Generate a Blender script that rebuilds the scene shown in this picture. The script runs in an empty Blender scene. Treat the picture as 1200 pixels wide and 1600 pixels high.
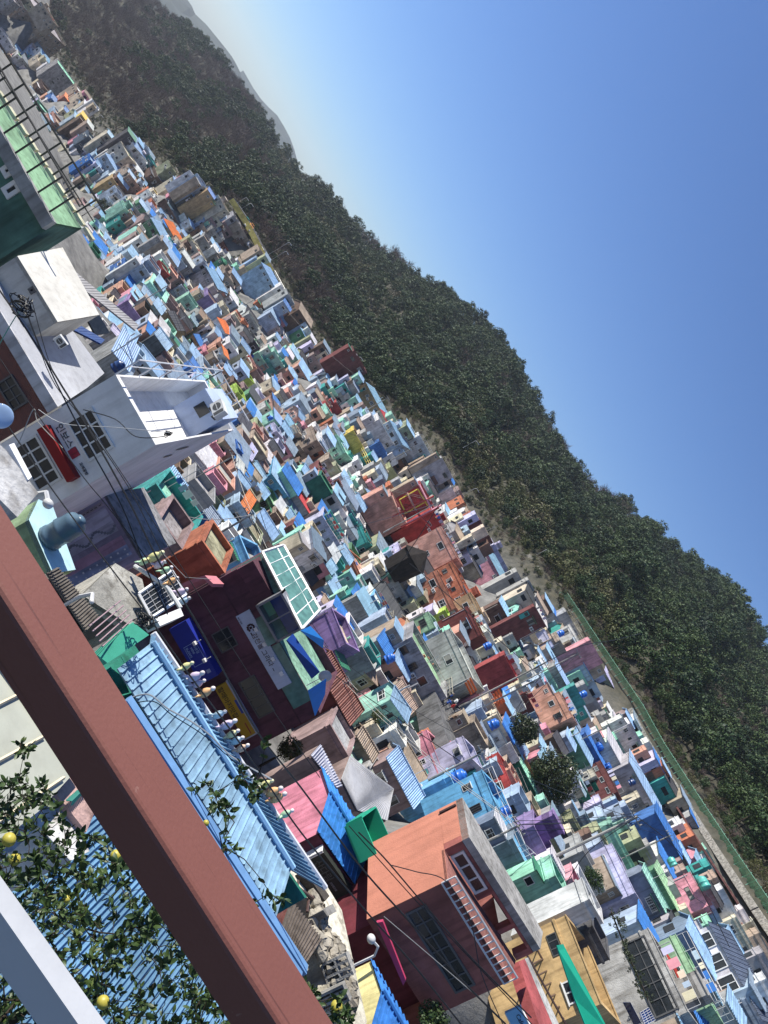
import bpy, math, random
import numpy as np
from mathutils import Vector, Matrix
random.seed(7)
SC = bpy.context.scene
COL = SC.collection
R = math.radians
# ------------------------------------------------------------------ camera
F = 1200.0                       # focal length in pixels of the 1200 x 1600 photograph
PITCH, ROLL = R(6.5), R(29.0)
CAM = Vector((0, 0, 60.0))
FWD = Vector((0, math.cos(PITCH), -math.sin(PITCH)))
UPC = Vector((0, math.sin(PITCH), math.cos(PITCH)))
XR = Vector((1, 0, 0))
cr = XR * math.sin(ROLL) + UPC * math.cos(ROLL)      # image right
cu = -XR * math.cos(ROLL) + UPC * math.sin(ROLL)     # image up
cam_d = bpy.data.cameras.new('camera')
cam = bpy.data.objects.new('camera', cam_d); COL.objects.link(cam)
m = Matrix((cr, cu, -FWD)).transposed().to_4x4(); m.translation = CAM
cam.matrix_world = m
cam_d.sensor_fit = 'VERTICAL'; cam_d.sensor_height = 24.0; cam_d.lens = 18.0
cam_d.clip_start = 0.05; cam_d.clip_end = 20000
SC.camera = cam
# ------------------------------------------------------------------ sky, sun, exposure
SUN_AZ, SUN_EL = R(-79), R(46)   # azimuth from +Y towards +X
w = bpy.data.worlds.new("World"); SC.world = w; w.use_nodes = True
nt = w.node_tree; nt.nodes.clear()
o_ = nt.nodes.new('ShaderNodeOutputWorld'); b_ = nt.nodes.new('ShaderNodeBackground'); s_ = nt.nodes.new('ShaderNodeTexSky')
s_.sky_type = 'NISHITA'; s_.sun_disc = False; s_.sun_elevation = SUN_EL; s_.sun_rotation = SUN_AZ
s_.altitude = 0; s_.air_density = 1.0; s_.dust_density = 0.25; s_.ozone_density = 1.6
b_.inputs['Strength'].default_value = 0.068
tn = nt.nodes.new('ShaderNodeMix'); tn.data_type = 'RGBA'; tn.blend_type = 'MULTIPLY'; tn.inputs[0].default_value = 1; tn.inputs[7].default_value = (.70, .90, 1.27, 1)
nt.links.new(s_.outputs[0], tn.inputs[6]); nt.links.new(tn.outputs[2], b_.inputs[0]); nt.links.new(b_.outputs[0], o_.inputs[0])
sl = bpy.data.lights.new('sun', 'SUN'); sl.energy = 5.0; sl.angle = R(0.5); sl.color = (1.0, 0.95, 0.86)
so = bpy.data.objects.new('sun', sl); COL.objects.link(so)
sd = Vector((math.sin(SUN_AZ) * math.cos(SUN_EL), math.cos(SUN_AZ) * math.cos(SUN_EL), math.sin(SUN_EL)))
so.rotation_euler = (-sd).to_track_quat('-Z', 'Y').to_euler(); so.location = (0, 0, 300)
vs = SC.view_settings; vs.view_transform = 'Standard'; vs.look = 'None'; vs.gamma = 1; vs.exposure = 0.6; vs.use_curve_mapping = False
SC.cycles.max_bounces = 6; SC.cycles.diffuse_bounces = 3; SC.cycles.glossy_bounces = 3; SC.cycles.transmission_bounces = 4
SC.cycles.transparent_max_bounces = 8; SC.cycles.use_denoising = True
# ------------------------------------------------------------------ pixel helpers
def ab(px, py):
    dx, dy = px - 600.0, py - 800.0
    s, c = math.sin(ROLL), math.cos(ROLL)
    return (dx * s + dy * c) / F, (dx * c - dy * s) / F
def ray(px, py):
    a, b = ab(px, py)
    return XR * a + FWD + UPC * b
def at(px, py, D): return CAM + ray(px, py) * D
def onz(px, py, z):
    r = ray(px, py); return CAM + r * ((z - CAM.z) / r.z)
def onplane(px, py, P, n):
    r = ray(px, py); return CAM + r * ((P - CAM).dot(n) / r.dot(n))
# ------------------------------------------------------------------ materials
def new_mat(name):
    m = bpy.data.materials.new(name); m.use_nodes = True; m.node_tree.nodes.clear(); return m
def N(nt, t, **k):
    n = nt.nodes.new(t)
    for a, v in k.items(): setattr(n, a, v)
    return n
def mixc(nt, fac, a, b, mode='MIX'):
    n = N(nt, 'ShaderNodeMix', data_type='RGBA', blend_type=mode)
    for s, v in ((0, fac), (6, a), (7, b)):
        if isinstance(v, (int, float, tuple)): n.inputs[s].default_value = v
        else: nt.links.new(v, n.inputs[s])
    return n.outputs[2]
def paint_mat(name, rough=0.85, stain=0.35, stripes=0, bump=0.25, color=None, attr=None, spec=0.3, scale=1.0, metal=0):
    m = new_mat(name); nt = m.node_tree; L = nt.links.new
    out = N(nt, 'ShaderNodeOutputMaterial'); p = N(nt, 'ShaderNodeBsdfPrincipled'); L(p.outputs[0], out.inputs[0])
    tc = N(nt, 'ShaderNodeTexCoord'); oi = N(nt, 'ShaderNodeObjectInfo')
    off = N(nt, 'ShaderNodeVectorMath', operation='ADD'); L(tc.outputs['Object'], off.inputs[0])
    mul = N(nt, 'ShaderNodeVectorMath', operation='SCALE'); cmb = N(nt, 'ShaderNodeCombineXYZ')
    L(oi.outputs['Random'], cmb.inputs[0]); L(oi.outputs['Random'], cmb.inputs[1]); L(cmb.outputs[0], mul.inputs[0]); mul.inputs['Scale'].default_value = 90
    L(mul.outputs[0], off.inputs[1])
    if attr:
        ca = N(nt, 'ShaderNodeAttribute', attribute_name=attr); base = ca.outputs['Color']
    elif color: 
        rgb = N(nt, 'ShaderNodeRGB'); rgb.outputs[0].default_value = (*color, 1); base = rgb.outputs[0]
    else: base = oi.outputs['Color']
    n1 = N(nt, 'ShaderNodeTexNoise'); n1.inputs['Scale'].default_value = 0.55 * scale; n1.inputs['Detail'].default_value = 6; n1.inputs['Roughness'].default_value = .65
    L(off.outputs[0], n1.inputs['Vector'])
    st = N(nt, 'ShaderNodeVectorMath', operation='MULTIPLY'); L(off.outputs[0], st.inputs[0]); st.inputs[1].default_value = (3.5, 3.5, 0.35)
    n2 = N(nt, 'ShaderNodeTexNoise'); n2.inputs['Scale'].default_value = 1.2 * scale; n2.inputs['Detail'].default_value = 5; L(st.outputs[0], n2.inputs['Vector'])
    r1 = N(nt, 'ShaderNodeValToRGB'); r1.color_ramp.elements[0].position = .38; r1.color_ramp.elements[0].color = (1 - stain,) * 3 + (1,)
    r1.color_ramp.elements[1].position = .62; r1.color_ramp.elements[1].color = (1.05, 1.05, 1.05, 1); L(n1.outputs[0], r1.inputs[0])
    r2 = N(nt, 'ShaderNodeValToRGB'); r2.color_ramp.elements[0].position = .3; r2.color_ramp.elements[0].color = (1 - stain * 1.15, 1 - stain * 1.2, 1 - stain * 1.25, 1)
    r2.color_ramp.elements[1].position = .52; r2.color_ramp.elements[1].color = (1, 1, 1, 1); L(n2.outputs[0], r2.inputs[0])
    c = mixc(nt, 1.0, base, r1.outputs[0], 'MULTIPLY'); c = mixc(nt, 0.8, c, r2.outputs[0], 'MULTIPLY')
    h = n1.outputs[0]
    if stripes:
        wv = N(nt, 'ShaderNodeTexWave', wave_type='BANDS', bands_direction='X', wave_profile='SIN'); wv.inputs['Scale'].default_value = stripes
        L(tc.outputs['Object'], wv.inputs['Vector'])
        ad = N(nt, 'ShaderNodeMath', operation='MULTIPLY_ADD'); L(wv.outputs['Fac'], ad.inputs[0]); ad.inputs[1].default_value = 2.0; L(n1.outputs[0], ad.inputs[2]); h = ad.outputs[0]
    n3 = N(nt, 'ShaderNodeTexNoise'); n3.inputs['Scale'].default_value = 14 * scale; n3.inputs['Detail'].default_value = 4; L(off.outputs[0], n3.inputs['Vector'])
    a2 = N(nt, 'ShaderNodeMath', operation='ADD'); L(h, a2.inputs[0]); L(n3.outputs[0], a2.inputs[1])
    bp = N(nt, 'ShaderNodeBump'); bp.inputs['Strength'].default_value = bump; bp.inputs['Distance'].default_value = .05 if not stripes else .06
    L(a2.outputs[0], bp.inputs['Height']); L(bp.outputs[0], p.inputs['Normal'])
    L(c, p.inputs['Base Color']); p.inputs['Roughness'].default_value = rough; p.inputs['Specular IOR Level'].default_value = spec
    p.inputs['Metallic'].default_value = metal
    return m
M = {}
M['wall'] = paint_mat('painted_render', .88, .40)
M['rough'] = paint_mat('weathered_render', .92, .5, bump=.6)
M['sheet'] = paint_mat('roof_sheet', .5, .22, stripes=1.6, bump=.6, spec=.4)
M['metal'] = paint_mat('painted_metal', .45, .15, bump=.05, spec=.5)
M['cleanwall'] = paint_mat('clean_render', .85, .16)
M['aged'] = paint_mat('aged_sheet', .5, .38, bump=.15, spec=.4)
M['plain'] = paint_mat('plain_paint', .6, .1, bump=.05)
M['plastic'] = paint_mat('plastic', .35, .12, bump=.02, spec=.5)
M['stuffw'] = paint_mat('town_paint', .88, .3, attr='Col')
M['frame'] = paint_mat('window_frame', .5, .1, color=(.62, .62, .6), bump=.02)
M['dframe'] = paint_mat('dark_frame', .5, .1, color=(.09, .09, .09), bump=.02)
def glass_mat(name, col, rough):
    m = new_mat(name); nt = m.node_tree; out = N(nt, 'ShaderNodeOutputMaterial'); p = N(nt, 'ShaderNodeBsdfPrincipled'); nt.links.new(p.outputs[0], out.inputs[0])
    tc = N(nt, 'ShaderNodeTexCoord'); n = N(nt, 'ShaderNodeTexNoise'); n.inputs['Scale'].default_value = 2.5; n.inputs['Detail'].default_value = 3; nt.links.new(tc.outputs['Object'], n.inputs['Vector'])
    c = mixc(nt, n.outputs[0], (*[x * .35 for x in col], 1), (*[x * 1.6 for x in col], 1)); nt.links.new(c, p.inputs['Base Color'])
    p.inputs['Roughness'].default_value = rough; p.inputs['Specular IOR Level'].default_value = .6
    return m
M['glass'] = glass_mat('window_glass', (.018, .022, .026), .1)
def brick_mat():
    m = new_mat('brick'); nt = m.node_tree; L = nt.links.new; out = N(nt, 'ShaderNodeOutputMaterial'); p = N(nt, 'ShaderNodeBsdfPrincipled'); L(p.outputs[0], out.inputs[0])
    tc = N(nt, 'ShaderNodeTexCoord'); sp = N(nt, 'ShaderNodeSeparateXYZ'); L(tc.outputs['Object'], sp.inputs[0])
    ad = N(nt, 'ShaderNodeMath', operation='ADD'); L(sp.outputs[0], ad.inputs[0]); L(sp.outputs[1], ad.inputs[1])
    cb = N(nt, 'ShaderNodeCombineXYZ'); L(ad.outputs[0], cb.inputs[0]); L(sp.outputs[2], cb.inputs[1])
    br = N(nt, 'ShaderNodeTexBrick'); br.inputs['Scale'].default_value = 4.5; br.inputs['Color1'].default_value = (.16, .05, .035, 1); br.inputs['Color2'].default_value = (.09, .03, .025, 1)
    br.inputs['Mortar'].default_value = (.2, .17, .15, 1); br.inputs['Mortar Size'].default_value = .012; L(cb.outputs[0], br.inputs['Vector'])
    L(br.outputs[0], p.inputs['Base Color']); p.inputs['Roughness'].default_value = .9; return m
M['brick'] = brick_mat()
# ------------------------------------------------------------------ mesh builder
class MB:
    def __init__(s): s.v = []; s.f = []; s.m = []
    def quad(s, a, b, c, d, mi=0):
        i = len(s.v); s.v += [tuple(a), tuple(b), tuple(c), tuple(d)]; s.f.append((i, i + 1, i + 2, i + 3)); s.m.append(mi)
    def poly(s, pts, mi=0):
        i = len(s.v); s.v += [tuple(p) for p in pts]; s.f.append(tuple(range(i, i + len(pts)))); s.m.append(mi)
    def box(s, x0, x1, y0, y1, z0, z1, mi=0, top=None):
        i = len(s.v)
        s.v += [(x0, y0, z0), (x1, y0, z0), (x1, y1, z0), (x0, y1, z0), (x0, y0, z1), (x1, y0, z1), (x1, y1, z1), (x0, y1, z1)]
        for k, q in enumerate(((0, 3, 2, 1), (4, 5, 6, 7), (0, 1, 5, 4), (1, 2, 6, 5), (2, 3, 7, 6), (3, 0, 4, 7))):
            s.f.append(tuple(i + j for j in q)); s.m.append(top if (k == 1 and top is not None) else mi)
    def obox(s, O, u, v, w, mi=0):          # box from an origin and three edge vectors
        O, u, v, w = Vector(O), Vector(u), Vector(v), Vector(w); i = len(s.v)
        s.v += [tuple(p) for p in (O, O + u, O + u + v, O + v, O + w, O + u + w, O + u + v + w, O + v + w)]
        for q in ((0, 3, 2, 1), (4, 5, 6, 7), (0, 1, 5, 4), (1, 2, 6, 5), (2, 3, 7, 6), (3, 0, 4, 7)):
            s.f.append(tuple(i + j for j in q)); s.m.append(mi)
    def slab(s, pts, t, mi=0, mtop=None):   # polygon thickened downward by t (t may be a vector)
        t = Vector((0, 0, -t)) if isinstance(t, (int, float)) else Vector(t)
        pts = [Vector(p) for p in pts]; n = len(pts); i = len(s.v)
        s.v += [tuple(p) for p in pts] + [tuple(p + t) for p in pts]
        s.f.append(tuple(i + k for k in range(n))); s.m.append(mi if mtop is None else mtop)
        s.f.append(tuple(i + n + k for k in reversed(range(n)))); s.m.append(mi)
        for k in range(n):
            k2 = (k + 1) % n; s.f.append((i + k, i + n + k, i + n + k2, i + k2)); s.m.append(mi)
    def tube(s, P, r, n=6, mi=0, taper=None):
        P = [Vector(p) for p in P]; i0 = len(s.v)
        for k, p in enumerate(P):
            d = (P[min(k + 1, len(P) - 1)] - P[max(k - 1, 0)]).normalized()
            a = d.cross(Vector((0, 0, 1)))
            if a.length < 1e-3: a = d.cross(Vector((1, 0, 0)))
            a.normalize(); b = d.cross(a)
            rr = r if taper is None else r + (taper - r) * k / (len(P) - 1)
            for j in range(n):
                t = 2 * math.pi * j / n; s.v.append(tuple(p + a * (math.cos(t) * rr) + b * (math.sin(t) * rr)))
        for k in range(len(P) - 1):
            for j in range(n):
                j2 = (j + 1) % n; s.f.append((i0 + k * n + j, i0 + k * n + j2, i0 + (k + 1) * n + j2, i0 + (k + 1) * n + j)); s.m.append(mi)
        s.f.append(tuple(i0 + j for j in reversed(range(n)))); s.m.append(mi)
        s.f.append(tuple(i0 + (len(P) - 1) * n + j for j in range(n))); s.m.append(mi)
    def ball(s, c, rx, ry=None, rz=None, n=10, k=6, mi=0, jit=0):
        ry = ry or rx; rz = rz or rx; i0 = len(s.v)
        for a in range(k + 1):
            th = math.pi * a / k
            for b in range(n):
                ph = 2 * math.pi * b / n; q = 1 + (random.uniform(-jit, jit) if jit else 0)
                s.v.append((c[0] + rx * q * math.sin(th) * math.cos(ph), c[1] + ry * q * math.sin(th) * math.sin(ph), c[2] + rz * q * math.cos(th)))
        for a in range(k):
            for b in range(n):
                b2 = (b + 1) % n; s.f.append((i0 + a * n + b, i0 + (a + 1) * n + b, i0 + (a + 1) * n + b2, i0 + a * n + b2)); s.m.append(mi)
    def mesh(s, name, mats, smooth=False):
        me = bpy.data.meshes.new(name); me.from_pydata(s.v, [], s.f)
        for mm in mats: me.materials.append(M[mm] if isinstance(mm, str) else mm)
        me.polygons.foreach_set('material_index', s.m)
        if smooth: me.polygons.foreach_set('use_smooth', [True] * len(s.f))
        me.update(); return me
    def build(s, name, mats, parent=None, color=(1, 1, 1), loc=(0, 0, 0), rot=(0, 0, 0), smooth=False):
        if isinstance(mats, str) or not isinstance(mats, (list, tuple)): mats = [mats]
        if parent is not None and 'org' in WORLD.get(parent.name, {}):
            O = WORLD[parent.name]['org']; s.v = [(a - O[0], b - O[1], c - O[2]) for a, b, c in s.v]
        return link(name, s.mesh(name, mats, smooth), parent, color, loc, rot)
WORLD = {}    # things whose parts are given in world coordinates
def link(name, me, parent=None, color=(1, 1, 1), loc=(0, 0, 0), rot=(0, 0, 0), scale=(1, 1, 1)):
    o = bpy.data.objects.new(name, me); COL.objects.link(o); o.parent = parent
    o.location = loc; o.rotation_euler = rot; o.scale = scale; o.color = (*color[:3], 1); return o
def tag(o, label=None, cat=None, group=None, kind=None):
    if label: o['label'] = label
    if cat: o['category'] = cat
    if group: o['group'] = group
    if kind: o['kind'] = kind
    return o
def thing(name, label, cat, loc=(0, 0, 0), rz=0, group=None, world=False):
    o = bpy.data.objects.new(name, None); COL.objects.link(o); o.location = loc; o.rotation_euler = (0, 0, rz); o.empty_display_size = .3
    tag(o, label, cat, group)
    if world: WORLD[o.name] = {'org': tuple(loc)}
    return o
def wthing(name, label, cat, org, group=None): return thing(name, label, cat, tuple(org), 0, group, True)
C = dict(wh=(.74,.73,.71), cr=(.66,.58,.43), gy=(.40,.40,.39), dg=(.11,.11,.115), bl=(.16,.46,.72), bb=(.04,.17,.50), nb=(.40,.50,.62),
  tq=(.06,.34,.31), mt=(.34,.68,.52), gr=(.13,.33,.17), dgn=(.03,.20,.12), lm=(.46,.66,.08), ol=(.38,.40,.24), ye=(.78,.56,.08), oc=(.52,.35,.17),
  tc=(.50,.18,.10), sa=(.66,.35,.26), pk=(.74,.32,.38), rd=(.44,.065,.06), mr=(.19,.055,.05), br=(.19,.12,.09), tn=(.42,.33,.25), pu=(.29,.20,.42),
  li=(.56,.54,.72), mv=(.36,.25,.24), sl=(.10,.13,.18), gb=(.22,.29,.37), S=(.30,.47,.66), B=(.05,.20,.54), W=(.62,.62,.62), G=(.05,.23,.13),
  g=(.34,.60,.34), O=(.84,.22,.05), R=(.58,.06,.07), MR=(.20,.07,.05), dk=(.065,.065,.075), ms=(.36,.34,.22))
CW = dict(wh='white', cr='cream', gy='grey', dg='dark grey', bl='sky blue', bb='deep blue', nb='pale blue', tq='teal', mt='mint green', gr='green', dgn='dark green',
  lm='lime green', ol='olive', ye='yellow', oc='ochre', tc='terracotta', sa='salmon', pk='pink', rd='red', mr='maroon', br='brown', tn='tan', pu='purple', li='lilac',
  mv='dusky pink', sl='slate', gb='slate blue', S='light blue', B='bright blue', W='pale grey', G='green', g='pale green', O='orange', R='red', MR='maroon', dk='black', ms='mossy')
# ------------------------------------------------------------------ terrain (polar sheet round the camera)
def pz(px, py, D):
    p = at(px, py, D); return (math.atan2(p.x, p.y), math.hypot(p.x, p.y), p.z)
BND = [(-60,-90,600),(20,-20,560),(80,40,510),(100,85,465),(135,150,405),(180,200,370),(230,230,345),(300,290,320),(345,310,315),(390,355,310),(440,430,300),(490,510,290),
 (545,590,270),(600,630,262),(640,655,255),(690,690,245),(730,760,235),(780,830,215),(840,880,200),(880,930,188),(930,1010,175),(985,1095,160),(1040,1180,148),
 (1100,1260,135),(1160,1350,118),(1200,1415,105),(1270,1510,92),(1340,1600,84)]
RDG = [(100,-180,900),(200,-60,850),(254,8,800),(288,33,790),(317,54,780),(346,88,760),(367,117,745),(383,138,735),(404,167,720),(421,200,700),(450,246,680),(471,271,665),(504,292,645),
 (529,321,625),(558,354,605),(588,377,585),(621,400,565),(658,437,545),(697,454,525),(735,485,510),(775,522,495),(803,555,485),(825,600,480),(843,637,475),(867,679,465),
 (887,708,460),(917,746,450),(946,767,440),(975,787,432),(992,808,425),(1025,827,418),(1054,858,412),(1083,875,405),(1117,900,400),(1154,930,392),(1164,948,388),(1179,960,384),(1200,1015,375),(1240,1090,365),(1320,1200,350)]
bp_ = np.array(sorted(pz(*p) for p in BND)); rp_ = np.array(sorted(pz(*p) for p in RDG))
def bnd(phi): return np.interp(phi, bp_[:, 0], bp_[:, 1]), np.interp(phi, bp_[:, 0], bp_[:, 2])
def rdg(phi): return np.interp(phi, rp_[:, 0], rp_[:, 1]), np.interp(phi, rp_[:, 0], rp_[:, 2])
DF = [(50,100,410),(100,220,330),(180,350,245),(145,265,290),(130,225,310),(250,250,320),(95,130,370),(60,50,420),(300,330,280),(370,370,300),(200,480,150),(300,420,235),(400,450,275),(460,510,270),
 (310,520,190),(300,600,140),(350,560,185),(480,690,165),(420,560,225),(500,550,255),(540,620,235),(600,600,260),(560,680,200),(650,700,225),(700,760,215),(620,800,175),(690,880,150),(640,900,138),
 (750,900,185),(480,760,135),(430,740,130),(480,860,108),(340,700,105),(350,780,90),(320,830,76),(530,880,125),(560,840,148),(525,990,82),(560,1030,84),(620,1060,92),(700,1020,106),(760,1000,128),
 (820,960,150),(880,950,172),(870,1080,128),(900,1030,150),(960,1060,165),(1000,1120,150),(600,1150,78),(670,1180,84),(830,1200,98),(940,1200,122),(1020,1200,132),(1080,1250,130),(960,1370,80),
 (1000,1310,98),(1100,1400,92),(1150,1500,78),(1060,1500,62),(900,1480,46),(1100,1310,118),(1180,1420,95),(1000,1560,52),(1180,1590,64),(860,1380,55),(780,1250,66),(180,560,62),(120,380,200),(40,200,300),(230,430,165),(230,540,120),(300,740,78),(440,1120,60),(760,1130,96)]
DFA = np.array(DF, float)
def depth(px, py):
    d2 = (DFA[:, 0] - px) ** 2 + (DFA[:, 1] - py) ** 2 + 60
    wt = d2 ** -1.6; return float(np.exp((wt * np.log(DFA[:, 2])).sum() / wt.sum()))
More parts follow.
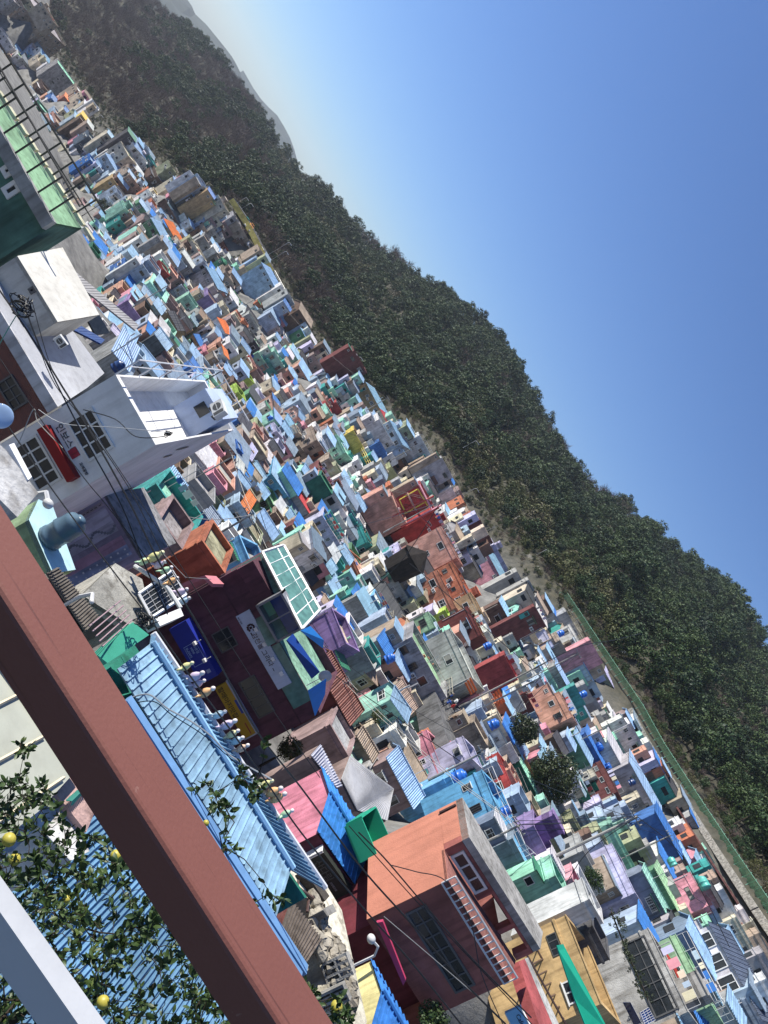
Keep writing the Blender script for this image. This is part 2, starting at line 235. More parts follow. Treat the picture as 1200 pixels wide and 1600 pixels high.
# ------------------------------------------------------------------ the houses of the village: x y (top of the near corner), width of left and right face, height, wall, roof, flags
HOUSES = '''
73 44 60 33 28 tn fgy K=long_pinkish_school_block
84 35 30 8 14 tn fcr
58 30 40 12 22 br fg
38 12 25 30 22 tn fg
22 2 20 10 20 gy fgy
21 75 30 5 12 wh fW
90 98 5 72 28 gy fmt w4 K=grey_four_window_apartment_block
25 132 3 24 14 g gS
45 138 4 18 10 tn gS
62 165 8 20 16 dgn fmt
80 152 3 24 8 bb gB
101 150 2 16 5 tc sO
100 170 4 20 10 cr gB
127 178 4 18 7 ye sye
125 184 6 16 12 br ftn
116 182 4 10 8 nb sS
88 190 14 26 16 sa ftn
68 135 10 16 12 br fbr
35 90 3 58 6 gy ssl
60 95 8 20 10 cr fcr
10 92 8 28 10 tn fbr
20 106 8 16 10 br fbr
28 84 5 22 8 wh fg
38 178 10 26 14 mv fmv
57 178 5 16 12 ol fol
12 120 5 26 12 gy fgy
139 212 8 31 24 sl fW K=tall_slate_block
158 215 5 14 8 wh hmr
168 207 3 20 12 cr gS
141 249 8 30 20 bb fS K=blue_cube_house
165 240 10 34 16 nb sS L
210 228 25 22 20 wh sS w4
200 243 22 18 22 cr fcr
217 238 5 20 12 wh fW
200 205 2 18 8 dg sG
203 272 14 40 12 tn ftn
200 268 3 14 8 tn gS
246 275 16 34 14 br fW
267 260 10 14 12 ol fcr
240 256 14 4 6 tq ftq
240 297 3 10 3 cr fye
236 305 10 12 14 wh fW
257 310 5 44 10 br fmt L
273 287 10 14 14 cr sS
256 342 3 34 8 cr sO L K=house_under_the_long_orange_roof
236 341 3 34 14 gr sS L
218 315 2 24 10 gr gS
196 325 12 16 14 mt fgy
188 343 17 35 23 tq fS K=teal_cube_house
211 367 4 28 16 mv fbr
110 285 4 26 16 dgn gS
137 277 3 16 12 tn ftn
175 277 6 24 14 oc ftn
183 300 10 14 14 nb fnb
172 315 8 10 14 nb fnb
128 318 4 50 14 mv fmv
118 375 3 28 8 gy sS
143 385 3 20 8 dgn fG
135 352 4 20 8 wh fW
107 232 4 26 8 gy gS
100 246 3 12 8 mt fg
78 225 8 18 12 cr fcr
95 262 8 20 12 tn fgy
308 287 22 14 16 wh fW
318 290 20 16 12 nb fgy
325 296 3 16 10 oc gB
300 303 4 30 14 dg gS
297 318 12 28 16 sl fW
333 356 14 24 18 gy fcr w2
292 342 10 8 16 wh fW
298 352 10 9 18 wh sS
300 375 4 28 13 cr fcr L w3
318 368 6 56 12 gy ftn
333 385 3 10 5 wh sW
351 384 12 10 12 mr fbr
355 400 6 20 10 gy sW
350 410 8 8 8 dgn hG
352 325 22 10 8 cr fcr
370 345 4 40 16 tn fbr
371 359 3 14 16 tn ftn w1
378 374 4 32 14 br fgy w3
265 418 6 20 14 sa fsa
255 375 3 22 8 tn sS
262 395 2 24 10 tn sS
285 395 3 26 12 gy gW
322 417 3 36 14 gy sS L
318 408 10 12 12 nb fgy
352 425 12 20 14 tn ftn
400 402 6 14 14 S fS
409 411 3 62 8 nb sS L K=long_blue_roof_row_by_the_road
443 470 3 18 10 nb gB
396 433 3 12 6 gr fG
405 428 4 14 8 bb sB
405 441 3 14 6 nb sS
423 453 4 24 16 ol fol
397 455 6 16 12 tn ftn
412 475 4 16 10 tc ftc
423 487 4 24 8 nb sS
407 481 3 56 20 gy fcr w3 L K=long_grey_three_window_house
388 490 3 30 10 gy fgy w2
365 460 3 34 26 gr fg w3 K=big_green_house_uphill
350 447 3 16 14 tn ftn w1
325 460 10 36 14 pu fbr
383 453 3 32 16 br fdk w0
340 497 2 24 6 wh sO L
303 523 3 28 14 oc gB L
387 562 40 4 26 sa fW w0 K=blank_salmon_wall_house
390 520 3 30 14 dg fgy
366 490 3 28 8 cr fcr
360 497 5 14 10 mv fmv
470 513 3 42 16 gr sS L w3 K=green_house_with_blue_roof_at_the_woods
490 553 3 40 16 mv fmv w3
455 545 4 30 12 mt sS w2
467 570 4 44 12 sa sS w3
450 537 10 8 10 tn ftn
428 548 4 30 14 mt fmt
418 560 4 34 12 tq fgy
403 550 8 20 10 mt fmt
393 567 4 34 18 mv fmv
350 553 12 10 18 wh sO w3
347 565 14 18 20 wh fsa w3
350 575 3 28 10 sa sS
388 590 12 4 12 lm flm
296 547 4 24 10 nb sS
296 572 4 24 10 bb sB
297 598 4 26 10 nb sS
140 425 3 38 14 br fbr w0
195 412 8 30 14 bb ftq
222 412 5 22 12 nb fgy
232 405 3 28 14 nb fgy
222 455 12 28 8 gy gS
235 440 4 36 12 mt smt
243 438 3 18 8 tn sS
199 469 3 62 22 pu fwh w0 K=long_purple_wall_house
240 475 2 18 8 gy sS
263 487 14 30 14 oc gdk L
243 522 4 28 18 dg gS w0
258 505 3 24 8 mt fg
297 512 8 6 16 oc fO
210 455 3 26 8 tn ftn
255 420 14 14 10 rd fsa
272 420 4 26 16 mv fbr w3
283 445 4 28 14 nb fgy w3
293 460 4 26 14 mt fgy
175 515 8 36 8 gy gli
178 550 3 32 10 gy sS
372 612 14 20 20 lm fdg w3
390 613 3 26 14 gr sdk
385 632 3 36 10 tn sS
427 604 14 18 14 cr sS w2
428 630 14 17 14 sa sB w2
430 641 14 17 14 sa sbr w2
430 654 14 18 16 mt sS w2
432 673 14 16 14 li fmt w2
433 692 3 20 14 li fgy
395 683 3 40 14 tn fcr
398 668 8 24 14 sa fsa
372 655 3 26 14 bb sdk
336 690 3 26 22 pk fg
332 738 8 36 18 pk fg K=pink_house_with_green_top
315 710 4 30 10 pk fg
372 700 10 12 14 bb fbl
370 728 8 14 16 sa sW
393 730 3 26 8 tn gS
385 708 6 12 8 gy sli
405 720 3 22 16 mv fmv
378 745 3 48 10 tn fms
425 740 20 44 16 bl sS w2 K=sky_blue_house_with_blue_roof
412 757 3 34 22 gr fg L w2
378 788 3 14 8 br sO
335 772 8 26 16 ol fms
312 790 14 40 16 bb ggb K=house_under_faded_blue_sheeting
243 756 3 100 45 tq fmt w0 D=50 K=long_teal_wall_with_mint_rim
238 748 3 50 8 gy sS D=62
247 808 3 62 45 mv fgy w1 D=43
262 737 10 12 12 lm flm
373 836 3 44 36 bl fgy L w1 D=70
385 820 4 38 10 ol fms
315 845 3 62 70 tc fms w0 D=47 K=orange_brown_blank_wall_house
485 625 4 32 18 gb fgy w0
467 650 18 16 12 sa gS w3
466 675 14 8 14 cr fcr w2
495 687 24 30 27 tn fgy w2 K=tan_cube_house
467 695 16 28 16 tn fgy
510 633 8 16 12 rd ftc
513 645 16 26 22 mt fS w3
540 707 32 18 24 mt fmt w4 K=mint_house_with_six_windows
552 672 3 44 14 ye fgy w0
525 628 3 30 8 rd fW w0
513 716 4 44 22 tn fgb w2
495 730 6 60 30 mr fbr w3
500 742 3 36 6 dgn fG w0
530 770 8 20 12 gb fgb
572 765 4 72 22 ol sS L w3 K=olive_house_with_long_blue_roof
578 752 3 28 6 pk fpk
592 655 4 50 14 wh fW
592 690 3 26 12 bb fgy
572 598 3 50 14 oc sS L w4 K=ochre_row_under_the_woods
594 640 3 22 14 cr sR L w2
609 657 3 42 14 nb sS L w3
560 585 3 14 12 mt sS
553 548 4 40 12 mr fbr w2
636 664 8 22 16 ol sS w1
655 680 3 60 18 wh fgy w4
650 688 4 22 16 gb fgy w0
663 710 3 14 12 tq ftq w0
670 718 3 16 10 nb sS
645 702 3 24 16 tc fG w1
656 728 4 22 16 mv fmv
630 712 3 26 14 dg fgy
690 715 4 36 14 gy fgy
705 760 4 30 12 wh fW
491 855 30 26 22 wh sgb w1 K=white_house_with_blue_tile_roof
513 862 3 20 4 wh sW w0
463 770 3 60 14 gy sR w0 K=house_under_the_long_red_roof
503 805 4 62 18 li fW w4
575 846 30 14 26 tq ftq w1 K=teal_house_beside_the_long_white_roof
545 858 4 76 26 tc fsa w3 L
548 857 2 28 8 gr fg w0
580 890 6 30 20 wh fgy w1
592 880 10 20 14 cr fcr
558 930 3 54 8 gy sS w0
583 930 3 46 18 bl fgy w2
592 925 3 70 6 dg gdk w0
620 905 3 60 24 gy fgy w3
537 922 3 36 8 mt fmt
513 912 3 26 6 gy sS w0
518 950 3 58 44 pu fcr w0 L D=82 K=big_blank_purple_wall_house
570 1050 34 24 27 cr stn w3 D=85 K=cream_cube_house
497 1040 4 100 10 mr gMR w0 D=62 K=long_maroon_roofed_house
643 995 3 110 34 gy fg w4 D=95 K=grey_house_with_dotted_parapet
617 1075 3 44 20 tn gtn w0 D=85
612 1092 26 40 26 mt gS w3 D=81
668 955 3 26 22 g fW w1 L D=115
695 953 3 14 14 lm flm w1
702 982 4 82 36 gy fW w1 L D=105 K=big_bare_concrete_house
730 947 3 48 26 mr flm w1 L D=125 K=maroon_house_with_lime_roof
780 940 3 46 28 br sS w1 D=150
835 947 3 36 28 mr fmr w1 D=142
850 982 3 30 24 li fW w1 L
787 1023 3 44 20 rd fR w0 D=112
765 1005 6 16 14 cr fcr
800 990 4 20 16 gy fgy
825 990 3 26 18 nb fgy w2
830 1033 3 30 24 wh fW w2 L
845 1060 3 28 20 nb sS w2
820 1082 3 44 28 mr fmr w2
873 1080 3 42 34 sa ftc w2 L D=125 K=salmon_house_with_white_window_bars
890 975 3 66 18 wh ftn w4 L D=162
875 1000 3 64 16 tn fgy w1
868 1040 3 40 4 gy sS w0
922 1000 3 40 8 pk fpk w0
885 955 3 40 12 gy fms w0
945 1050 3 72 18 ol sli w1
960 1122 10 30 18 wh sW w0
898 1070 3 34 6 tq ftq w0
928 1063 4 10 6 cr fcr w0
920 1120 3 22 20 cr ftn w1
885 1150 3 24 12 nb sS
897 1148 3 50 10 gr sS w0
915 1145 3 56 8 bb sB w0
918 1186 3 26 20 cr fcr w2 L
938 1188 3 50 14 mr fbr w3 L
950 1158 3 84 10 wh sW w0
908 1220 3 50 18 dgn fG w0 K=flat_green_roof_by_the_tree
803 1238 66 34 26 rd frd w2 D=88 K=crimson_house
797 1160 3 30 8 wh fW w0
812 1190 3 66 10 dgn smt w0
878 1290 3 26 14 dg fdg w0
913 1272 3 34 16 gb fgb w0
992 1395 79 27 44 li fmr w2 D=80 K=large_lilac_house
955 1285 4 74 10 mt fmt w0 D=100
1008 1342 3 44 12 gr fgr w0 D=100
1005 1360 10 90 20 gb gmt w1 D=82
1023 1357 2 60 6 gr sg w0
1078 1362 5 50 22 pk fpk w1 L D=95 K=pink_house_by_the_footpath
1000 1245 3 70 18 cr fW w4
984 1192 3 92 14 gy sS w2 D=125
1020 1205 3 130 20 gy gsl w4 D=135
1025 1270 2 70 8 bb sB w0
985 1130 3 52 18 wh fgy w4 D=140
867 1368 31 45 38 mt fG w0 D=55 K=bright_mint_cube
752 1203 6 118 50 bl fbl w4 L D=64 K=sky_blue_terrace_house
702 1213 3 30 24 bl fbl w0 D=70
800 1310 3 70 30 gb fbl w0 D=58
833 1290 3 100 8 pu fpu w0 D=62
893 1372 3 40 12 pk fpk
902 1365 3 76 10 wh fW w0
883 1430 3 118 46 oc foc w2 L D=46 K=plywood_clad_house
920 1405 20 26 36 W fW w0 D=47
925 1447 3 50 24 dg fdg w1 D=48
1012 1450 3 112 40 gy fcr w0 L D=56 K=grey_frame_house_with_glass_front
1055 1460 3 96 30 g fmt w1 L D=63
1110 1445 3 125 34 wh gsl w0 L D=79 K=white_house_with_slate_tile_roof
1150 1432 3 90 14 cr fcr w3 D=92
1108 1585 3 30 6 gy sS w0 D=62
1138 1568 2 40 6 gy sS w0 D=64
1078 1572 2 36 8 gy sB w0 D=58
1085 1572 3 20 10 lm flm w0
1040 1586 3 20 20 mt fmt w0 D=54
1165 1560 3 50 30 gb fgb w0 D=72
666 1140 2 66 46 pk fpk w4 L D=86 K=pink_house_with_four_windows
722 1150 3 36 24 li fS w1 L D=84
740 1128 6 44 30 tn fcr w0 D=92
657 1225 3 40 50 wh fW w3 L D=72
688 822 3 54 46 sa fmv w2 L D=152 K=salmon_house_with_three_barred_windows
706 877 3 62 30 tc ftc w4 L D=146 K=terracotta_terraced_house
683 890 4 64 26 tc ftc w2 L D=143
735 925 3 30 28 oc foc w1 L D=142
737 803 3 14 12 tc ftc w1 D=190
750 812 3 42 28 mr fmr w0 D=188
737 837 3 10 10 cr fcr w1
755 853 3 30 22 mt fW w2 L D=186
757 855 2 62 12 pk sS w2 L D=184
772 850 3 60 18 li fW w2 D=195
798 898 3 34 18 gb fW w1 D=190
715 832 2 40 6 mr sS w0 D=172
735 872 2 34 6 tn sdk w0 D=170
790 922 3 42 16 cr sS w1 D=178
823 882 8 24 12 cr sS w1 D=205
675 800 3 52 22 rd frd w2 D=160 K=red_orange_walled_house
610 775 3 52 10 sa frd w0 D=158
657 757 3 44 8 rd frd w0 D=165
640 1000 3 40 14 mt fmt
600 960 3 40 14 nb fgy
560 905 6 30 12 mt fgy
610 860 3 40 20 nb fgy w2
565 1010 3 40 6 gy fgy
515 1132 3 60 26 mv fgy D=58
607 1186 4 78 50 mv gS w2 D=66 K=dusky_gabled_house_under_a_light_blue_sheet_roof
560 1150 10 40 20 tn gtn D=62
575 1200 4 40 14 gy fgy D=64
545 1175 3 30 10 mt fgy D=60
590 1000 3 30 6 gy sB w0 D=92
455 820 3 40 14 mr fms
430 800 8 26 18 tn ftn
400 860 6 40 14 cr fgy
450 900 3 60 12 tn fms D=78
'''.strip().splitlines()
def parse(line):
    t = line.split(); x, y, wl, wr, h = map(float, t[:5]); d = dict(x=x, y=y, wl=wl, wr=wr, h=h, wall=t[5], roof=t[6][0], rc=t[6][1:], L=False, w=None, D=None, K=None)
    for f in t[7:]:
        if f == 'L': d['L'] = True
        elif f[0] == 'w': d['w'] = int(f[1:])
        elif f[:2] == 'D=': d['D'] = float(f[2:])
        elif f[:2] == 'K=': d['K'] = f[2:].replace('_', ' ')
    if d['D'] is None: d['D'] = depth(x, y)
    return d
HS = [parse(l) for l in HOUSES]
# houses glimpsed between the larger ones: filled in on the same slope, smaller and a little lower
VP = [(0,55),(75,70),(140,150),(200,195),(262,265),(345,315),(395,365),(470,480),(560,605),(650,672),(720,765),(785,860),(850,930),(930,1025),(985,1110),(1080,1260),(1150,1400),(1200,1475),(1200,1600),(900,1600),(820,1420),(740,1240),(620,1200),(590,1150),(470,1010),(440,860),(300,830),(240,740),(180,590),(110,400),(0,150)]
def inside(x, y, P=VP):
    c = False; j = len(P) - 1
    for i in range(len(P)):
        if (P[i][1] > y) != (P[j][1] > y) and x < (P[j][0] - P[i][0]) * (y - P[i][1]) / (P[j][1] - P[i][1]) + P[i][0]: c = not c
        j = i
    return c
def centre(d):      # middle of what shows of a house in the photograph
    s, c = math.sin(ROLL), math.cos(ROLL); r = (d['wr'] - d['wl']) / 2
    return d['x'] + r * s - d['h'] * .5 * c, d['y'] + r * c + d['h'] * .5 * s
rf = random.Random(11)
WIDE = []
for d in HS:
    if d['wl'] + d['wr'] > 45:
        s_, c_ = math.sin(ROLL), math.cos(ROLL); mx, my = centre(d); tw = (d['wl'] + d['wr']) / 2
        for f_ in (-.62, .62): WIDE.append((mx + s_ * tw * f_, my + c_ * tw * f_, max(30, d['h'] * 1.4)))
cen = [(*centre(d), max(d['wl'] + d['wr'], d['h'])) for d in HS]
cen += WIDE
TREES_ = [(868,1212,34),(818,1140,24),(927,1374,17),(455,1172,20),(720,1110,34),(945,1375,34),(968,1352,34),(975,1400,30)]
cen += [(a,b,c*3.2) for a,b,c in TREES_]
pal = ['wh','wh','wh','wh','wh','cr','cr','cr','gy','gy','gy','tn','tn','mv','nb','nb','nb','sa','mt','mt','ol','br','li','tc','tq','gb','wh','pk']
rpal = ['fgy','fgy','fW','gS','sS','gS','fS','fW','fW','sB','sgb','ftn','fgy','ftn','fG','fmt','gdk','fbr','fcr','sgb','gS','fgy','gtn','sW','fms','fcr']
FILL = []
for k in range(26000):
    x, y = rf.uniform(0, 1200), rf.uniform(40, 1600)
    if not inside(x, y): continue
    D = depth(x, y)
    if D < 72: continue
    sz = (rf.uniform(5.0, 8.5) if k < 9000 else rf.uniform(3.4, 5.5)) * F / D * .8
    wr = sz * rf.uniform(.6, 1.1); wl = (.30 + .16 * math.sin(x / 90.0 + y / 140.0) + rf.uniform(-.06, .06)) * wr
    if any((x - a) ** 2 + (y - b) ** 2 < ((.36 if k < 9000 else .30) * (s + wr + wl) * .60) ** 2 for a, b, s in cen): continue
    cen.append((x, y, (wr + wl)))
    FILL.append(dict(x=x, y=y, wl=max(3, wl), wr=wr, h=2.8 * F / D * rf.uniform(.7, 1.3), wall=rf.choice(pal), roof=None, rc=None, L=False, w=None, D=D * 1.012, K=None, r=rf.choice(rpal)))
for d in FILL: d['roof'], d['rc'] = d['r'][0], d['r'][1:]
print('houses', len(HS), 'fill', len(FILL))
# where each one stands
def solve(d):
    D = d['D']; mpp = D / F; P = at(d['x'], d['y'], D); r = Vector((P.x, P.y, 0)).normalized()
    wl, wr = max(d['wl'], 2), max(d['wr'], 2)
    if d['L'] and wr > wl * 2: th = R(-24); lr = wr * mpp / math.cos(th); ll = min(max(lr * .8, 4.0), 7.5)
    elif wl <= 6.5 and wr > wl: th = R(7 + (d['x'] * 7 + d['y'] * 3) % 9); lr = wr * mpp / math.cos(th); ll = min(max(lr * .85, 4.0), 7.5)
    elif wr <= 4.5: th = R(58); ll = wl * mpp / math.sin(th); lr = min(max(ll * .8, 4.0), 7.5)
    else:
        th = min(max(math.atan2(wl, wr), R(20)), R(60)); lr = wr * mpp / math.cos(th); ll = wl * mpp / math.sin(th)
    az = math.atan2(r.x, r.y); yaw = th - az
    u = Vector((math.cos(yaw), math.sin(yaw), 0)); v = Vector((-math.sin(yaw), math.cos(yaw), 0))
    d.update(P=P, yaw=yaw, u=u, v=v, lr=lr, ll=max(ll, 2.0), hm=d['h'] * mpp, mpp=mpp)
for d in HS + FILL: solve(d)
GP = []
for d in HS + FILL:
    c = d['P'] + d['u'] * d['lr'] / 2 + d['v'] * d['ll'] / 2; GP.append((c.x, c.y, d['P'].z - max(d['hm'], 2.2) - 2.0))
NEARG = [(-12,12,44),(0,10,46),(12,12,46),(-25,22,42),(0,20,44),(15,22,44),(-20,34,32),(0,34,36),(18,30,39),(30,40,37),(-40,40,16),(-40,25,28),(40,30,42),(0,2,52),(0,-20,58),(-20,0,54),(20,0,54)]
NEARG += [(r_ * math.sin(R(a_)), r_ * math.cos(R(a_)), z_) for a_, r_, z_ in ((-40,45,14),(-40,80,8),(-40,120,10),(-40,180,-5),(-50,60,28),(-55,120,12),(-30,60,20),(-30,90,12),(-32,150,8),(-22,50,27),(-22,72,20),(-12,50,36),(-5,44,38),(4,42,39),(-50,250,-25),(-45,350,-45),(-50,450,-60))]
GA = np.array(GP + NEARG)
def ground_np(x, y):
    phi = np.arctan2(x, y); r = np.hypot(x, y)
    rb, zb = bnd(phi); rr, zr = rdg(phi)
    z = np.empty_like(x)
    for i in range(0, len(x), 4000):
        xs, ys = x[i:i + 4000, None], y[i:i + 4000, None]
        d2 = (xs - GA[:, 0]) ** 2 + (ys - GA[:, 1]) ** 2 + 9
        wt = d2 ** -1.7; z[i:i + 4000] = (wt * GA[:, 2]).sum(1) / wt.sum(1)
    t = np.clip((r - rb) / (rr - rb), 0, None)
    ph = phi * 40
    nz = (np.sin(ph * 1.3 + r * .013) + .6 * np.sin(ph * 2.9 - r * .02 + 1) + .5 * np.sin(r * .045 + ph * .8)) * 4.5
    tc = np.clip(t, 0, 1)
    hill = zb + (zr - 5.0 - zb) * (tc ** 1.12) + nz * np.sin(np.pi * tc) * .9 - np.clip(r - rr, 0, None) * .4
    k = np.clip((r - rb * .93) / (rb * .08), 0, 1); k = k * k * (3 - 2 * k)
    # bank rising off the ground just behind the viewpoint
    return z * (1 - k) + hill * k
def ground(x, y): return float(ground_np(np.array([float(x)]), np.array([float(y)]))[0])
# ------------------------------------------------------------------ ground sheet
def ground_mat():
    m = new_mat('ground'); nt = m.node_tree; L = nt.links.new; out = N(nt, 'ShaderNodeOutputMaterial'); p = N(nt, 'ShaderNodeBsdfPrincipled'); L(p.outputs[0], out.inputs[0])
    tc = N(nt, 'ShaderNodeTexCoord'); at_ = N(nt, 'ShaderNodeAttribute', attribute_name='wood')
    n = N(nt, 'ShaderNodeTexNoise'); n.inputs['Scale'].default_value = .35; n.inputs['Detail'].default_value = 8; n.inputs['Roughness'].default_value = .7; L(tc.outputs['Object'], n.inputs['Vector'])
    r1 = N(nt, 'ShaderNodeValToRGB'); e = r1.color_ramp.elements; e[0].position = .35; e[0].color = (.02, .022, .012, 1); e[1].position = .68; e[1].color = (.075, .065, .04, 1); L(n.outputs[0], r1.inputs[0])
    r2 = N(nt, 'ShaderNodeValToRGB'); e = r2.color_ramp.elements; e[0].position = .3; e[0].color = (.07, .068, .064, 1); e[1].position = .7; e[1].color = (.24, .235, .22, 1); L(n.outputs[0], r2.inputs[0])
    c = mixc(nt, at_.outputs['Fac'], r2.outputs[0], r1.outputs[0]); L(c, p.inputs['Base Color']); p.inputs['Roughness'].default_value = .95
    b = N(nt, 'ShaderNodeBump'); b.inputs['Strength'].default_value = .6; b.inputs['Distance'].default_value = .4; L(n.outputs[0], b.inputs['Height']); L(b.outputs[0], p.inputs['Normal']); return m
M['ground'] = ground_mat()
nph, nr = 330, 260
phs = np.linspace(R(-62), R(62), nph); rs = np.concatenate([[1.0], np.geomspace(6, 1500, nr - 1)])
PH, RS = np.meshgrid(phs, rs); gx = (np.sin(PH) * RS).ravel(); gy = (np.cos(PH) * RS - 3).ravel(); gz = ground_np(gx, gy)
gme = bpy.data.meshes.new('ground'); gme.vertices.add(len(gx)); gme.vertices.foreach_set('co', np.stack([gx, gy, gz], 1).ravel())
ii = np.arange(nph * nr).reshape(nr, nph); q = np.stack([ii[:-1, :-1], ii[:-1, 1:], ii[1:, 1:], ii[1:, :-1]], -1).reshape(-1, 4)
gme.loops.add(q.size); gme.polygons.add(len(q)); gme.loops.foreach_set('vertex_index', q.ravel()); gme.polygons.foreach_set('loop_start', np.arange(len(q)) * 4); gme.polygons.foreach_set('loop_total', np.full(len(q), 4))
gme.polygons.foreach_set('use_smooth', np.ones(len(q), bool)); gme.update(calc_edges=True)
aw = gme.attributes.new('wood', 'FLOAT', 'POINT'); ph_ = np.arctan2(gx, gy); rb_, _ = bnd(ph_)
aw.data.foreach_set('value', np.clip((np.hypot(gx, gy) - rb_ * .95) / (rb_ * .04), 0, 1).astype(np.float32))
gme.materials.append(M['ground']); tag(link('terrain', gme), kind='structure')
# wide plain that carries the ground to the horizon
pm = paint_mat('far_ground', .95, .4, color=(.06, .07, .05)); M['far'] = pm
b = MB(); b.poly([(3500 * math.cos(t * math.pi / 24), 3500 * math.sin(t * math.pi / 24), -95) for t in range(48)]); tag(b.build('plain', 'far'), kind='structure')
# distant hills
def hills(pts, D, name, col, base, thick):
    b = MB(); top = [at(x, y, D * k) for x, y, k in pts]; n = len(top)
    rows = []
    for j in range(9):
        t = j / 8; rows.append([Vector((p.x * (1 + thick * (t - 1)), p.y * (1 + thick * (t - 1)), base + (p.z - base) * (t ** .8) + (0 if j in (0, 8) else random.uniform(-6, 6)))) for p in top])
    rows.append([Vector((p.x * 1.3, p.y * 1.3, base)) for p in top])
    i0 = 0
    for r_ in rows: b.v += [tuple(v) for v in r_]
    for j in range(len(rows) - 1):
        for k in range(n - 1): b.f.append((j * n + k, j * n + k + 1, (j + 1) * n + k + 1, (j + 1) * n + k)); b.m.append(0)
    M[name] = paint_mat(name, .95, .4, color=col, scale=.02); o = b.build(name, name); tag(o, kind='structure'); return o
hp = []
for i, (x, y) in enumerate([(180,-160),(240,-60),(285,-12),(300,10),(305,22),(322,38),(340,60),(352,75),(362,88),(368,98),(375,112),(378,128),(381,150),(384,190),(386,240)]): hp.append((x, y, 1.0))
hills(hp, 2300, 'distant_hills', (.05, .065, .05), -90, .35)
hp = [(380,110,1),(396,138,1),(408,155,1),(420,168,1),(433,180,1),(444,198,1),(453,215,1),(460,234,1),(464,250,1),(468,300,1),(474,340,1)]
hills(hp, 2900, 'farther_hills', (.05, .065, .05), -90, .35)
# ------------------------------------------------------------------ windows shared by all houses
def win_mesh(style):
    b = MB(); f = .07
    b.box(-.5, .5, -.05, .02, -.5, -.5 + f); b.box(-.5, .5, -.05, .02, .5 - f, .5); b.box(-.5, -.5 + f, -.05, .02, -.5 + f, .5 - f); b.box(.5 - f, .5, -.05, .02, -.5 + f, .5 - f)
    if style in (0, 2, 3): b.box(-.03, .03, -.04, .02, -.5 + f, .5 - f)
    if style in (0, 2): b.box(-.5 + f, -.03, -.035, .02, .12, .17); b.box(.03, .5 - f, -.035, .02, .12, .17)
    if style == 3:
        for k in (-.34, -.18, .18, .34): b.box(k - .012, k + .012, -.09, -.07, -.5, .5)
        b.box(-.5, .5, -.095, -.065, -.2, -.17); b.box(-.5, .5, -.095, -.065, .2, .23)
    b.box(-.5 + f, .5 - f, -.012, .02, -.5 + f, .5 - f, 1)
    if style != 1: b.box(-.56, .56, -.09, .02, -.56, -.5)
    return b.mesh('window', ['dframe' if style == 4 else 'frame', 'glass'])
def win_mesh2(style):
    b = MB(); f = .05
    b.box(-.5, .5, -.04, .02, -.5, -.5 + f); b.box(-.5, .5, -.04, .02, .5 - f, .5); b.box(-.5, -.5 + f, -.04, .02, -.5 + f, .5 - f); b.box(.5 - f, .5, -.04, .02, -.5 + f, .5 - f); b.box(-.5 + f, .5 - f, -.012, .02, -.5 + f, .5 - f, 1)
    if style == 0: b.box(-.19, -.15, -.035, .02, -.5 + f, .5 - f); b.box(.15, .19, -.035, .02, -.5 + f, .5 - f)
    if style == 1: b.box(-.5 + f, .08, -.018, -.013, -.5 + f, .5 - f, 2)
    if style == 2:
        b.box(-.5 + f, .5 - f, -.018, -.013, .1, .5 - f, 2); b.box(-.6, .6, -.22, .02, .52, .57)
    if style == 3: b.box(-.5 + f, -.2, -.018, -.013, -.5 + f, .5 - f, 2); b.box(.2, .5 - f, -.018, -.013, -.5 + f, .5 - f, 2); b.box(-.015, .015, -.03, .02, -.5 + f, .5 - f)
    return b.mesh('window', ['dframe' if style in (0, 3) else 'frame', 'glass', 'curtain'])
M['curtain'] = paint_mat('curtain', .9, .3, color=(.30, .29, .26), bump=0)
WM = [win_mesh(k) for k in range(5)] + [win_mesh2(k) for k in range(4)]
def door_mesh():
    b = MB(); b.box(-.5, .5, -.04, .02, 0, 1); b.box(-.38, .38, -.06, -.03, .55, .9, 1); b.box(.3, .38, -.08, -.03, .42, .47, 1); return b.mesh('door', ['plain', 'glass'])
DM = door_mesh()
def ac_mesh():
    b = MB(); b.box(-.42, .42, -.32, 0, -.3, .3); n = 14
    ring = [(.1 * 1 + .22 * math.cos(2 * math.pi * k / n) - .18, -.325, .22 * math.sin(2 * math.pi * k / n)) for k in range(n)]; b.poly(ring[::-1], 1)
    for k in range(4): b.obox((-.08 - .22, -.335, -.02 + 0), (.44, 0, 0), (0, -.006, 0), (0, 0, .03), 0) if k == 0 else None
    b.box(.2, .38, -.33, -.32, -.25, .25, 1); b.box(-.3, -.26, -.3, 0, -.42, -.3, 1); b.box(.26, .3, -.3, 0, -.42, -.3, 1)
    return b.mesh('air_conditioner', ['plain', 'dframe'])
AM = ac_mesh()
def tank_mesh():
    b = MB(); n = 16
    prof = [(.0, 0), (.5, 0), (.5, .12), (.47, .14), (.47, .4), (.5, .42), (.5, .5), (.47, .52), (.47, .8), (.4, .93), (.2, 1.0), (.2, 1.06), (0, 1.06)]
    for r_, z in prof:
        for k in range(n): b.v.append((r_ * math.cos(2 * math.pi * k / n), r_ * math.sin(2 * math.pi * k / n), z))
    for j in range(len(prof) - 1):
        for k in range(n): k2 = (k + 1) % n; b.f.append((j * n + k, j * n + k2, (j + 1) * n + k2, (j + 1) * n + k)); b.m.append(0)
    return b.mesh('water_tank', ['plastic'], True)
TM = tank_mesh()
ro_ = random.Random(5)
def jitc(c, a=.08):
    k = 1 + ro_.uniform(-a, a); return tuple(min(.85, x * k * (1 + ro_.uniform(-a, a) * .5)) for x in c)
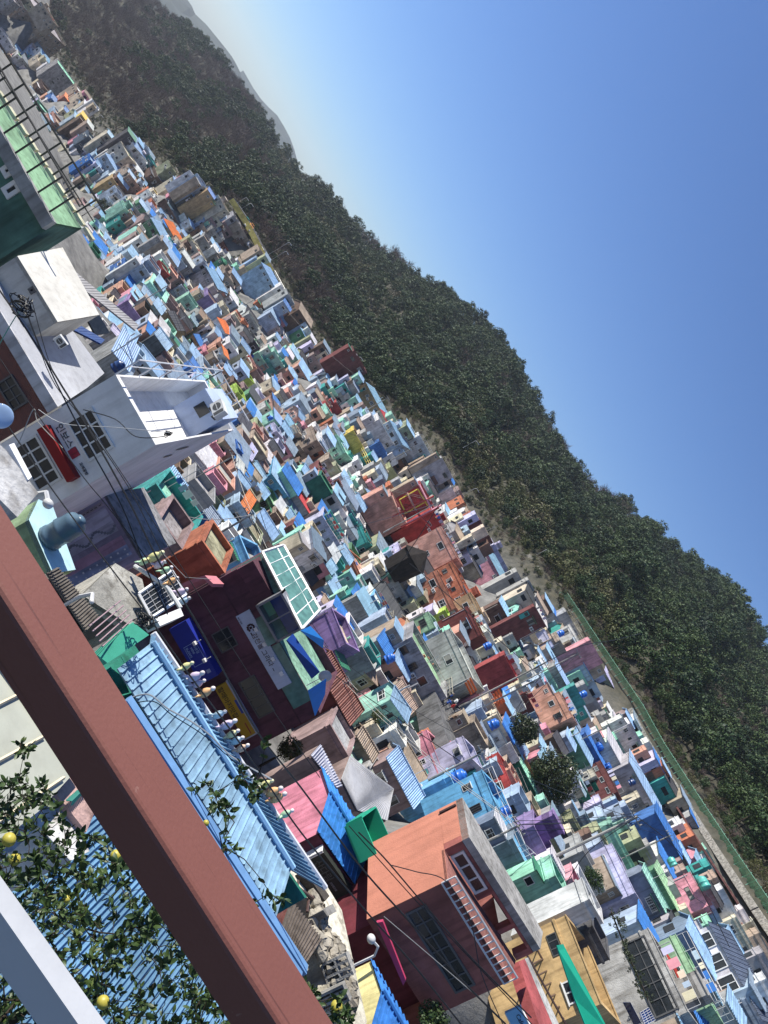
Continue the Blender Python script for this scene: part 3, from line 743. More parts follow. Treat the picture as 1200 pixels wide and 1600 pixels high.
# ------------------------------------------------------------------ house builder
def house_geo(d, base):
    """body and roof meshes (MB) of a house in its own metres, origin at the middle of its base"""
    lr, ll = d['lr'], d['ll']; H = d['P'].z - base; x0, x1, y0, y1 = -lr / 2, lr / 2, -ll / 2, ll / 2
    body, roof = MB(), MB(); k = d['roof']
    if k == 'f':
        t = .16; ph = min(.75, .35 + .12 * (d['x'] % 5)); zf = H - ph
        body.box(x0, x1, y0, y0 + t, 0, H); body.box(x0, x1, y1 - t, y1, 0, H); body.box(x0, x0 + t, y0 + t, y1 - t, 0, H); body.box(x1 - t, x1, y0 + t, y1 - t, 0, H)
        zz = max(H - d['hm'], .5)
        for (a, b_, c, e) in ((x0 - .07, x1 + .07, y0 - .07, y0), (x0 - .07, x1 + .07, y1, y1 + .07), (x0 - .07, x0, y0, y1), (x1, x1 + .07, y0, y1)): body.box(a, b_, c, e, zf - .14, zf + .02)
        roof.box(x0 + t, x1 - t, y0 + t, y1 - t, zf - .1, zf)
        for (a, b_, c, e) in ((x0 - .04, x1 + .04, y0 - .04, y0 + t + .04), (x0 - .04, x1 + .04, y1 - t - .04, y1 + .04), (x0 - .04, x0 + t + .04, y0 + t + .04, y1 - t - .04), (x1 - t - .04, x1 + .04, y0 + t + .04, y1 - t - .04)): body.box(a, b_, c, e, H, H + .05)
    else:
        body.box(x0, x1, y0, y1, 0, H - .02); o = .28; th = .07
        if k == 's':
            rise = ll * .15
            body.poly([(x0, y0, H - .02), (x0, y1, H + rise - .06), (x0, y1, H - .02)]); body.poly([(x1, y0, H - .02), (x1, y1, H - .02), (x1, y1, H + rise - .06)]); body.poly([(x0, y1, H - .02), (x0, y1, H + rise - .06), (x1, y1, H + rise - .06), (x1, y1, H - .02)])
            s = rise / ll; roof.slab([(x0 - o, y0 - o, H - o * s + th), (x1 + o, y0 - o, H - o * s + th), (x1 + o, y1 + o, H + rise + o * s + th), (x0 - o, y1 + o, H + rise + o * s + th)], th)
            n = int(lr / .5)
            for j in range(n + 1):
                xx = x0 - o + (lr + 2 * o - .05) * j / max(n, 1); roof.slab([(xx, y0 - o, H - o * s + th + .05), (xx + .05, y0 - o, H - o * s + th + .05), (xx + .05, y1 + o, H + rise + o * s + th + .05), (xx, y1 + o, H + rise + o * s + th + .05)], .05)
        elif k == 'g':
            rise = ll * .5 * .38; s = .38
            for xx in (x0, x1): body.poly([(xx, y0, H - .02), (xx, 0, H + rise - .05), (xx, y1, H - .02)])
            roof.slab([(x0 - o, y0 - o, H - o * s + th), (x1 + o, y0 - o, H - o * s + th), (x1 + o, 0, H + rise + th), (x0 - o, 0, H + rise + th)], th)
            roof.slab([(x0 - o, 0, H + rise + th), (x1 + o, 0, H + rise + th), (x1 + o, y1 + o, H - o * s + th), (x0 - o, y1 + o, H - o * s + th)], th)
            roof.box(x0 - o, x1 + o, -.1, .1, H + rise + th - .02, H + rise + th + .07)
            n = int(lr / .5)
            for j in range(n + 1):
                xx = x0 - o + (lr + 2 * o - .05) * j / max(n, 1); roof.slab([(xx, y0 - o, H - o * s + th + .05), (xx + .05, y0 - o, H - o * s + th + .05), (xx + .05, 0, H + rise + th + .05), (xx, 0, H + rise + th + .05)], .05)
        else:
            rise = min(lr, ll) * .35; e = [(x0 - o, y0 - o, H), (x1 + o, y0 - o, H), (x1 + o, y1 + o, H), (x0 - o, y1 + o, H)]; ap = (0, 0, H + rise)
            for j in range(4): roof.poly([e[j], e[(j + 1) % 4], ap])
            roof.poly([(p[0], p[1], H - .05) for p in e[::-1]])
            for j in range(4): a, c = e[j], e[(j + 1) % 4]; roof.poly([a, (a[0], a[1], H - .05), (c[0], c[1], H - .05), c])
    return body, roof, H
def win_spots(d, H):
    """(face, along, z, width, height) for the windows that show"""
    out = []; hm = d['hm']; top = H - (.55 if d['roof'] == 'f' else .35)
    lit = d['wl'] > 6.5
    for face, L_, px in (('r', d['lr'], d['wr']), ('l', d['ll'], d['wl'])):
        if px < 6.5: continue
        if d['w'] is not None:
            n = d['w'] if (px == max(d['wr'], d['wl'])) else min(d['w'], max(0, int(L_ / 2.6)))
        else: n = max(1, int(L_ / 2.4)) if hm > 1.5 else 0
        if n == 0 or hm < 1.0: continue
        rows = max(1, int(round(hm / 2.7))); rows = min(rows, 3)
        cols = max(1, int(math.ceil(n / (1 if d['w'] is None else rows)))); cols = min(cols, max(1, int(L_ / 1.0)))
        ww = min(1.5, L_ / cols * .5); hh = min(1.15, hm / rows * .45)
        for r_ in range(rows):
            for c in range(cols):
                if d['w'] is None and ro_.random() < .22: continue
                s = (c + .5) / cols * L_ - L_ / 2 + ro_.uniform(-.12, .12); z = top - hm / rows * (r_ + .42) + ro_.uniform(-.08, .08)
                out.append((face, s, z, ww * ro_.uniform(.6, 1.15), hh * ro_.uniform(.7, 1.15)))
    return out
def face_xf(d, face, s, z, off=0.0):
    if face == 'r': return (s, -d['ll'] / 2 - off, z), (0, 0, 0)
    return (-d['lr'] / 2 - off, -s, z), (0, 0, -math.pi / 2)
def make_house(d, label, group):
    c = d['P'] + d['u'] * d['lr'] / 2 + d['v'] * d['ll'] / 2; base = min(ground(c.x, c.y) - 1.0, d['P'].z - max(d['hm'], 2) - .8)
    t = thing('house', label, 'house', (c.x, c.y, base), d['yaw'], group)
    body, roof, H = house_geo(d, base); wc = jitc(C[d['wall']]); wc = tuple(q * .86 + .14 * (wc[0] + wc[1] + wc[2]) / 3 for q in wc) if d['K'] is None else wc; rcol = jitc(C[d['rc']], .12)
    body.build('wall', 'rough' if d['wall'] in ('gy', 'tn', 'ol', 'br', 'dg') and ro_.random() < .6 else 'wall', t, wc)
    sheet = d['roof'] in 'sg'
    roof.build('roof', 'sheet' if sheet else 'rough', t, rcol)
    sp = win_spots(d, H); big = d['h'] > 11
    for (face, s, z, ww, hh) in sp:
        st = ro_.choice([0, 1, 2, 3, 4, 5, 6, 7, 8]); loc, rot = face_xf(d, face, s, z, .01)
        link('window', WM[st], t, (1, 1, 1), loc, rot, (ww, 1, hh))
    if d['hm'] > 2.4 and d['wr'] > 12 and ro_.random() < .35 and d['w'] != 0:
        loc, rot = face_xf(d, 'r', d['lr'] * ro_.choice([-.36, .36]), max(.2, H - d['hm'] - .1), .01)
        link('door', DM, t, jitc(C[ro_.choice(['wh', 'br', 'tq', 'gy', 'bb'])]), loc, rot, (.85, 1, 1.9))
    if d['wr'] > 14 and ro_.random() < .55:
        b = MB(); sd2 = ro_.choice([-1, 1]); w2 = ro_.uniform(1.0, 2.2); h2 = H - ro_.uniform(.5, max(.6, d['hm'] * .6)); xa = sd2 * d['lr'] / 2; xb = xa + sd2 * w2; y2 = ro_.uniform(-.1, .5) - d['ll'] / 2; b.box(min(xa, xb), max(xa, xb), y2, y2 + d['ll'] * .6, 0, h2); b.build('annex', 'wall', t, jitc(C[ro_.choice(['wh', 'gy', 'cr', 'tn', d['wall'], d['wall']])]))
        b = MB(); b.box(min(xa, xb) - .12, max(xa, xb) + .12, y2 - .15, y2 + d['ll'] * .6 + .1, h2, h2 + .09); b.build('annex_roof', 'sheet', t, jitc(C[ro_.choice(['gy', 'W', 'S', 'G', 'tn', 'gb', 'dk'])]))
        if h2 > 2: link('window', WM[ro_.choice([0, 1, 3])], t, (1, 1, 1), ((xa + xb) / 2, y2 - .01, h2 - .85), (0, 0, 0), (.7, 1, .6))
    if sp and ro_.random() < .45:
        b = MB(); f, s, z, ww, hh = ro_.choice(sp); (x, y, z), rot = face_xf(d, f, s, z, 0); b.box(-ww * .65, ww * .65, -.5, 0, 0, .05); b.build('window_canopy', 'sheet', t, jitc(C[ro_.choice(['gy', 'G', 'S', 'br', 'W'])]), (x, y, z + hh / 2 + .12), rot)
    if d['hm'] > 3.6 and ro_.random() < .6:
        b = MB(); zb_ = H - d['hm'] * .5; b.box(-d['lr'] / 2 - .05, d['lr'] / 2 + .05, -d['ll'] / 2 - .06, -d['ll'] / 2, zb_, zb_ + .18); b.box(-d['lr'] / 2 - .06, -d['lr'] / 2, -d['ll'] / 2, d['ll'] / 2, zb_, zb_ + .18); b.build('floor_band', 'wall', t, jitc(wc, .2))
    if sp and ro_.random() < .4:
        f, s, z, ww, hh = ro_.choice(sp); loc, rot = face_xf(d, f, s + ww * .5 + .55, z - .5, 0); L_ = d['lr'] if f == 'r' else d['ll']
        if abs(s + ww * .5 + .55) < L_ / 2 - .4: link('air_conditioner', AM, t, (.7, .7, .68), loc, rot)
    if d['hm'] > 1.6 and ro_.random() < .5:
        b = MB(); xx = d['lr'] / 2 * ro_.choice([-.9, .92]); b.tube([(xx, -d['ll'] / 2 - .06, H - .5), (xx, -d['ll'] / 2 - .06, max(0, H - d['hm'] - 2))], .045, 5); b.build('drain_pipe', 'plain', t, ro_.choice([(.5, .5, .5), (.15, .15, .15), (.6, .58, .5)]))
    zr = H - .5
    if d['roof'] == 'f' and d['lr'] > 4 and d['ll'] > 4:
        q = ro_.random()
        if q < .3:
            b = MB(); a = ro_.uniform(1.2, 1.8); xx = ro_.uniform(-d['lr'] / 2 + 1.2, d['lr'] / 2 - 1.2); yy = d['ll'] / 2 - 1.3
            b.box(xx - a / 2, xx + a / 2, yy - .8, yy + .8, zr, H + ro_.uniform(.9, 1.6)); b.box(xx - a / 2 - .1, xx + a / 2 + .1, yy - .9, yy + .9, H + 1.6, H + 1.7); b.box(xx - a / 2, xx + a / 2, yy - .8, yy + .8, H + .5, H + 1.6)
            b.build('stair_room', 'wall', t, jitc(wc, .15))
        elif q < .6:
            b = MB(); z1 = H + .95
            pts = [(-d['lr'] / 2 + .1, -d['ll'] / 2 + .08), (d['lr'] / 2 - .1, -d['ll'] / 2 + .08), (d['lr'] / 2 - .1, d['ll'] / 2 - .1)]
            for (a, c_) in ((pts[0], pts[1]), (pts[1], pts[2])):
                b.tube([(a[0], a[1], z1), (c_[0], c_[1], z1)], .03, 4); b.tube([(a[0], a[1], z1 - .4), (c_[0], c_[1], z1 - .4)], .02, 4); n = max(2, int(math.dist(a, c_) / 1.1))
                for j in range(n + 1): x, y = a[0] + (c_[0] - a[0]) * j / n, a[1] + (c_[1] - a[1]) * j / n; b.tube([(x, y, H), (x, y, z1)], .025, 4)
            b.build('railing', 'metal', t, ro_.choice([(.6, .6, .6), (.1, .1, .1), (.5, .45, .35)]))
        if ro_.random() < .6:
            b = MB()
            for j in range(ro_.randint(3, 8)):
                x, y = ro_.uniform(-d['lr'] / 2 + .5, d['lr'] / 2 - .9), ro_.uniform(-d['ll'] / 2 + .4, d['ll'] / 2 - .8); s_ = ro_.uniform(.12, .4); b.box(x, x + s_ * ro_.uniform(.6, 2), y, y + s_, zr, zr + s_ * ro_.uniform(.6, 1.6))
            b.build('roof_clutter', 'plain', t, jitc(C[ro_.choice(['wh', 'tc', 'bb', 'gr', 'br', 'gy', 'rd'])]))
    elif d['roof'] in 'sg' and ro_.random() < .3:
        b = MB(); x = ro_.uniform(-.3, .3) * d['lr']; b.tube([(x, .2 * d['ll'], H), (x, .2 * d['ll'], H + 1.6 + d['ll'] * .1)], .09, 6); b.build('chimney', 'metal', t, (.45, .45, .45))
    d['ob'] = t; d['H'] = H; d['base'] = base; return t
# ------------------------------------------------------------------ labels that single each house out
LMK = [('the plum sign building', 400, 1020), ('the white terrace building', 250, 640), ('the black shingled tower', 640, 890), ('the red and yellow roof frame', 640, 800), ('the round dark tree', 870, 1210),
       ('the parked cars on the hill road', 395, 360), ('the large lilac house', 950, 1370), ('the big purple wall', 530, 1000), ('the bright mint cube', 850, 1380), ('the green netting fence', 1010, 1110),
       ('the terracotta block', 690, 1350), ('the orange roof', 265, 355), ('the school block', 60, 25), ('the teal cube', 185, 355), ('the long red roof', 480, 800), ('the yellow stair', 562, 690),
       ('the grey concrete house', 690, 1020), ('the blue slate house', 1150, 1500), ('the salmon blank wall', 375, 550), ('the pink gable', 470, 1260), ('the green house by the woods', 480, 540), ('the long purple wall', 215, 500),
       ('the glasshouse tunnel', 978, 1037), ('the crimson house', 790, 1220), ('the four window block', 100, 130), ('the tan cube', 495, 700), ('the crowded square', 735, 1110), ('the dark tile block', 130, 240)]
RK = dict(f='flat {} roof', s='sloping {} sheet roof', g='{} gable roof', h='{} hipped roof')
def direction(dx, dy):
    if abs(dx) > 2.2 * abs(dy): return 'right of' if dx > 0 else 'left of'
    if abs(dy) > 2.2 * abs(dx): return 'below' if dy > 0 else 'above'
    return ('lower ' if dy > 0 else 'upper ') + ('right of' if dx > 0 else 'left of')
USED = set()
def house_label(d):
    area = max(d['wl'] + d['wr'], 1) * d['mpp']; sz = 'small' if area < 5 else ('long' if d['wr'] * d['mpp'] > 11 else ('tall' if d['hm'] > 5 else ('low' if d['hm'] < 1.6 else '')))
    if d['K']:
        lab = d['K'] if len(d['K'].split()) > 3 else d['K'] + ' with ' + RK[d['roof']].format(CW[d['rc']])
        if lab not in USED: USED.add(lab); return lab
    x, y = centre(d); ls = sorted(LMK, key=lambda l: math.hypot(l[1] - x, l[2] - y))[:9]
    base = f"{sz} {CW[d['wall']]} house with {RK[d['roof']].format(CW[d['rc']])}".strip()
    for l in ls:
        dist = math.hypot(l[1] - x, l[2] - y); far = 'just ' if dist < 60 else ('' if dist < 130 else 'well ')
        for pre in ('', far):
            lab = f"{base}, {pre}{direction(x - l[1], y - l[2])} {l[0]}"
            if lab not in USED and len(lab.split()) <= 16: USED.add(lab); return lab
    for l in ls:
        lab = f"{sz} {CW[d['wall']]} {CW[d['rc']]}-roofed house between {ls[0][0]} and {l[0]}".strip()
        if lab not in USED and len(lab.split()) <= 16: USED.add(lab); return lab
    return base
allh = sorted(HS + FILL, key=lambda d: -(d['wl'] + d['wr']) * max(d['h'], 8))
keep = HS + [d for d in allh if d not in HS and d['P'].z - ground((d['P'] + d['u'] * d['lr'] / 2 + d['v'] * d['ll'] / 2).x, (d['P'] + d['u'] * d['lr'] / 2 + d['v'] * d['ll'] / 2).y) < d['hm'] + 7][:max(0, 298 - len(HS))]
rest = [d for d in allh if d not in keep and d['P'].z - ground((d['P'] + d['u'] * d['lr'] / 2 + d['v'] * d['ll'] / 2).x, (d['P'] + d['u'] * d['lr'] / 2 + d['v'] * d['ll'] / 2).y) < d['hm'] + 7]
for d in keep: make_house(d, house_label(d), 'houses packed on the terraced hillside')
# the remaining slivers of town, too many and too small to count
if rest:
    V, Fc, CO = [], [], []
    for d in rest:
        c = d['P'] + d['u'] * d['lr'] / 2 + d['v'] * d['ll'] / 2; base = ground(c.x, c.y) - 1.0; body, roof, H = house_geo(d, base); wc, rcol = jitc(C[d['wall']]), jitc(C[d['rc']])
        wb = MB()
        for (face, s, z, ww, hh) in win_spots(d, H):
            (x, y, z), rot = face_xf(d, face, s, z, .03)
            if face == 'r': wb.box(x - ww / 2, x + ww / 2, y - .02, y + .05, z - hh / 2, z + hh / 2)
            else: wb.box(x - .02, x + .05, y - ww / 2, y + ww / 2, z - hh / 2, z + hh / 2)
        cs, sn = math.cos(d['yaw']), math.sin(d['yaw'])
        for mb, col in ((body, wc), (roof, rcol), (wb, (.03, .035, .04))):
            i0 = len(V); V += [(c.x + x * cs - y * sn, c.y + x * sn + y * cs, base + z) for x, y, z in mb.v]; Fc += [tuple(i0 + k for k in f) for f in mb.f]; CO += [col] * len(mb.f)
    me = bpy.data.meshes.new('packed_houses'); me.from_pydata(V, [], Fc); ca = me.color_attributes.new('Col', 'FLOAT_COLOR', 'CORNER')
    arr = np.concatenate([np.tile((*c, 1), (len(f), 1)) for c, f in zip(CO, Fc)]).astype(np.float32); ca.data.foreach_set('color', arr.ravel()); me.materials.append(M['stuffw'])
    tag(link('packed_houses', me), 'slivers of many small houses packed between the larger ones', 'houses', kind='stuff')
print('kept', len(keep), 'rest', len(rest))
# ------------------------------------------------------------------ the nearer buildings
def V3(p, z=None): return Vector((p[0], p[1], p[2] if z is None else z))
class Wall:
    def __init__(s, A, B):     # A left top, B right top, seen from the viewpoint
        s.A = Vector(A); d = Vector((B[0] - A[0], B[1] - A[1], 0)); s.len = d.length; s.s = d.normalized(); s.n = Vector((s.s.y, -s.s.x, 0))
    def uv(s, px): p = onplane(px[0], px[1], s.A, s.n); return (p - s.A).dot(s.s), p.z
    def P(s, u, z, off=0): q = s.A + s.s * u + s.n * off; return Vector((q.x, q.y, z))
    def box(s, mb, u0, u1, z0, z1, o0, o1, mi=0): mb.obox(s.P(u0, z0, o0), s.s * (u1 - u0), s.n * (o1 - o0), (0, 0, z1 - z0), mi)
    def rect(s, LB, RT): (a, b), (c, d) = s.uv(LB), s.uv(RT); return min(a, c), max(a, c), min(b, d), max(b, d)
    def window(s, parent, LB, RT, nx=2, nz=1, frame='frame', bar=.04, part='window', glass='glass', deep=.06):
        u0, u1, z0, z1 = s.rect(LB, RT) if not isinstance(LB, (int, float)) else (LB, RT[0], RT[1], RT[2])
        b = MB(); f = bar * 1.6
        for (a, c, d, e) in ((u0, u1, z0, z0 + f), (u0, u1, z1 - f, z1), (u0, u0 + f, z0 + f, z1 - f), (u1 - f, u1, z0 + f, z1 - f)): s.box(b, a, c, d, e, -.02, deep)
        for k in range(1, nx): u = u0 + (u1 - u0) * k / nx; s.box(b, u - bar / 2, u + bar / 2, z0 + f, z1 - f, -.02, deep * .8)
        for k in range(1, nz): z = z0 + (z1 - z0) * k / nz; s.box(b, u0 + f, u1 - f, z - bar / 2, z + bar / 2, -.02, deep * .7)
        o = b.build(part, frame, parent, (1, 1, 1))
        g = MB(); s.box(g, u0 + f * .9, u1 - f * .9, z0 + f * .9, z1 - f * .9, -.02, .012); g2 = g
        gl = MB(); gl.v = [(a - WORLD[parent.name]['org'][0], b_ - WORLD[parent.name]['org'][1], c - WORLD[parent.name]['org'][2]) for a, b_, c in g2.v]; gl.f = g2.f; gl.m = g2.m
        gl.build('pane', glass, o); return o
def parrect(A, B, Cc): return Vector(A) + Vector(Cc) - Vector(B)
def prism(parent, top, zb, mats=('wall', 'rough'), cols=((.5, .5, .5), (.4, .4, .4)), names=('wall', 'roof'), par=0, sides=None):
    """walls below a roof outline; a parapet par high stands above the roof floor"""
    top = [Vector(p) for p in top]; b = MB(); n = len(top); c = sum(top, Vector()) / n
    for k in range(n):
        a, e = top[k], top[(k + 1) % n]; b.quad((a.x, a.y, zb), (e.x, e.y, zb), e, a)
    if par:
        inn = [p + (c - p).normalized() * .28 for p in top]
        for k in range(n):
            k2 = (k + 1) % n; b.quad(top[k], top[k2], inn[k2], inn[k]); lo = Vector((0, 0, -par)); b.quad(inn[k], inn[k2], inn[k2] + lo, inn[k] + lo)
    b.build(names[0], mats[0], parent, cols[0])
    r = MB(); r.slab([p - Vector((0, 0, par)) for p in (inn if par else [p + Vector((0, 0, .004)) for p in top])], .12); return r.build(names[1], mats[1], parent, cols[1])
def text(s, size, wall, u, z, parent, col, off=.05, name='lettering', ext=.01, mat='plain', rot=0, spacing=1.0):
    cu_ = bpy.data.curves.new('lettering', 'FONT'); cu_.body = s; cu_.size = size; cu_.extrude = ext; cu_.space_character = spacing
    t = bpy.data.objects.new('tmp', cu_); COL.objects.link(t); dg = bpy.context.evaluated_depsgraph_get(); me = bpy.data.meshes.new_from_object(t.evaluated_get(dg)); bpy.data.objects.remove(t)
    me.materials.clear(); me.materials.append(M[mat]); O = Vector(WORLD[parent.name]['org']) if parent.name in WORLD else Vector()
    mt = Matrix((wall.s, Vector((0, 0, 1)), wall.n)).transposed().to_4x4(); mt.translation = wall.P(u, z, off) - O
    me.transform(mt @ Matrix.Rotation(rot, 4, 'Z')); o = link(name, me, parent, col); return o
def ribsheet(parent, name, P00, P10, P11, P01, n, col, mat='aged', rib=.03, w=.35, th=.03, sag=0):
    """sheet roof: P00-P10 low edge, P01-P11 high edge, n raised ribs running from low to high"""
    P00, P10, P11, P01 = map(Vector, (P00, P10, P11, P01)); b = MB(); nn = (P10 - P00).cross(P01 - P00).normalized(); nn = nn if nn.z > 0 else -nn
    b.slab([P00, P10, P11, P01], -nn * th)
    for k in range(n):
        t0, t1 = (k + .5 - w / 2) / n, (k + .5 + w / 2) / n; A, B = P00.lerp(P10, t0), P00.lerp(P10, t1); D_, E = P01.lerp(P11, t0), P01.lerp(P11, t1); i = .25 * (B - A); j = .25 * (E - D_)
        v0 = len(b.v); b.v += [tuple(p) for p in (A, B, E, D_, A + i + nn * rib, B - i + nn * rib, E - j + nn * rib, D_ + j + nn * rib)]
        for q in ((4, 5, 6, 7), (0, 1, 5, 4), (1, 2, 6, 5), (2, 3, 7, 6), (3, 0, 4, 7)): b.f.append(tuple(v0 + x for x in q)); b.m.append(0)
    return b.build(name, mat, parent, col)
def zof(px, D): return at(px[0], px[1], D).z
def tops(pxs, z): return [onz(x, y, z) for x, y in pxs]
# --- plum building with the signs
D0 = 46; TL, TR = (370, 889), (490, 1120); z0 = zof(TL, D0)
A = at(*TL, D0); r0 = Vector((A.x, A.y, 0)).normalized(); yw = R(1.5) - math.atan2(r0.x, r0.y)
su = Vector((math.cos(yw), math.sin(yw), 0)); sv = Vector((-math.sin(yw), math.cos(yw), 0))
rr_ = ray(*TR); q = (rr_.x * A.y - rr_.y * A.x) / (su.x * rr_.y - su.y * rr_.x) if False else None
def along(A, u, px):       # distance along u from A whose azimuth meets the pixel column through px (same height)
    n = cu * 0; r_ = ray(*px); d = Vector((r_.x, r_.y, 0)); k = Vector((-d.y, d.x, 0)); return -(A - CAM).dot(k) / u.dot(k)
Lw = along(A, su, TR); B = A + su * Lw; B.z = z0
t = wthing('sign_building', 'plum coloured two-storey building with white, blue and yellow signs and glass balcony', 'building', (A.x, A.y, z0 - 12))
PL = (.125, .05, .07)
prism(t, [A, B, B + sv * 8, A + sv * 8], z0 - 12, ('wall', 'rough'), (PL, (.25, .45, .33)), par=.6)
W1 = Wall(A, B)
u0, z00 = W1.uv((397, 873)); b = MB(); ub = W1.uv((435, 935))[0]
b.obox(W1.P(.05, z0, -.02), W1.s * (ub), -W1.n * 7.5, (0, 0, 1.1)); b.build('upper_block', 'wall', t, PL)
b = MB()
for q in ((355, 950),): pass
mz = W1.uv((340, 905))[1]; W1.box(b, 0, Lw, mz - .04, mz + .04, -.01, .03); b.build('moulding', 'wall', t, tuple(x * .7 for x in PL))
W1.window(t, (330, 992), (373, 1007), 2, 1, 'dframe'); W1.window(t, (372, 1067), (430, 1110), 4, 1, 'dframe')
# white banner
u0, u1, z1, z2 = W1.rect((369, 963), (456, 1066)); b = MB(); W1.box(b, u0, u1, z1, z2, .0, .10); sg = b.build('banner', 'plain', t, (.50, .56, .68)); sg['label'] = 'white banner with brush lettering and a palette mark'
for k in range(4): b = MB(); uu = u0 + (u1 - u0) * (.22 + .2 * k); W1.box(b, uu, uu + .26, z2 - .34, z2 - .12, .10, .22); b.build('sign_lamp', 'plain', t, (.8, .8, .8))
hb = z2 - z1; text('감천을', hb * .42, W1, u0 + (u1 - u0) * .27, z1 + hb * .30, t, (.12, .07, .05), .11); text('그리다', hb * .42, W1, u0 + (u1 - u0) * .50, z1 + hb * .30, t, (.03, .03, .03), .11); text('~', hb * .4, W1, u0 + (u1 - u0) * .74, z1 + hb * .3, t, (.02, .02, .02), .11)
b = MB(); cu0, cz0 = u0 + (u1 - u0) * .2, z1 + hb * .5
for k in range(9):
    a = .5 + k * .6; W1.box(b, cu0 + .2 * math.cos(a) - .06, cu0 + .2 * math.cos(a) + .06, cz0 + .2 * math.sin(a) - .06, cz0 + .2 * math.sin(a) + .06, .10, .125)
W1.box(b, cu0 - .07, cu0 + .07, cz0 - .09, cz0 + .07, .10, .13); W1.box(b, cu0 + .26, cu0 + .45, cz0 - .2, cz0 - .13, .1, .12); b.build('palette_logo', 'plain', t, (.04, .015, .02))
text('부산 감천', hb * .13, W1, u0 + .1, z1 + hb * .06, t, (.05, .05, .08), .11)
# blue sign
u0, u1, z1, z2 = W1.rect((272, 978), (347, 1048)); b = MB(); W1.box(b, u0, u1, z1, z2, 0, .9); b.build('blue_fascia', 'plain', t, (.012, .025, .26))
hb = z2 - z1; uc = u0 + (u1 - u0) * .40
text('작은집', hb * .17, W1, uc, z1 + hb * .66, t, (.35, .5, .75), .92); text('MINI', hb * .17, W1, uc + .05, z1 + hb * .46, t, (.35, .5, .75), .92); text('BUSAN', hb * .17, W1, uc - .05, z1 + hb * .25, t, (.35, .5, .75), .92)
b = MB()
for (a, c, d, e) in ((uc - .15, uc + 1.2, z1 + hb * .18, z1 + hb * .19), (uc - .15, uc + 1.2, z1 + hb * .86, z1 + hb * .87), (uc - .15, uc - .13, z1 + hb * .18, z1 + hb * .87), (uc + 1.18, uc + 1.2, z1 + hb * .18, z1 + hb * .87)): W1.box(b, a, c, d, e, .9, .915)
b.build('sign_border', 'plain', t, (.35, .5, .75))
for uu in (u0 + (u1 - u0) * .35, u0 + (u1 - u0) * .66): b = MB(); W1.box(b, uu, uu + .22, z2 - .25, z2 - .1, .9, 1.2); W1.box(b, uu + .08, uu + .12, z2 - .1, z2 + .25, 1.0, 1.04); b.build('sign_lamp', 'plain', t, (.7, .7, .68))
b = MB(); W1.box(b, u0 + (u1 - u0) * .84, u0 + (u1 - u0) * .9, z1 + hb * .6, z1 + hb * .8, .9, .92); b.build('notice', 'plain', t, (.3, .35, .5))
# yellow sign
u0, u1, z1, z2 = W1.rect((337, 1073), (402, 1142)); b = MB(); W1.box(b, u0, u1, z1, z2, 0, .3); b.build('yellow_sign', 'plain', t, (.40, .24, .015)); hb = z2 - z1
b = MB(); W1.box(b, u0 - .08, u1 + .08, z2, z2 + .09, 0, .36); W1.box(b, u1, u1 + .08, z1, z2, 0, .34); b.build('sign_frame', 'plain', t, (.35, .36, .42))
text('할매아지맛집', hb * .46, W1, u0 + .1, z1 + hb * .18, t, (.02, .012, .01), .31, spacing=.95); b = MB(); W1.box(b, u0 + (u1 - u0) * .34, u0 + (u1 - u0) * .6, z1 + hb * .8, z2, .3, .31); b.build('sign_picture', 'plain', t, (.03, .05, .25)); b = MB(); W1.box(b, u0 + (u1 - u0) * .76, u0 + (u1 - u0) * .97, z1 + hb * .62, z1 + hb * .70, .3, .312); b.build('sign_stripe', 'plain', t, (.25, .02, .02))
# glass balconies on the roof side
M['greenglass'] = glass_mat('green_glass', (.10, .22, .19), .1); M['blueglass'] = glass_mat('blue_glass', (.01, .03, .12), .1)
Wb = Wall(W1.P(W1.uv((398, 947))[0], z0, 1.0), W1.P(W1.uv((430, 1003))[0], z0, 1.0))
u0, u1, z1, z2 = Wb.rect((399, 947), (473, 983)); b = MB()
for (a, c, d, e) in ((u0, u1, z1, z1 + .14), (u0, u1, z2 - .14, z2), (u0, u0 + .14, z1, z2), (u1 - .14, u1, z1, z2)): Wb.box(b, a, c, d, e, -1.0, 0)
Wb.box(b, (u0 + u1) / 2 - .04, (u0 + u1) / 2 + .04, z1 + .14, z2 - .14, -.1, -.02); b.build('balcony_frame', 'metal', t, (.22, .22, .23))
b = MB(); Wb.box(b, u0 + .14, u1 - .14, z1 + .14, z1 + (z2 - z1) * .5, -.9, -.85); b.build('green_interior', 'plain', t, (.25, .55, .35)); b = MB(); Wb.box(b, u0 + .14, u1 - .14, z1 + (z2 - z1) * .5, z2 - .14, -.06, -.03); b.build('pane', 'blueglass', t)
# slanted glass wall of the rooftop room
zg = z0 + .9; G1, G2, G3, G4 = at(410, 863, 47), at(472, 983, 44.5), at(500, 953, 47.5), at(443, 852, 50)
b = MB()
def bar(b, p, q, r=.05, mi=0): b.tube([p, q], r, 4, mi)
for (p, q) in ((G1, G2), (G2, G3), (G3, G4), (G4, G1)): bar(b, p, q, .11)
for k in range(1, 6): bar(b, G1.lerp(G2, k / 6), G4.lerp(G3, k / 6), .05)
bar(b, G1.lerp(G4, .68), G2.lerp(G3, .68), .05); b.build('glasshouse_frame', 'metal', t, (.70, .70, .68))
b = MB(); b.slab([G1, G2, G3, G4], Vector((.0, .03, -.03))); b.build('glasshouse_pane', 'greenglass', t)
b = MB(); zz = z0 - .3; b.slab([G1 + Vector((0, .6, -.3)), G2 + Vector((0, .6, -.3)), G3 + Vector((0, .8, -.3)), G4 + Vector((0, .8, -.3))], 2.2); b.build('rooftop_room', 'wall', t, (.20, .32, .27))
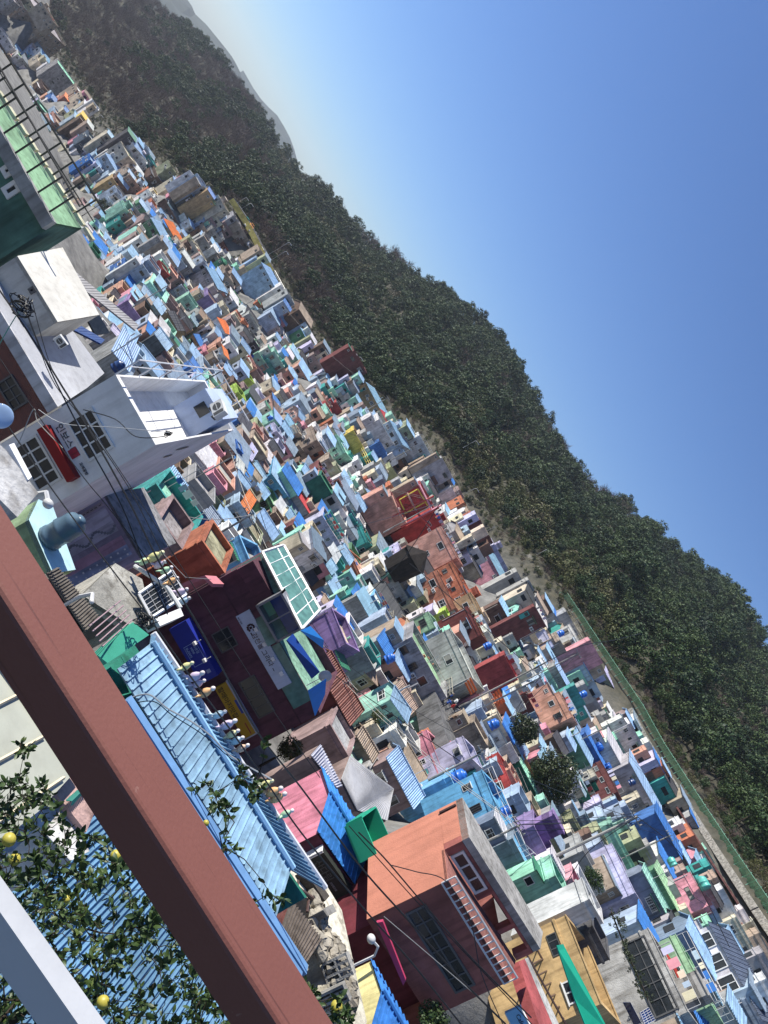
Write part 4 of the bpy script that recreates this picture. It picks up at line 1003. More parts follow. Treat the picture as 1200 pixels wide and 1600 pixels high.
b = MB(); u0, z1 = W1.uv((432, 1006)); u1, _ = W1.uv((478, 1098)); b.obox(W1.P(u0, z0 - 1.3, .01), W1.s * (u1 - u0), -W1.n * .1, (0, 0, 1.3)); b.build('green_window_band', 'greenglass', t)
for (k, pts, col) in ((0, ((448, 1000), (458, 990), (500, 1050), (488, 1060)), (.01, .06, .30)), (1, ((482, 1078), (510, 1060), (508, 1085), (493, 1118)), (.04, .26, .75)), (2, ((470, 985), (485, 978), (506, 1000), (505, 1012)), (.04, .30, .80))):
    P = [at(x, y, 44 - k * .6 + j * .4) for j, (x, y) in enumerate(pts)]; b = MB(); b.slab(P, .05); tag(b.build('tarpaulin', 'plain', None, col), ['dark blue tarpaulin stretched behind the green window band', 'crumpled bright blue tarpaulin at the corner of the plum roof', 'bright blue tarpaulin beside the glass rooftop room'][k], 'tarpaulin', 'blue tarpaulins on the plum building')
# --- small white building with the roof terrace, left of it the grey flat-roofed shop with brick front
zt = zof((243, 695), 24); Lp, Fp, Rp = onz(180, 585, zt), onz(243, 695, zt), onz(365, 672, zt)
t = wthing('terrace_house', 'white rendered house with walled roof terrace, red awning and grid window', 'house', (Fp.x, Fp.y, zt - 8))
Bp = parrect(Lp, Fp, Rp); prism(t, [Lp, Fp, Rp, Bp], zt - 8, ('cleanwall', 'cleanwall'), ((.72, .71, .70), (.74, .73, .71)), par=.9)
WF = Wall(Lp, Fp); WS = Wall(Fp, Rp)
WF.window(t, (103, 660), (180, 698), 3, 3, 'frame', .05); WF.window(t, (20, 700), (98, 748), 4, 2, 'frame', .05, 'shop_window')
u0, u1, z1, z2 = WF.rect((66, 672), (126, 745)); b = MB(); WF.box(b, u0, u1, z1, z2, 0, .35); b.build('awning', 'plain', t, (.22, .008, .01)); hb = z2 - z1
text('인보스타', .30, WF, WF.uv((88, 665))[0], z2 + .12, t, (.06, .06, .07), .02); u0, u1, z1, z2 = WF.rect((106, 705), (118, 706)); b = MB(); WF.box(b, u0, u0 + .3, z1, z1 + .3, 0, .03); b.build('red_seal', 'plain', t, (.35, .03, .05))
text('도예공방', .12, WF, WF.uv((124, 724))[0], WF.uv((124, 724))[1], t, (.1, .1, .12), .02)
for (p_, w_) in (((262, 712), .5), ((285, 700), .8)):
    u, z = WS.uv(p_); b = MB(); n = 14; b.poly([WS.P(u + w_ * math.cos(a * 6.283 / n), z + .10 * math.sin(a * 6.283 / n), .02) for a in range(n)][::1]); b.build('oval_opening', 'dframe', t)
pw = onz(312, 627, zt); 
WQ = Wall(Bp.lerp(Rp, .45), Rp); zq = zt
C0 = WS.P(WS.len - 3.4, zt - .9, -.3)
b = MB(); b.obox(C0, WS.s * 2.6, -WS.n * 1.4, (0, 0, 1.55)); b.build('tiled_roof_room', 'cleanwall', t, (.42, .50, .66))
b = MB(); b.obox(C0 + WS.s * -.02 - WS.n * .5 + Vector((0, 0, .75)), WS.s * .05, -WS.n * .5, (0, 0, .5)); b.build('window', 'glass', t)
o = link('air_conditioner', AM, None, (.62, .62, .60)); p = at(345, 643, 28); o.location = p; o.scale = (.8, .8, .8); o.rotation_euler = (0, 0, R(-35)); tag(o, 'grey outdoor air conditioner behind the tiled roof room of the white terrace house', 'air conditioner', 'air conditioner units')
b = MB()
for k in range(6):
    p, q = Bp.lerp(Lp, k / 5), None; b.tube([p, p + Vector((0, 0, .9))], .03, 5)
b.tube([Bp + Vector((0, 0, .9)), Lp + Vector((0, 0, .9))], .03, 5); b.tube([Bp + Vector((0, 0, .5)), Lp + Vector((0, 0, .5))], .02, 5)
for k in range(5): p = Bp.lerp(Rp, k / 5); b.tube([p, p + Vector((0, 0, .8))], .03, 5)
b.tube([Bp + Vector((0, 0, .8)), Rp + Vector((0, 0, .8))], .03, 5); b.build('railing', 'metal', t, (.7, .7, .7))
# grey shop
zs = zof((88, 636), 24); T = tops([(-40, 420), (90, 636), (136, 606), (163, 583), (110, 512), (30, 440)], zs); t = wthing('flat_roofed_shop', 'grey flat-roofed shop with dark brick front beside the white terrace house', 'shop', (T[1].x, T[1].y, zs - 8))
prism(t, T, zs - 8, ('brick', 'cleanwall'), ((1, 1, 1), (.36, .37, .40)), par=.0); WB = Wall(T[0], T[1]); b = MB(); WB.box(b, 0, WB.len, zs - .35, zs + .03, -.02, .06); b.build('fascia', 'wall', t, (.5, .5, .52)); WB.window(t, (-6, 600), (46, 628), 3, 2, 'dframe')
o = link('air_conditioner', AM, None, (.62, .62, .60)); o.location = at(96, 533, 24.5); o.scale = (.45, .45, .45); o.rotation_euler = (0, 0, R(25)); tag(o, 'outdoor air conditioner hung beside the grey shop roof under the wires', 'air conditioner', 'air conditioner units')
# --- grey hut with pale shed roof
zh = zof((90, 503), 25); T = tops([(27, 400), (90, 503), (137, 503), (80, 398)], zh); T = [T[0], T[1], T[2] + Vector((0, 0, .5)), T[3] + Vector((0, 0, .5))]
t = wthing('grey_hut', 'pale grey hut with a lean-to roof half in shadow', 'hut', (T[1].x, T[1].y, zh - 7)); prism(t, T, zh - 7, ('wall', 'cleanwall'), ((.42, .41, .38), (.62, .60, .54)))
WH = Wall(T[0], T[1]); WH.window(t, (44, 452), (58, 455), 1, 1, 'dframe')
for (pts, D, col, mat, lab, cat, nm) in ((((107, 433), (120, 426), (217, 508), (212, 516)), 38, (.28, .27, .27), 'sheet', 'long grey corrugated canopy sloping over the alley', 'canopy', 'canopy'), (((108, 512), (122, 506), (164, 531), (158, 537)), 30, (.012, .05, .20), 'sheet', 'navy blue sheet awning beneath the pale lean-to roof', 'awning', 'awning'),
        (((104, 440), (122, 436), (172, 520), (150, 524)), 40, (.02, .035, .04), 'glass', 'dark glazed lean-to under the grey corrugated canopy', 'lean-to', 'glazed_lean_to'), (((140, 460), (150, 455), (186, 480), (180, 488)), 42, (.05, .09, .09), 'glass', 'small dark glass awning beside the canopy', 'awning', 'glass_awning')):
    P = [at(x, y, D + (0, .8, .8, 0)[j]) for j, (x, y) in enumerate(pts)]; b = MB(); b.slab(P, .08); tag(b.build(nm, mat, None, col), lab, cat)
# --- green terrace building
zg = zof((128, 357), 29); a1, a2, a3, a4 = onz(-40, 128, zg), onz(88, 349, zg), onz(128, 357, zg), onz(-40, 92, zg)
t = wthing('green_building', 'dark green building with a pale green terrace, black railing and white doors', 'building', (a2.x, a2.y, zg - 8))
prism(t, [a1, a2, a3, a4], zg - 8, ('wall', 'wall'), ((.09, .19, .15), (.24, .42, .25)), names=('wall', 'terrace_floor')); WG = Wall(a1, a2)
b = MB(); WG.box(b, 0, WG.len, zg - .45, zg + .02, .0, .25); b.build('terrace_edge', 'wall', t, (.40, .40, .38))
for (LB, RT) in (((0, 264), (34, 264)), ((2, 295), (50, 288))):
    WG.window(t, LB, RT, 1, 2, 'frame', .09, 'door')
b = MB(); wo = Wall(a4, a3)
for k in range(16): p = wo.P(wo.len - .6 - k * .75, zg, -.1); b.tube([p, p + Vector((0, 0, 1.05))], .035, 5)
b.tube([wo.P(0, zg + 1.05, -.1), wo.P(wo.len, zg + 1.05, -.1)], .04, 5); b.tube([wo.P(0, zg + .5, -.1), wo.P(wo.len, zg + .5, -.1)], .025, 5)
for k in range(16): p = WG.P(WG.len - .4 - k * .75, zg, .1); b.tube([p, p + Vector((0, 0, 1.05))], .035, 5)
b.tube([WG.P(0, zg + 1.05, .1), WG.P(WG.len, zg + 1.05, .1)], .035, 5)
b.build('railing', 'metal', t, (.02, .02, .02)); b = MB(); n_ = wo
for k in range(18): p = wo.P(wo.len - k * .6, zg + .004, -.35); b.obox(p, wo.s * .5, wo.n * .3, (0, 0, .12))
b.build('edge_tile', 'wall', t, (.62, .60, .42))
zc = zg - 2.6; T = tops([(-40, 318), (58, 374), (92, 350), (60, 300), (-40, 250)], zc); t = wthing('concrete_annex', 'grey concrete annex with a stepped roof edge under the green building', 'building', (T[1].x, T[1].y, zc - 6)); prism(t, T, zc - 6, ('rough', 'rough'), ((.30, .30, .29), (.36, .36, .34)))
b = MB(); w_ = Wall(T[0], T[1]); w_.box(b, 0, w_.len, zc - 1.4, zc - 1.0, 0, .7); w_.box(b, 0, w_.len, zc - .3, zc, 0, .4); b.build('ledge', 'rough', t, (.3, .3, .29))
# --- lilac mural wall
A = at(165, 772, 31); B_ = onz(222, 870, A.z); t = wthing('mural_house', 'lilac house wall painted with bands, dots and a grey wave', 'house', (A.x, A.y, A.z - 8)); d_ = Wall(A, B_)
prism(t, [A, B_, B_ - d_.n * 4, A - d_.n * 4], A.z - 8, ('wall', 'rough'), ((.34, .30, .42), (.30, .30, .31))); L_ = d_.len
for k, (f0, f1, col) in enumerate(((.06, .12, (.42, .36, .42)), (.15, .36, (.50, .48, .62)), (.36, .52, (.40, .39, .50)), (.60, .74, (.45, .28, .40)), (.74, .9, (.34, .40, .62)))):
    b = MB(); d_.box(b, L_ * f0, L_ * f1, A.z - 5, A.z - .3, 0, .012); b.build('painted_band', 'wall', t, col)
b = MB()
for k in range(22): z = A.z - .5 - k * .2; d_.box(b, L_ * .09, L_ * .1, z, z + .12, .012, .02)
b.build('dashed_line', 'plain', t, (.06, .05, .06)); b = MB()
for k in range(44): z = A.z - .4 - k * .1; u = L_ * .44 + .16 * math.sin(k * .55); d_.box(b, u - .05, u + .05, z, z + .11, .012, .022)
b.build('grey_wave', 'plain', t, (.16, .17, .22)); b = MB()
for k in range(26): z = A.z - .5 - (k // 2) * .34; u = L_ * (.78 + .08 * (k % 2)); d_.box(b, u, u + .07, z, z + .07, .012, .02)
b.build('painted_dot', 'plain', t, (.62, .62, .68))
# --- blue rooftop tank on its pale blue roof
z_ = zof((90, 895), 18); T = tops([(45, 812), (82, 896), (118, 890), (82, 790), (60, 780)], z_); t = wthing('pale_blue_roof', 'small house with pale blue steep roof carrying a big dented blue tank', 'house', (T[1].x, T[1].y, z_ - 4)); prism(t, T, z_ - 4, ('wall', 'metal'), ((.30, .42, .24), (.42, .62, .66)))
o = link('water_tank', TM, None, (.09, .15, .20)); p = onz(76, 842, z_ + .05); o.location = p; o.scale = (.66, .66, .92); tag(o, 'big dented steel-blue water tank standing on the pale blue roof', 'water tank', 'water tanks')
# --- white speckled slab, mirror
t = wthing('stone_slab', 'grey speckled stone slab on a white ledge at the near side', 'slab', tuple(at(30, 760, 9))); P = [at(x, y, 9) for x, y in ((-60, 680), (8, 704), (60, 770), (27, 808), (-60, 780))]; z_ = P[2].z; P = tops([(-60, 640), (8, 702), (60, 770), (27, 808), (-50, 730)], z_); b = MB(); b.slab(P, .5); b.build('slab', 'rough', t, (.50, .50, .50)); P = tops([(14, 695), (22, 692), (50, 745), (44, 750)], z_ + .02); b = MB(); b.slab(P, .35); b.build('ledge', 'plain', t, (.7, .7, .7))
t = wthing('traffic_mirror', 'round convex traffic mirror with a blue sky reflection painted on', 'mirror', tuple(at(0, 650, 9))); c = at(-2, 650, 9); M['mirror'] = glass_mat('mirror_face', (.30, .42, .6), .05); b = MB(); b.ball((0, 0, 0), .15, .03, .15, 20, 10); o = b.build('mirror_face', 'mirror', None, (.4, .5, .7), smooth=True); o.parent = t; o.rotation_euler = (R(-35), 0, R(20)); b = MB(); b.tube([c + Vector((0, .06, 0)), c + Vector((0, .08, -2.2))], .03, 6); b.build('post', 'metal', t, (.5, .25, .05))  # the sky's blue reflection is put into the mirror face's base colour
# --- orange-brown wall keeps its mossy top; pink curved awning beside it
P = [at(x, y, 44) for x, y in ((262, 922), (300, 905), (320, 899), (333, 912), (331, 917), (318, 905), (300, 911), (264, 930))]
b = MB(); b.slab(P, Vector((.3, 1.6, 0))); tag(b.build('curved_awning', 'plain', None, (.50, .18, .20)), 'curved pink awning rim between the orange-brown wall and the plum building', 'awning')
# --- low concrete shelter, air conditioner box and framed black panel by the birds
zc = zof((180, 890), 20); T = tops([(128, 930), (205, 978), (236, 962), (222, 905), (180, 880)], zc); t = wthing('concrete_shelter', 'low concrete shelter with a shaded front painted dark and cable bundles', 'shelter', (T[0].x, T[0].y, zc - 4))
prism(t, T, zc - 4, ('rough', 'rough'), ((.44, .42, .37), (.42, .41, .37))); ws = Wall(T[0], T[1]); b = MB(); ws.box(b, .3, ws.len - .3, zc - 1.5, zc - .25, 0, .012); b.build('opening', 'dframe', t)  # dark panel on the solid wall stands in for the open front's shade
T = tops([(73, 895), (135, 987), (156, 966), (90, 886)], zof((135, 987), 14)); t = wthing('old_shed', 'shed roofed with weathered grey-brown corrugated sheet', 'shed', (T[0].x, T[0].y, T[0].z - 3)); ribsheet(t, 'roof', T[0], T[1], T[2], T[3], 22, (.17, .15, .13), 'rough', .03, .5)
b = MB(); b.slab([p + Vector((0, 0, -.15)) for p in T], 2.5); b.build('wall', 'rough', t, (.2, .19, .17))
z_ = zof((240, 960), 20); P = tops([(217, 928), (237, 965), (267, 943), (245, 905)], z_); P[2].z += .5; P[3].z += .5; t = wthing('framed_panel', 'white framed black grid panel tilted beside the cable bundle', 'panel', tuple(P[0])); b = MB()
for j in range(4): b.tube([P[j], P[(j + 1) % 4]], .045, 4)
b.build('frame', 'metal', t, (.75, .75, .75)); b = MB(); b.slab([p + Vector((0, 0, -.01)) for p in P], .05); b.build('panel', 'glass', t); b = MB()
for k in range(1, 6): b.tube([P[0].lerp(P[1], k / 6) + Vector((0, 0, .01)), P[3].lerp(P[2], k / 6) + Vector((0, 0, .01))], .01, 4)
for k in range(1, 5): b.tube([P[0].lerp(P[3], k / 5) + Vector((0, 0, .01)), P[1].lerp(P[2], k / 5) + Vector((0, 0, .01))], .01, 4)
b.build('grid', 'metal', t, (.35, .35, .36))
z_ = zof((246, 975), 18); P = tops([(243, 966), (250, 978), (287, 962), (282, 950)], z_); t = wthing('white_equipment_box', 'white equipment box under the cable bundle above the blue sign', 'box', tuple(P[0])); b = MB(); b.slab(P, .35); b.build('case', 'plain', t, (.74, .73, .70)); b = MB(); wb = Wall(P[0], P[1]); wb.box(b, .05, wb.len - .05, z_ - .3, z_ - .08, 0, .012); b.build('grille', 'dframe', t)
# --- blue corrugated roofs below the rail
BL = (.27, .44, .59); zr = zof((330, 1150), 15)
R0, R1 = onz(232, 990, zr), onz(470, 1395, zr); F0, F1 = onz(235, 985, zr - .25), onz(510, 1388, zr - .25)
rA, rB = onz(236, 1005, zr), onz(455, 1358, zr); fA, fB = onz(238, 990, zr - .3), onz(507, 1388, zr - .3); nA, nB = onz(184, 1045, zr - .25), onz(432, 1432, zr - .25)
t = wthing('blue_roofed_house', 'house under a bright blue corrugated roof with bird figures along its gutter', 'house', (nA.x, nA.y, zr - 5))
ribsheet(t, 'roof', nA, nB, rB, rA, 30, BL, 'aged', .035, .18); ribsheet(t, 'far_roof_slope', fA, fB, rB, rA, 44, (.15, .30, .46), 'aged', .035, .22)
b = MB(); b.tube([rA + Vector((0, 0, .05)), rB + Vector((0, 0, .05))], .06, 6); b.build('ridge_cap', 'metal', t, (.28, .50, .74))
b = MB(); b.tube([fA + Vector((0, 0, .02)), fB + Vector((0, 0, .02))], .07, 6); b.build('gutter', 'metal', t, (.66, .68, .72))
b = MB(); b.slab([p + Vector((0, 0, -.45)) for p in (nA, nB, fB, fA)], 3.5); b.build('wall', 'wall', t, (.03, .24, .17))
g0, g1, g2, g3 = onz(153, 1024, zr - .2), onz(168, 1036, zr - .2), onz(233, 992, zr + .1), onz(208, 972, zr + .1); b = MB(); b.slab([g0, g1, g2, g3], .35); b.build('green_fascia', 'plain', t, (.06, .36, .24))
for k in range(3): b = MB()
b = MB(); q0, q1 = onz(160, 1010, zr), onz(206, 968, zr)
for k in range(5): b.tube([q0 + Vector((-.1 * k, -.05 * k, .02 * k)), q1 + Vector((-.1 * k, -.05 * k, .02 * k))], .014, 5)
b.build('striped_rail', 'metal', t, (.36, .24, .26))
e0, e1 = onz(203, 1098, zr - .15), onz(470, 1505, zr - .15); l0, l1 = onz(-160, 1320, zr - 1.1), onz(260, 1960, zr - 1.1)
t = wthing('near_blue_roof', 'nearest blue corrugated roof spreading behind the fruit tree and the rail', 'house', (l0.x, l0.y, zr - 6)); ribsheet(t, 'roof', l0, l1, e1, e0, 70, (.17, .34, .52), 'aged', .035, .24)
b = MB(); s_ = (e1 - e0).normalized(); nn = Vector((s_.y, -s_.x, 0)); b.obox(e0 + Vector((0, 0, .0)) - s_ * .1, e1 - e0 + s_ * .2, -nn * -.22, (0, 0, .1)); b.obox(e0 + nn * .25 + Vector((0, 0, .03)), e1 - e0, nn * .1, (0, 0, .05)); b.build('ridge_flashing', 'metal', t, (.14, .28, .50))
b = MB(); b.slab([p + Vector((0, 0, -.3)) for p in (l0, l1, e1, e0)], 2.5); b.build('wall', 'wall', t, (.3, .3, .3))
b = MB(); P = [onz(x, y, zr - .30 + .03 * (j % 3)) for j, (x, y) in enumerate(((412, 1298), (430, 1290), (445, 1304), (438, 1326), (425, 1312)))]; b.slab(P, .02); tag(b.build('plastic_sheet', 'plastic', None, (.12, .36, .70)), 'torn blue plastic sheet at the broken corner of the blue roof', 'plastic sheet')
# --- bird figures: standing along the far gutter
BC = dict(y=(.66, .62, .28), l=(.62, .50, .62), p=(.66, .50, .58), o=(.70, .40, .18), b=(.48, .62, .68), c=(.68, .62, .34), e=(.70, .46, .32), g=(.44, .66, .42))
BN = dict(y='yellow', l='lilac', p='pink-lilac', o='orange', b='pale blue', c='cream', e='peach', g='green')
def bird_mesh():
    b = MB(); n = 12; prof = [(-.02, .0, .0), (0, .06, .05), (.0, .085, .12), (.005, .095, .19), (.0, .08, .26), (-.005, .05, .31), (0, .034, .335)]
    for (dy, r_, z) in prof:
        for k in range(n): a = 6.283 * k / n; b.v.append((r_ * math.cos(a), dy + r_ * 1.15 * math.sin(a), z))
    for j in range(len(prof) - 1):
        for k in range(n): k2 = (k + 1) % n; b.f.append((j * n + k, j * n + k2, (j + 1) * n + k2, (j + 1) * n + k)); b.m.append(0)
    b.tube([(0, .07, .10), (0, .15, .05), (0, .2, .0)], .04, 6, 0, .02); return b.mesh('body', ['plastic'], True)
def head_mesh():
    b = MB(); b.ball((0, -.01, .37), .052, .056, .06, 12, 8); b.ball((0, -.065, .365), .012, .02, .012, 6, 4); b.ball((.022, -.055, .385), .007, .006, .007, 6, 4, 1); b.ball((-.022, -.055, .385), .007, .006, .007, 6, 4, 1); return b.mesh('head', ['plastic', 'dframe'], True)
BM_, HM_ = bird_mesh(), head_mesh()
ordn = ['first','second','third','fourth','fifth','sixth','seventh','eighth','ninth','tenth','eleventh','twelfth','thirteenth','fourteenth','fifteenth','sixteenth','seventeenth','eighteenth','nineteenth','twentieth']
birds = [(217,882,'g'),(229,877,'y'),(240,887,'l'),(250,896,'g'),(259,913,'o'),(274,930,'l'),(278,944,'b'),(298,1037,'y'),(305,1057,'l'),(312,1067,'p'),(321,1082,'o'),(343,1116,'b'),(354,1133,'l'),(362,1147,'c'),(370,1157,'b'),(378,1169,'e'),(410,1228,'y'),(420,1241,'o'),(426,1250,'o'),(438,1276,'g')]
for i, (x, y, c) in enumerate(birds):
    if i < 7: p = at(x, y, 20.5); s = .95 if i != 1 else 1.3
    else:
        dln = fB - fA; r_ = ray(x, y); k = Vector((-r_.y, r_.x, 0)); tt = -(fA - CAM).dot(k) / dln.dot(k); p = fA + dln * tt + Vector((0, 0, .06)); s = (p - CAM).length / 17 * (.98 if c in 'ol' else .8)
    t = thing('bird_figure', f'{BN[c]} bird figure with a pale head, {ordn[i]} from the concrete shelter along the row', 'bird figure', tuple(p), R(150 + 25 * math.sin(i * 2.1)), 'pastel bird figures standing in a row')
    t.scale = (s, s, s); link('body', BM_, t, BC[c]); link('head', HM_, t, (.68, .62, .60) if c != 'y' else (.70, .68, .4))
b = MB(); tag((b.tube([at(210, 884, 20.6), at(262, 918, 20.4), at(282, 950, 20.2)], .06, 6), b.build('wall_ledge', 'metal', None, (.6, .6, .58)))[1], 'thin pale ledge carrying the upper bird figures by the shelter', 'ledge')
# --- pink gabled shop with blue roof and black sign
def gable(t, ra, rb, na, nb_, fa, fb, zb, wallc, gablec, roofc, ribs, rib=.05):
    ribsheet(t, 'roof', na, nb_, rb, ra, ribs, roofc, 'aged', rib, .22); ribsheet(t, 'far_roof_slope', fa, fb, rb, ra, ribs, roofc, 'aged', rib, .22)
    b = MB(); b.tube([ra + Vector((0, 0, .04)), rb + Vector((0, 0, .04))], .07, 6); b.build('ridge_cap', 'metal', t, tuple(x * .8 for x in roofc))
    i = .03; a, c, d_, e = na.lerp(nb_, i), na.lerp(nb_, 1 - i), fb.lerp(fa, i), fb.lerp(fa, 1 - i); lo = Vector((0, 0, -.08)); b = MB()
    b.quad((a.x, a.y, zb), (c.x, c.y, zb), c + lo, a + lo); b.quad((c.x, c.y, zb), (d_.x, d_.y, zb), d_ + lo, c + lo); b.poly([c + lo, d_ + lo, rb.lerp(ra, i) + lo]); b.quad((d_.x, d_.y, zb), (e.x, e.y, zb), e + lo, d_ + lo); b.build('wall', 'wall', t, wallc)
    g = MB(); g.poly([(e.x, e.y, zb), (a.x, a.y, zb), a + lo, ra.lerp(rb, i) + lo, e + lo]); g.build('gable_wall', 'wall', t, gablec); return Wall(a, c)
zr2 = zof((517, 1238), 32); ra, rb = onz(515, 1237, zr2), onz(584, 1352, zr2); na, nb_ = onz(496, 1298, zr2 - .6), onz(574, 1409, zr2 - .6); fa, fb = onz(502, 1196, zr2 - .5), onz(590, 1335, zr2 - .5)
t = wthing('pink_gable_shop', 'pink gabled shop with a bright blue ribbed roof and a black lettered sign', 'shop', (na.x, na.y, zr2 - 8))
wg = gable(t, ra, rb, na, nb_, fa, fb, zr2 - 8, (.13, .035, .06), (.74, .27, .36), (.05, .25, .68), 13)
u0, u1, z1, z2 = wg.rect((500, 1323), (563, 1384)); z2 = min(z2, na.z - .15); z1 = min(z1, z2 - .8); b = MB(); wg.box(b, u0, u1, z1, z2, 0, .35, 0); b.build('black_sign', 'plain', t, (.03, .035, .03)); hb = z2 - z1
text('산다림', hb * .5, wg, u0 + .25, z1 + hb * .28, t, (.11, .12, .11), .36); text('전망좋은집', hb * .13, wg, u0 + (u1 - u0) * .58, z1 + hb * .35, t, (.3, .3, .3), .36)
b = MB(); wg.box(b, u0 + .02, u0 + .06, z1, z2, .35, .37); wg.box(b, u0 - .05, u0, z1, z2, 0, .36); b.build('sign_edge', 'plain', t, (.75, .75, .75))
b = MB(); wg.box(b, u0 - .4, u1 - .2, z1 - 1.5, z1 - .15, 0, .06); b.build('shopfront', 'plain', t, (.14, .15, .16))
for k in range(4): uu = u0 - .1 + (u1 - u0) * k / 4.4; wg.window(t, uu, (uu + .62, z1 - 1.0, z1 - .5), 1, 1, 'dframe', .03, deep=.1)
# --- corrugated roofs behind it
for (pts, D, n, col, lab) in ((((680, 700), (830, 995), (1112, 1095), (1112, 822), (860, 655), (700, 515)), 47, 0, (.44, .44, .45), 'pale grey corrugated roof behind the pink gable'), (((395, 480), (640, 790), (690, 770), (600, 495), (415, 415)), 43, 0, (.52, .53, .62), 'small lilac-grey striped roof above the pink gable')):
    px = [(420 + x / 6, 1100 + y / 6) for x, y in pts]; z_ = zof(px[0], D); P = tops(px, z_); P = [p + Vector((0, 0, (j in (3, 4, 5)) * .5)) for j, p in enumerate(P)]
    t = wthing('sheet_roofed_house', lab, 'house', (P[0].x, P[0].y, z_ - 6)); k = len(P)
    if D == 47: ribsheet(t, 'roof', P[0], P[1], P[3], P[5], 42, col, 'metal', .04, .3); ribsheet(t, 'roof_end', P[1], P[2] + Vector((0, 0, .02)), P[3], P[3], 12, col, 'metal', .03, .3)
    else: ribsheet(t, 'roof', P[0], P[1], P[2], P[4], 16, col, 'metal', .07, .22)
    b = MB(); b.slab([p + Vector((0, 0, -.15)) for p in ((P[0], P[1], P[2], P[3], P[5]) if D == 47 else (P[0], P[1], P[2], P[4]))], 5); b.build('wall', 'wall', t, (.30, .22, .20))
# --- open green box on the terracotta roof
z_ = zof((587, 1345), 30); A = onz(563, 1275, z_ + .2); t = wthing('green_box', 'open bright green box structure beside the pink shop roof', 'shelter', (A.x, A.y, z_ - 3)); GC = (.02, .34, .20)
q = [onz(566, 1278, z_), onz(590, 1335, z_), onz(614, 1322, z_), onz(588, 1262, z_)]; h_ = .75
b = MB()
for j in range(4): a, c = q[j], q[(j + 1) % 4]; d_ = (c - a).normalized(); n_ = Vector((d_.y, -d_.x, 0)) * .08; b.obox(a - Vector((0, 0, h_ * (1 if j != 1 else .3))), c - a, n_, (0, 0, h_ * (1 if j != 1 else .3)))
b.build('side', 'plain', t, GC); b = MB(); b.slab([p - Vector((0, 0, h_)) for p in q], .1); b.build('floor', 'plain', t, GC)
q2 = [onz(590, 1335, z_ - h_), onz(586, 1370, z_ - h_), onz(617, 1352, z_ - h_), onz(614, 1322, z_ - h_)]; b = MB(); b.slab(q2, 1.2); b.build('step', 'plain', t, (.04, .40, .26))
# --- terracotta block with terrace and big dark windows
TC = (.52, .21, .14); T1 = at(700, 1375, 27); zl = T1.z; T0 = onz(573, 1437, zl); T2 = onz(797, 1533, zl); best = None
for k_ in range(10, 60):
    zz_ = zl + k_ * .08; Bt = onz(722, 1246, zz_); dl = Vector((T1.x - Bt.x, T1.y - Bt.y, 0)); nl = Vector((dl.y, -dl.x, 0)).normalized(); Ct = onplane(733, 1308, T1, nl); e_ = abs(Ct.z - zz_)
    if best is None or e_ < best[0]: best = (e_, zz_, Bt, Ct)
_, zu, Bc, Cc = best; Cc.z = zu; print('terracotta storey', zu - zl, best[0])
Pm = Vector((Cc.x, Cc.y, zl)); C2 = onz(844, 1483, zu); B2 = onz(848, 1456, zu)
left = (Cc - Bc); left.z = 0; t = wthing('terracotta_building', 'large terracotta building with roof terrace ladder rail and wide dark windows', 'building', (T1.x, T1.y, zl - 8))
back = (Bc - Cc); back.z = 0
lo = lambda p, z: Vector((p.x, p.y, z))
wl_ = Wall(lo(Bc, zl), T1)
b = MB(); b.quad(lo(Bc, zl - 3.3), lo(T1, zl - 3.3), T1, lo(Bc, zl)); b.quad(lo(Bc, zl - .01), lo(Pm, zl - .01), Cc, Bc)
b.build('left_wall', 'cleanwall', t, TC)
b = MB(); b.quad(lo(T1, zl - 3.3), lo(T2, zl - 3.3), T2, T1); b.poly([lo(p, zl - 3.3) for p in (T1, T2, T2 + back.normalized() * 9, lo(Bc, zl))]); wt = Wall(T1, T2); b.quad(lo(T2, zl - 8), lo(T2, zl - 8) + back.normalized() * 9, T2 + back.normalized() * 9, T2); b.build('front_wall', 'wall', t, (.30, .11, .09)); i_ = back.normalized() * .9 + (T2 - T1).normalized() * .9; b = MB(); b.quad(lo(T1 + i_, zl - 9), lo(T2 + i_, zl - 9), lo(T2 + i_, zl - 3.3), lo(T1 + i_, zl - 3.3)); b.quad(lo(Bc + i_, zl - 9), lo(T1 + i_, zl - 9), lo(T1 + i_, zl - 3.3), lo(Bc + i_, zl - 3.3)); b.build('lower_storey', 'wall', t, (.16, .03, .04))  # front_wall is darker than left_wall: its shade is put into the colour
b = MB(); C2l = C2
b.slab([lo(T1, zl - .02), lo(T2, zl - .02), lo(C2, zl - .02), lo(Cc, zl - .02)], .1); b.build('terrace_floor', 'rough', t, (.30, .13, .11))
b = MB(); b.slab([Bc + Vector((0, 0, .01)), Cc + Vector((0, 0, .01)), C2 + Vector((0, 0, .01)), B2 + Vector((0, 0, .01))], .3); b.build('roof', 'rough', t, (.37, .36, .34))
wu = Wall(Cc, C2); Lu = wu.len; hu = zu - .3 - zl; b = MB()
wu.box(b, 0, .35, zl, zu - .3, -.3, .02); wu.box(b, Lu * .40, Lu * .45, zl, zu - .3, -.3, .02); wu.box(b, Lu * .72, Lu * .76, zl, zu - .3, -.3, .02); wu.box(b, Lu - .3, Lu, zl, zu - .3, -.3, .02); wu.box(b, .35, Lu - .3, zu - .42, zu - .3, -.3, .015); b.build('front_frame', 'wall', t, (.36, .12, .10))
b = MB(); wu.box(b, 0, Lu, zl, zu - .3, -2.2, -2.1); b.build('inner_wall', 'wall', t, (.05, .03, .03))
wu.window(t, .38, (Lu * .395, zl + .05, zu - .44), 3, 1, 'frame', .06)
print('TERRA', zu - zl, Lu)
wt.window(t, (633, 1427), (743, 1537), 6, 2, 'dframe', .05)
b = MB(); n = 16
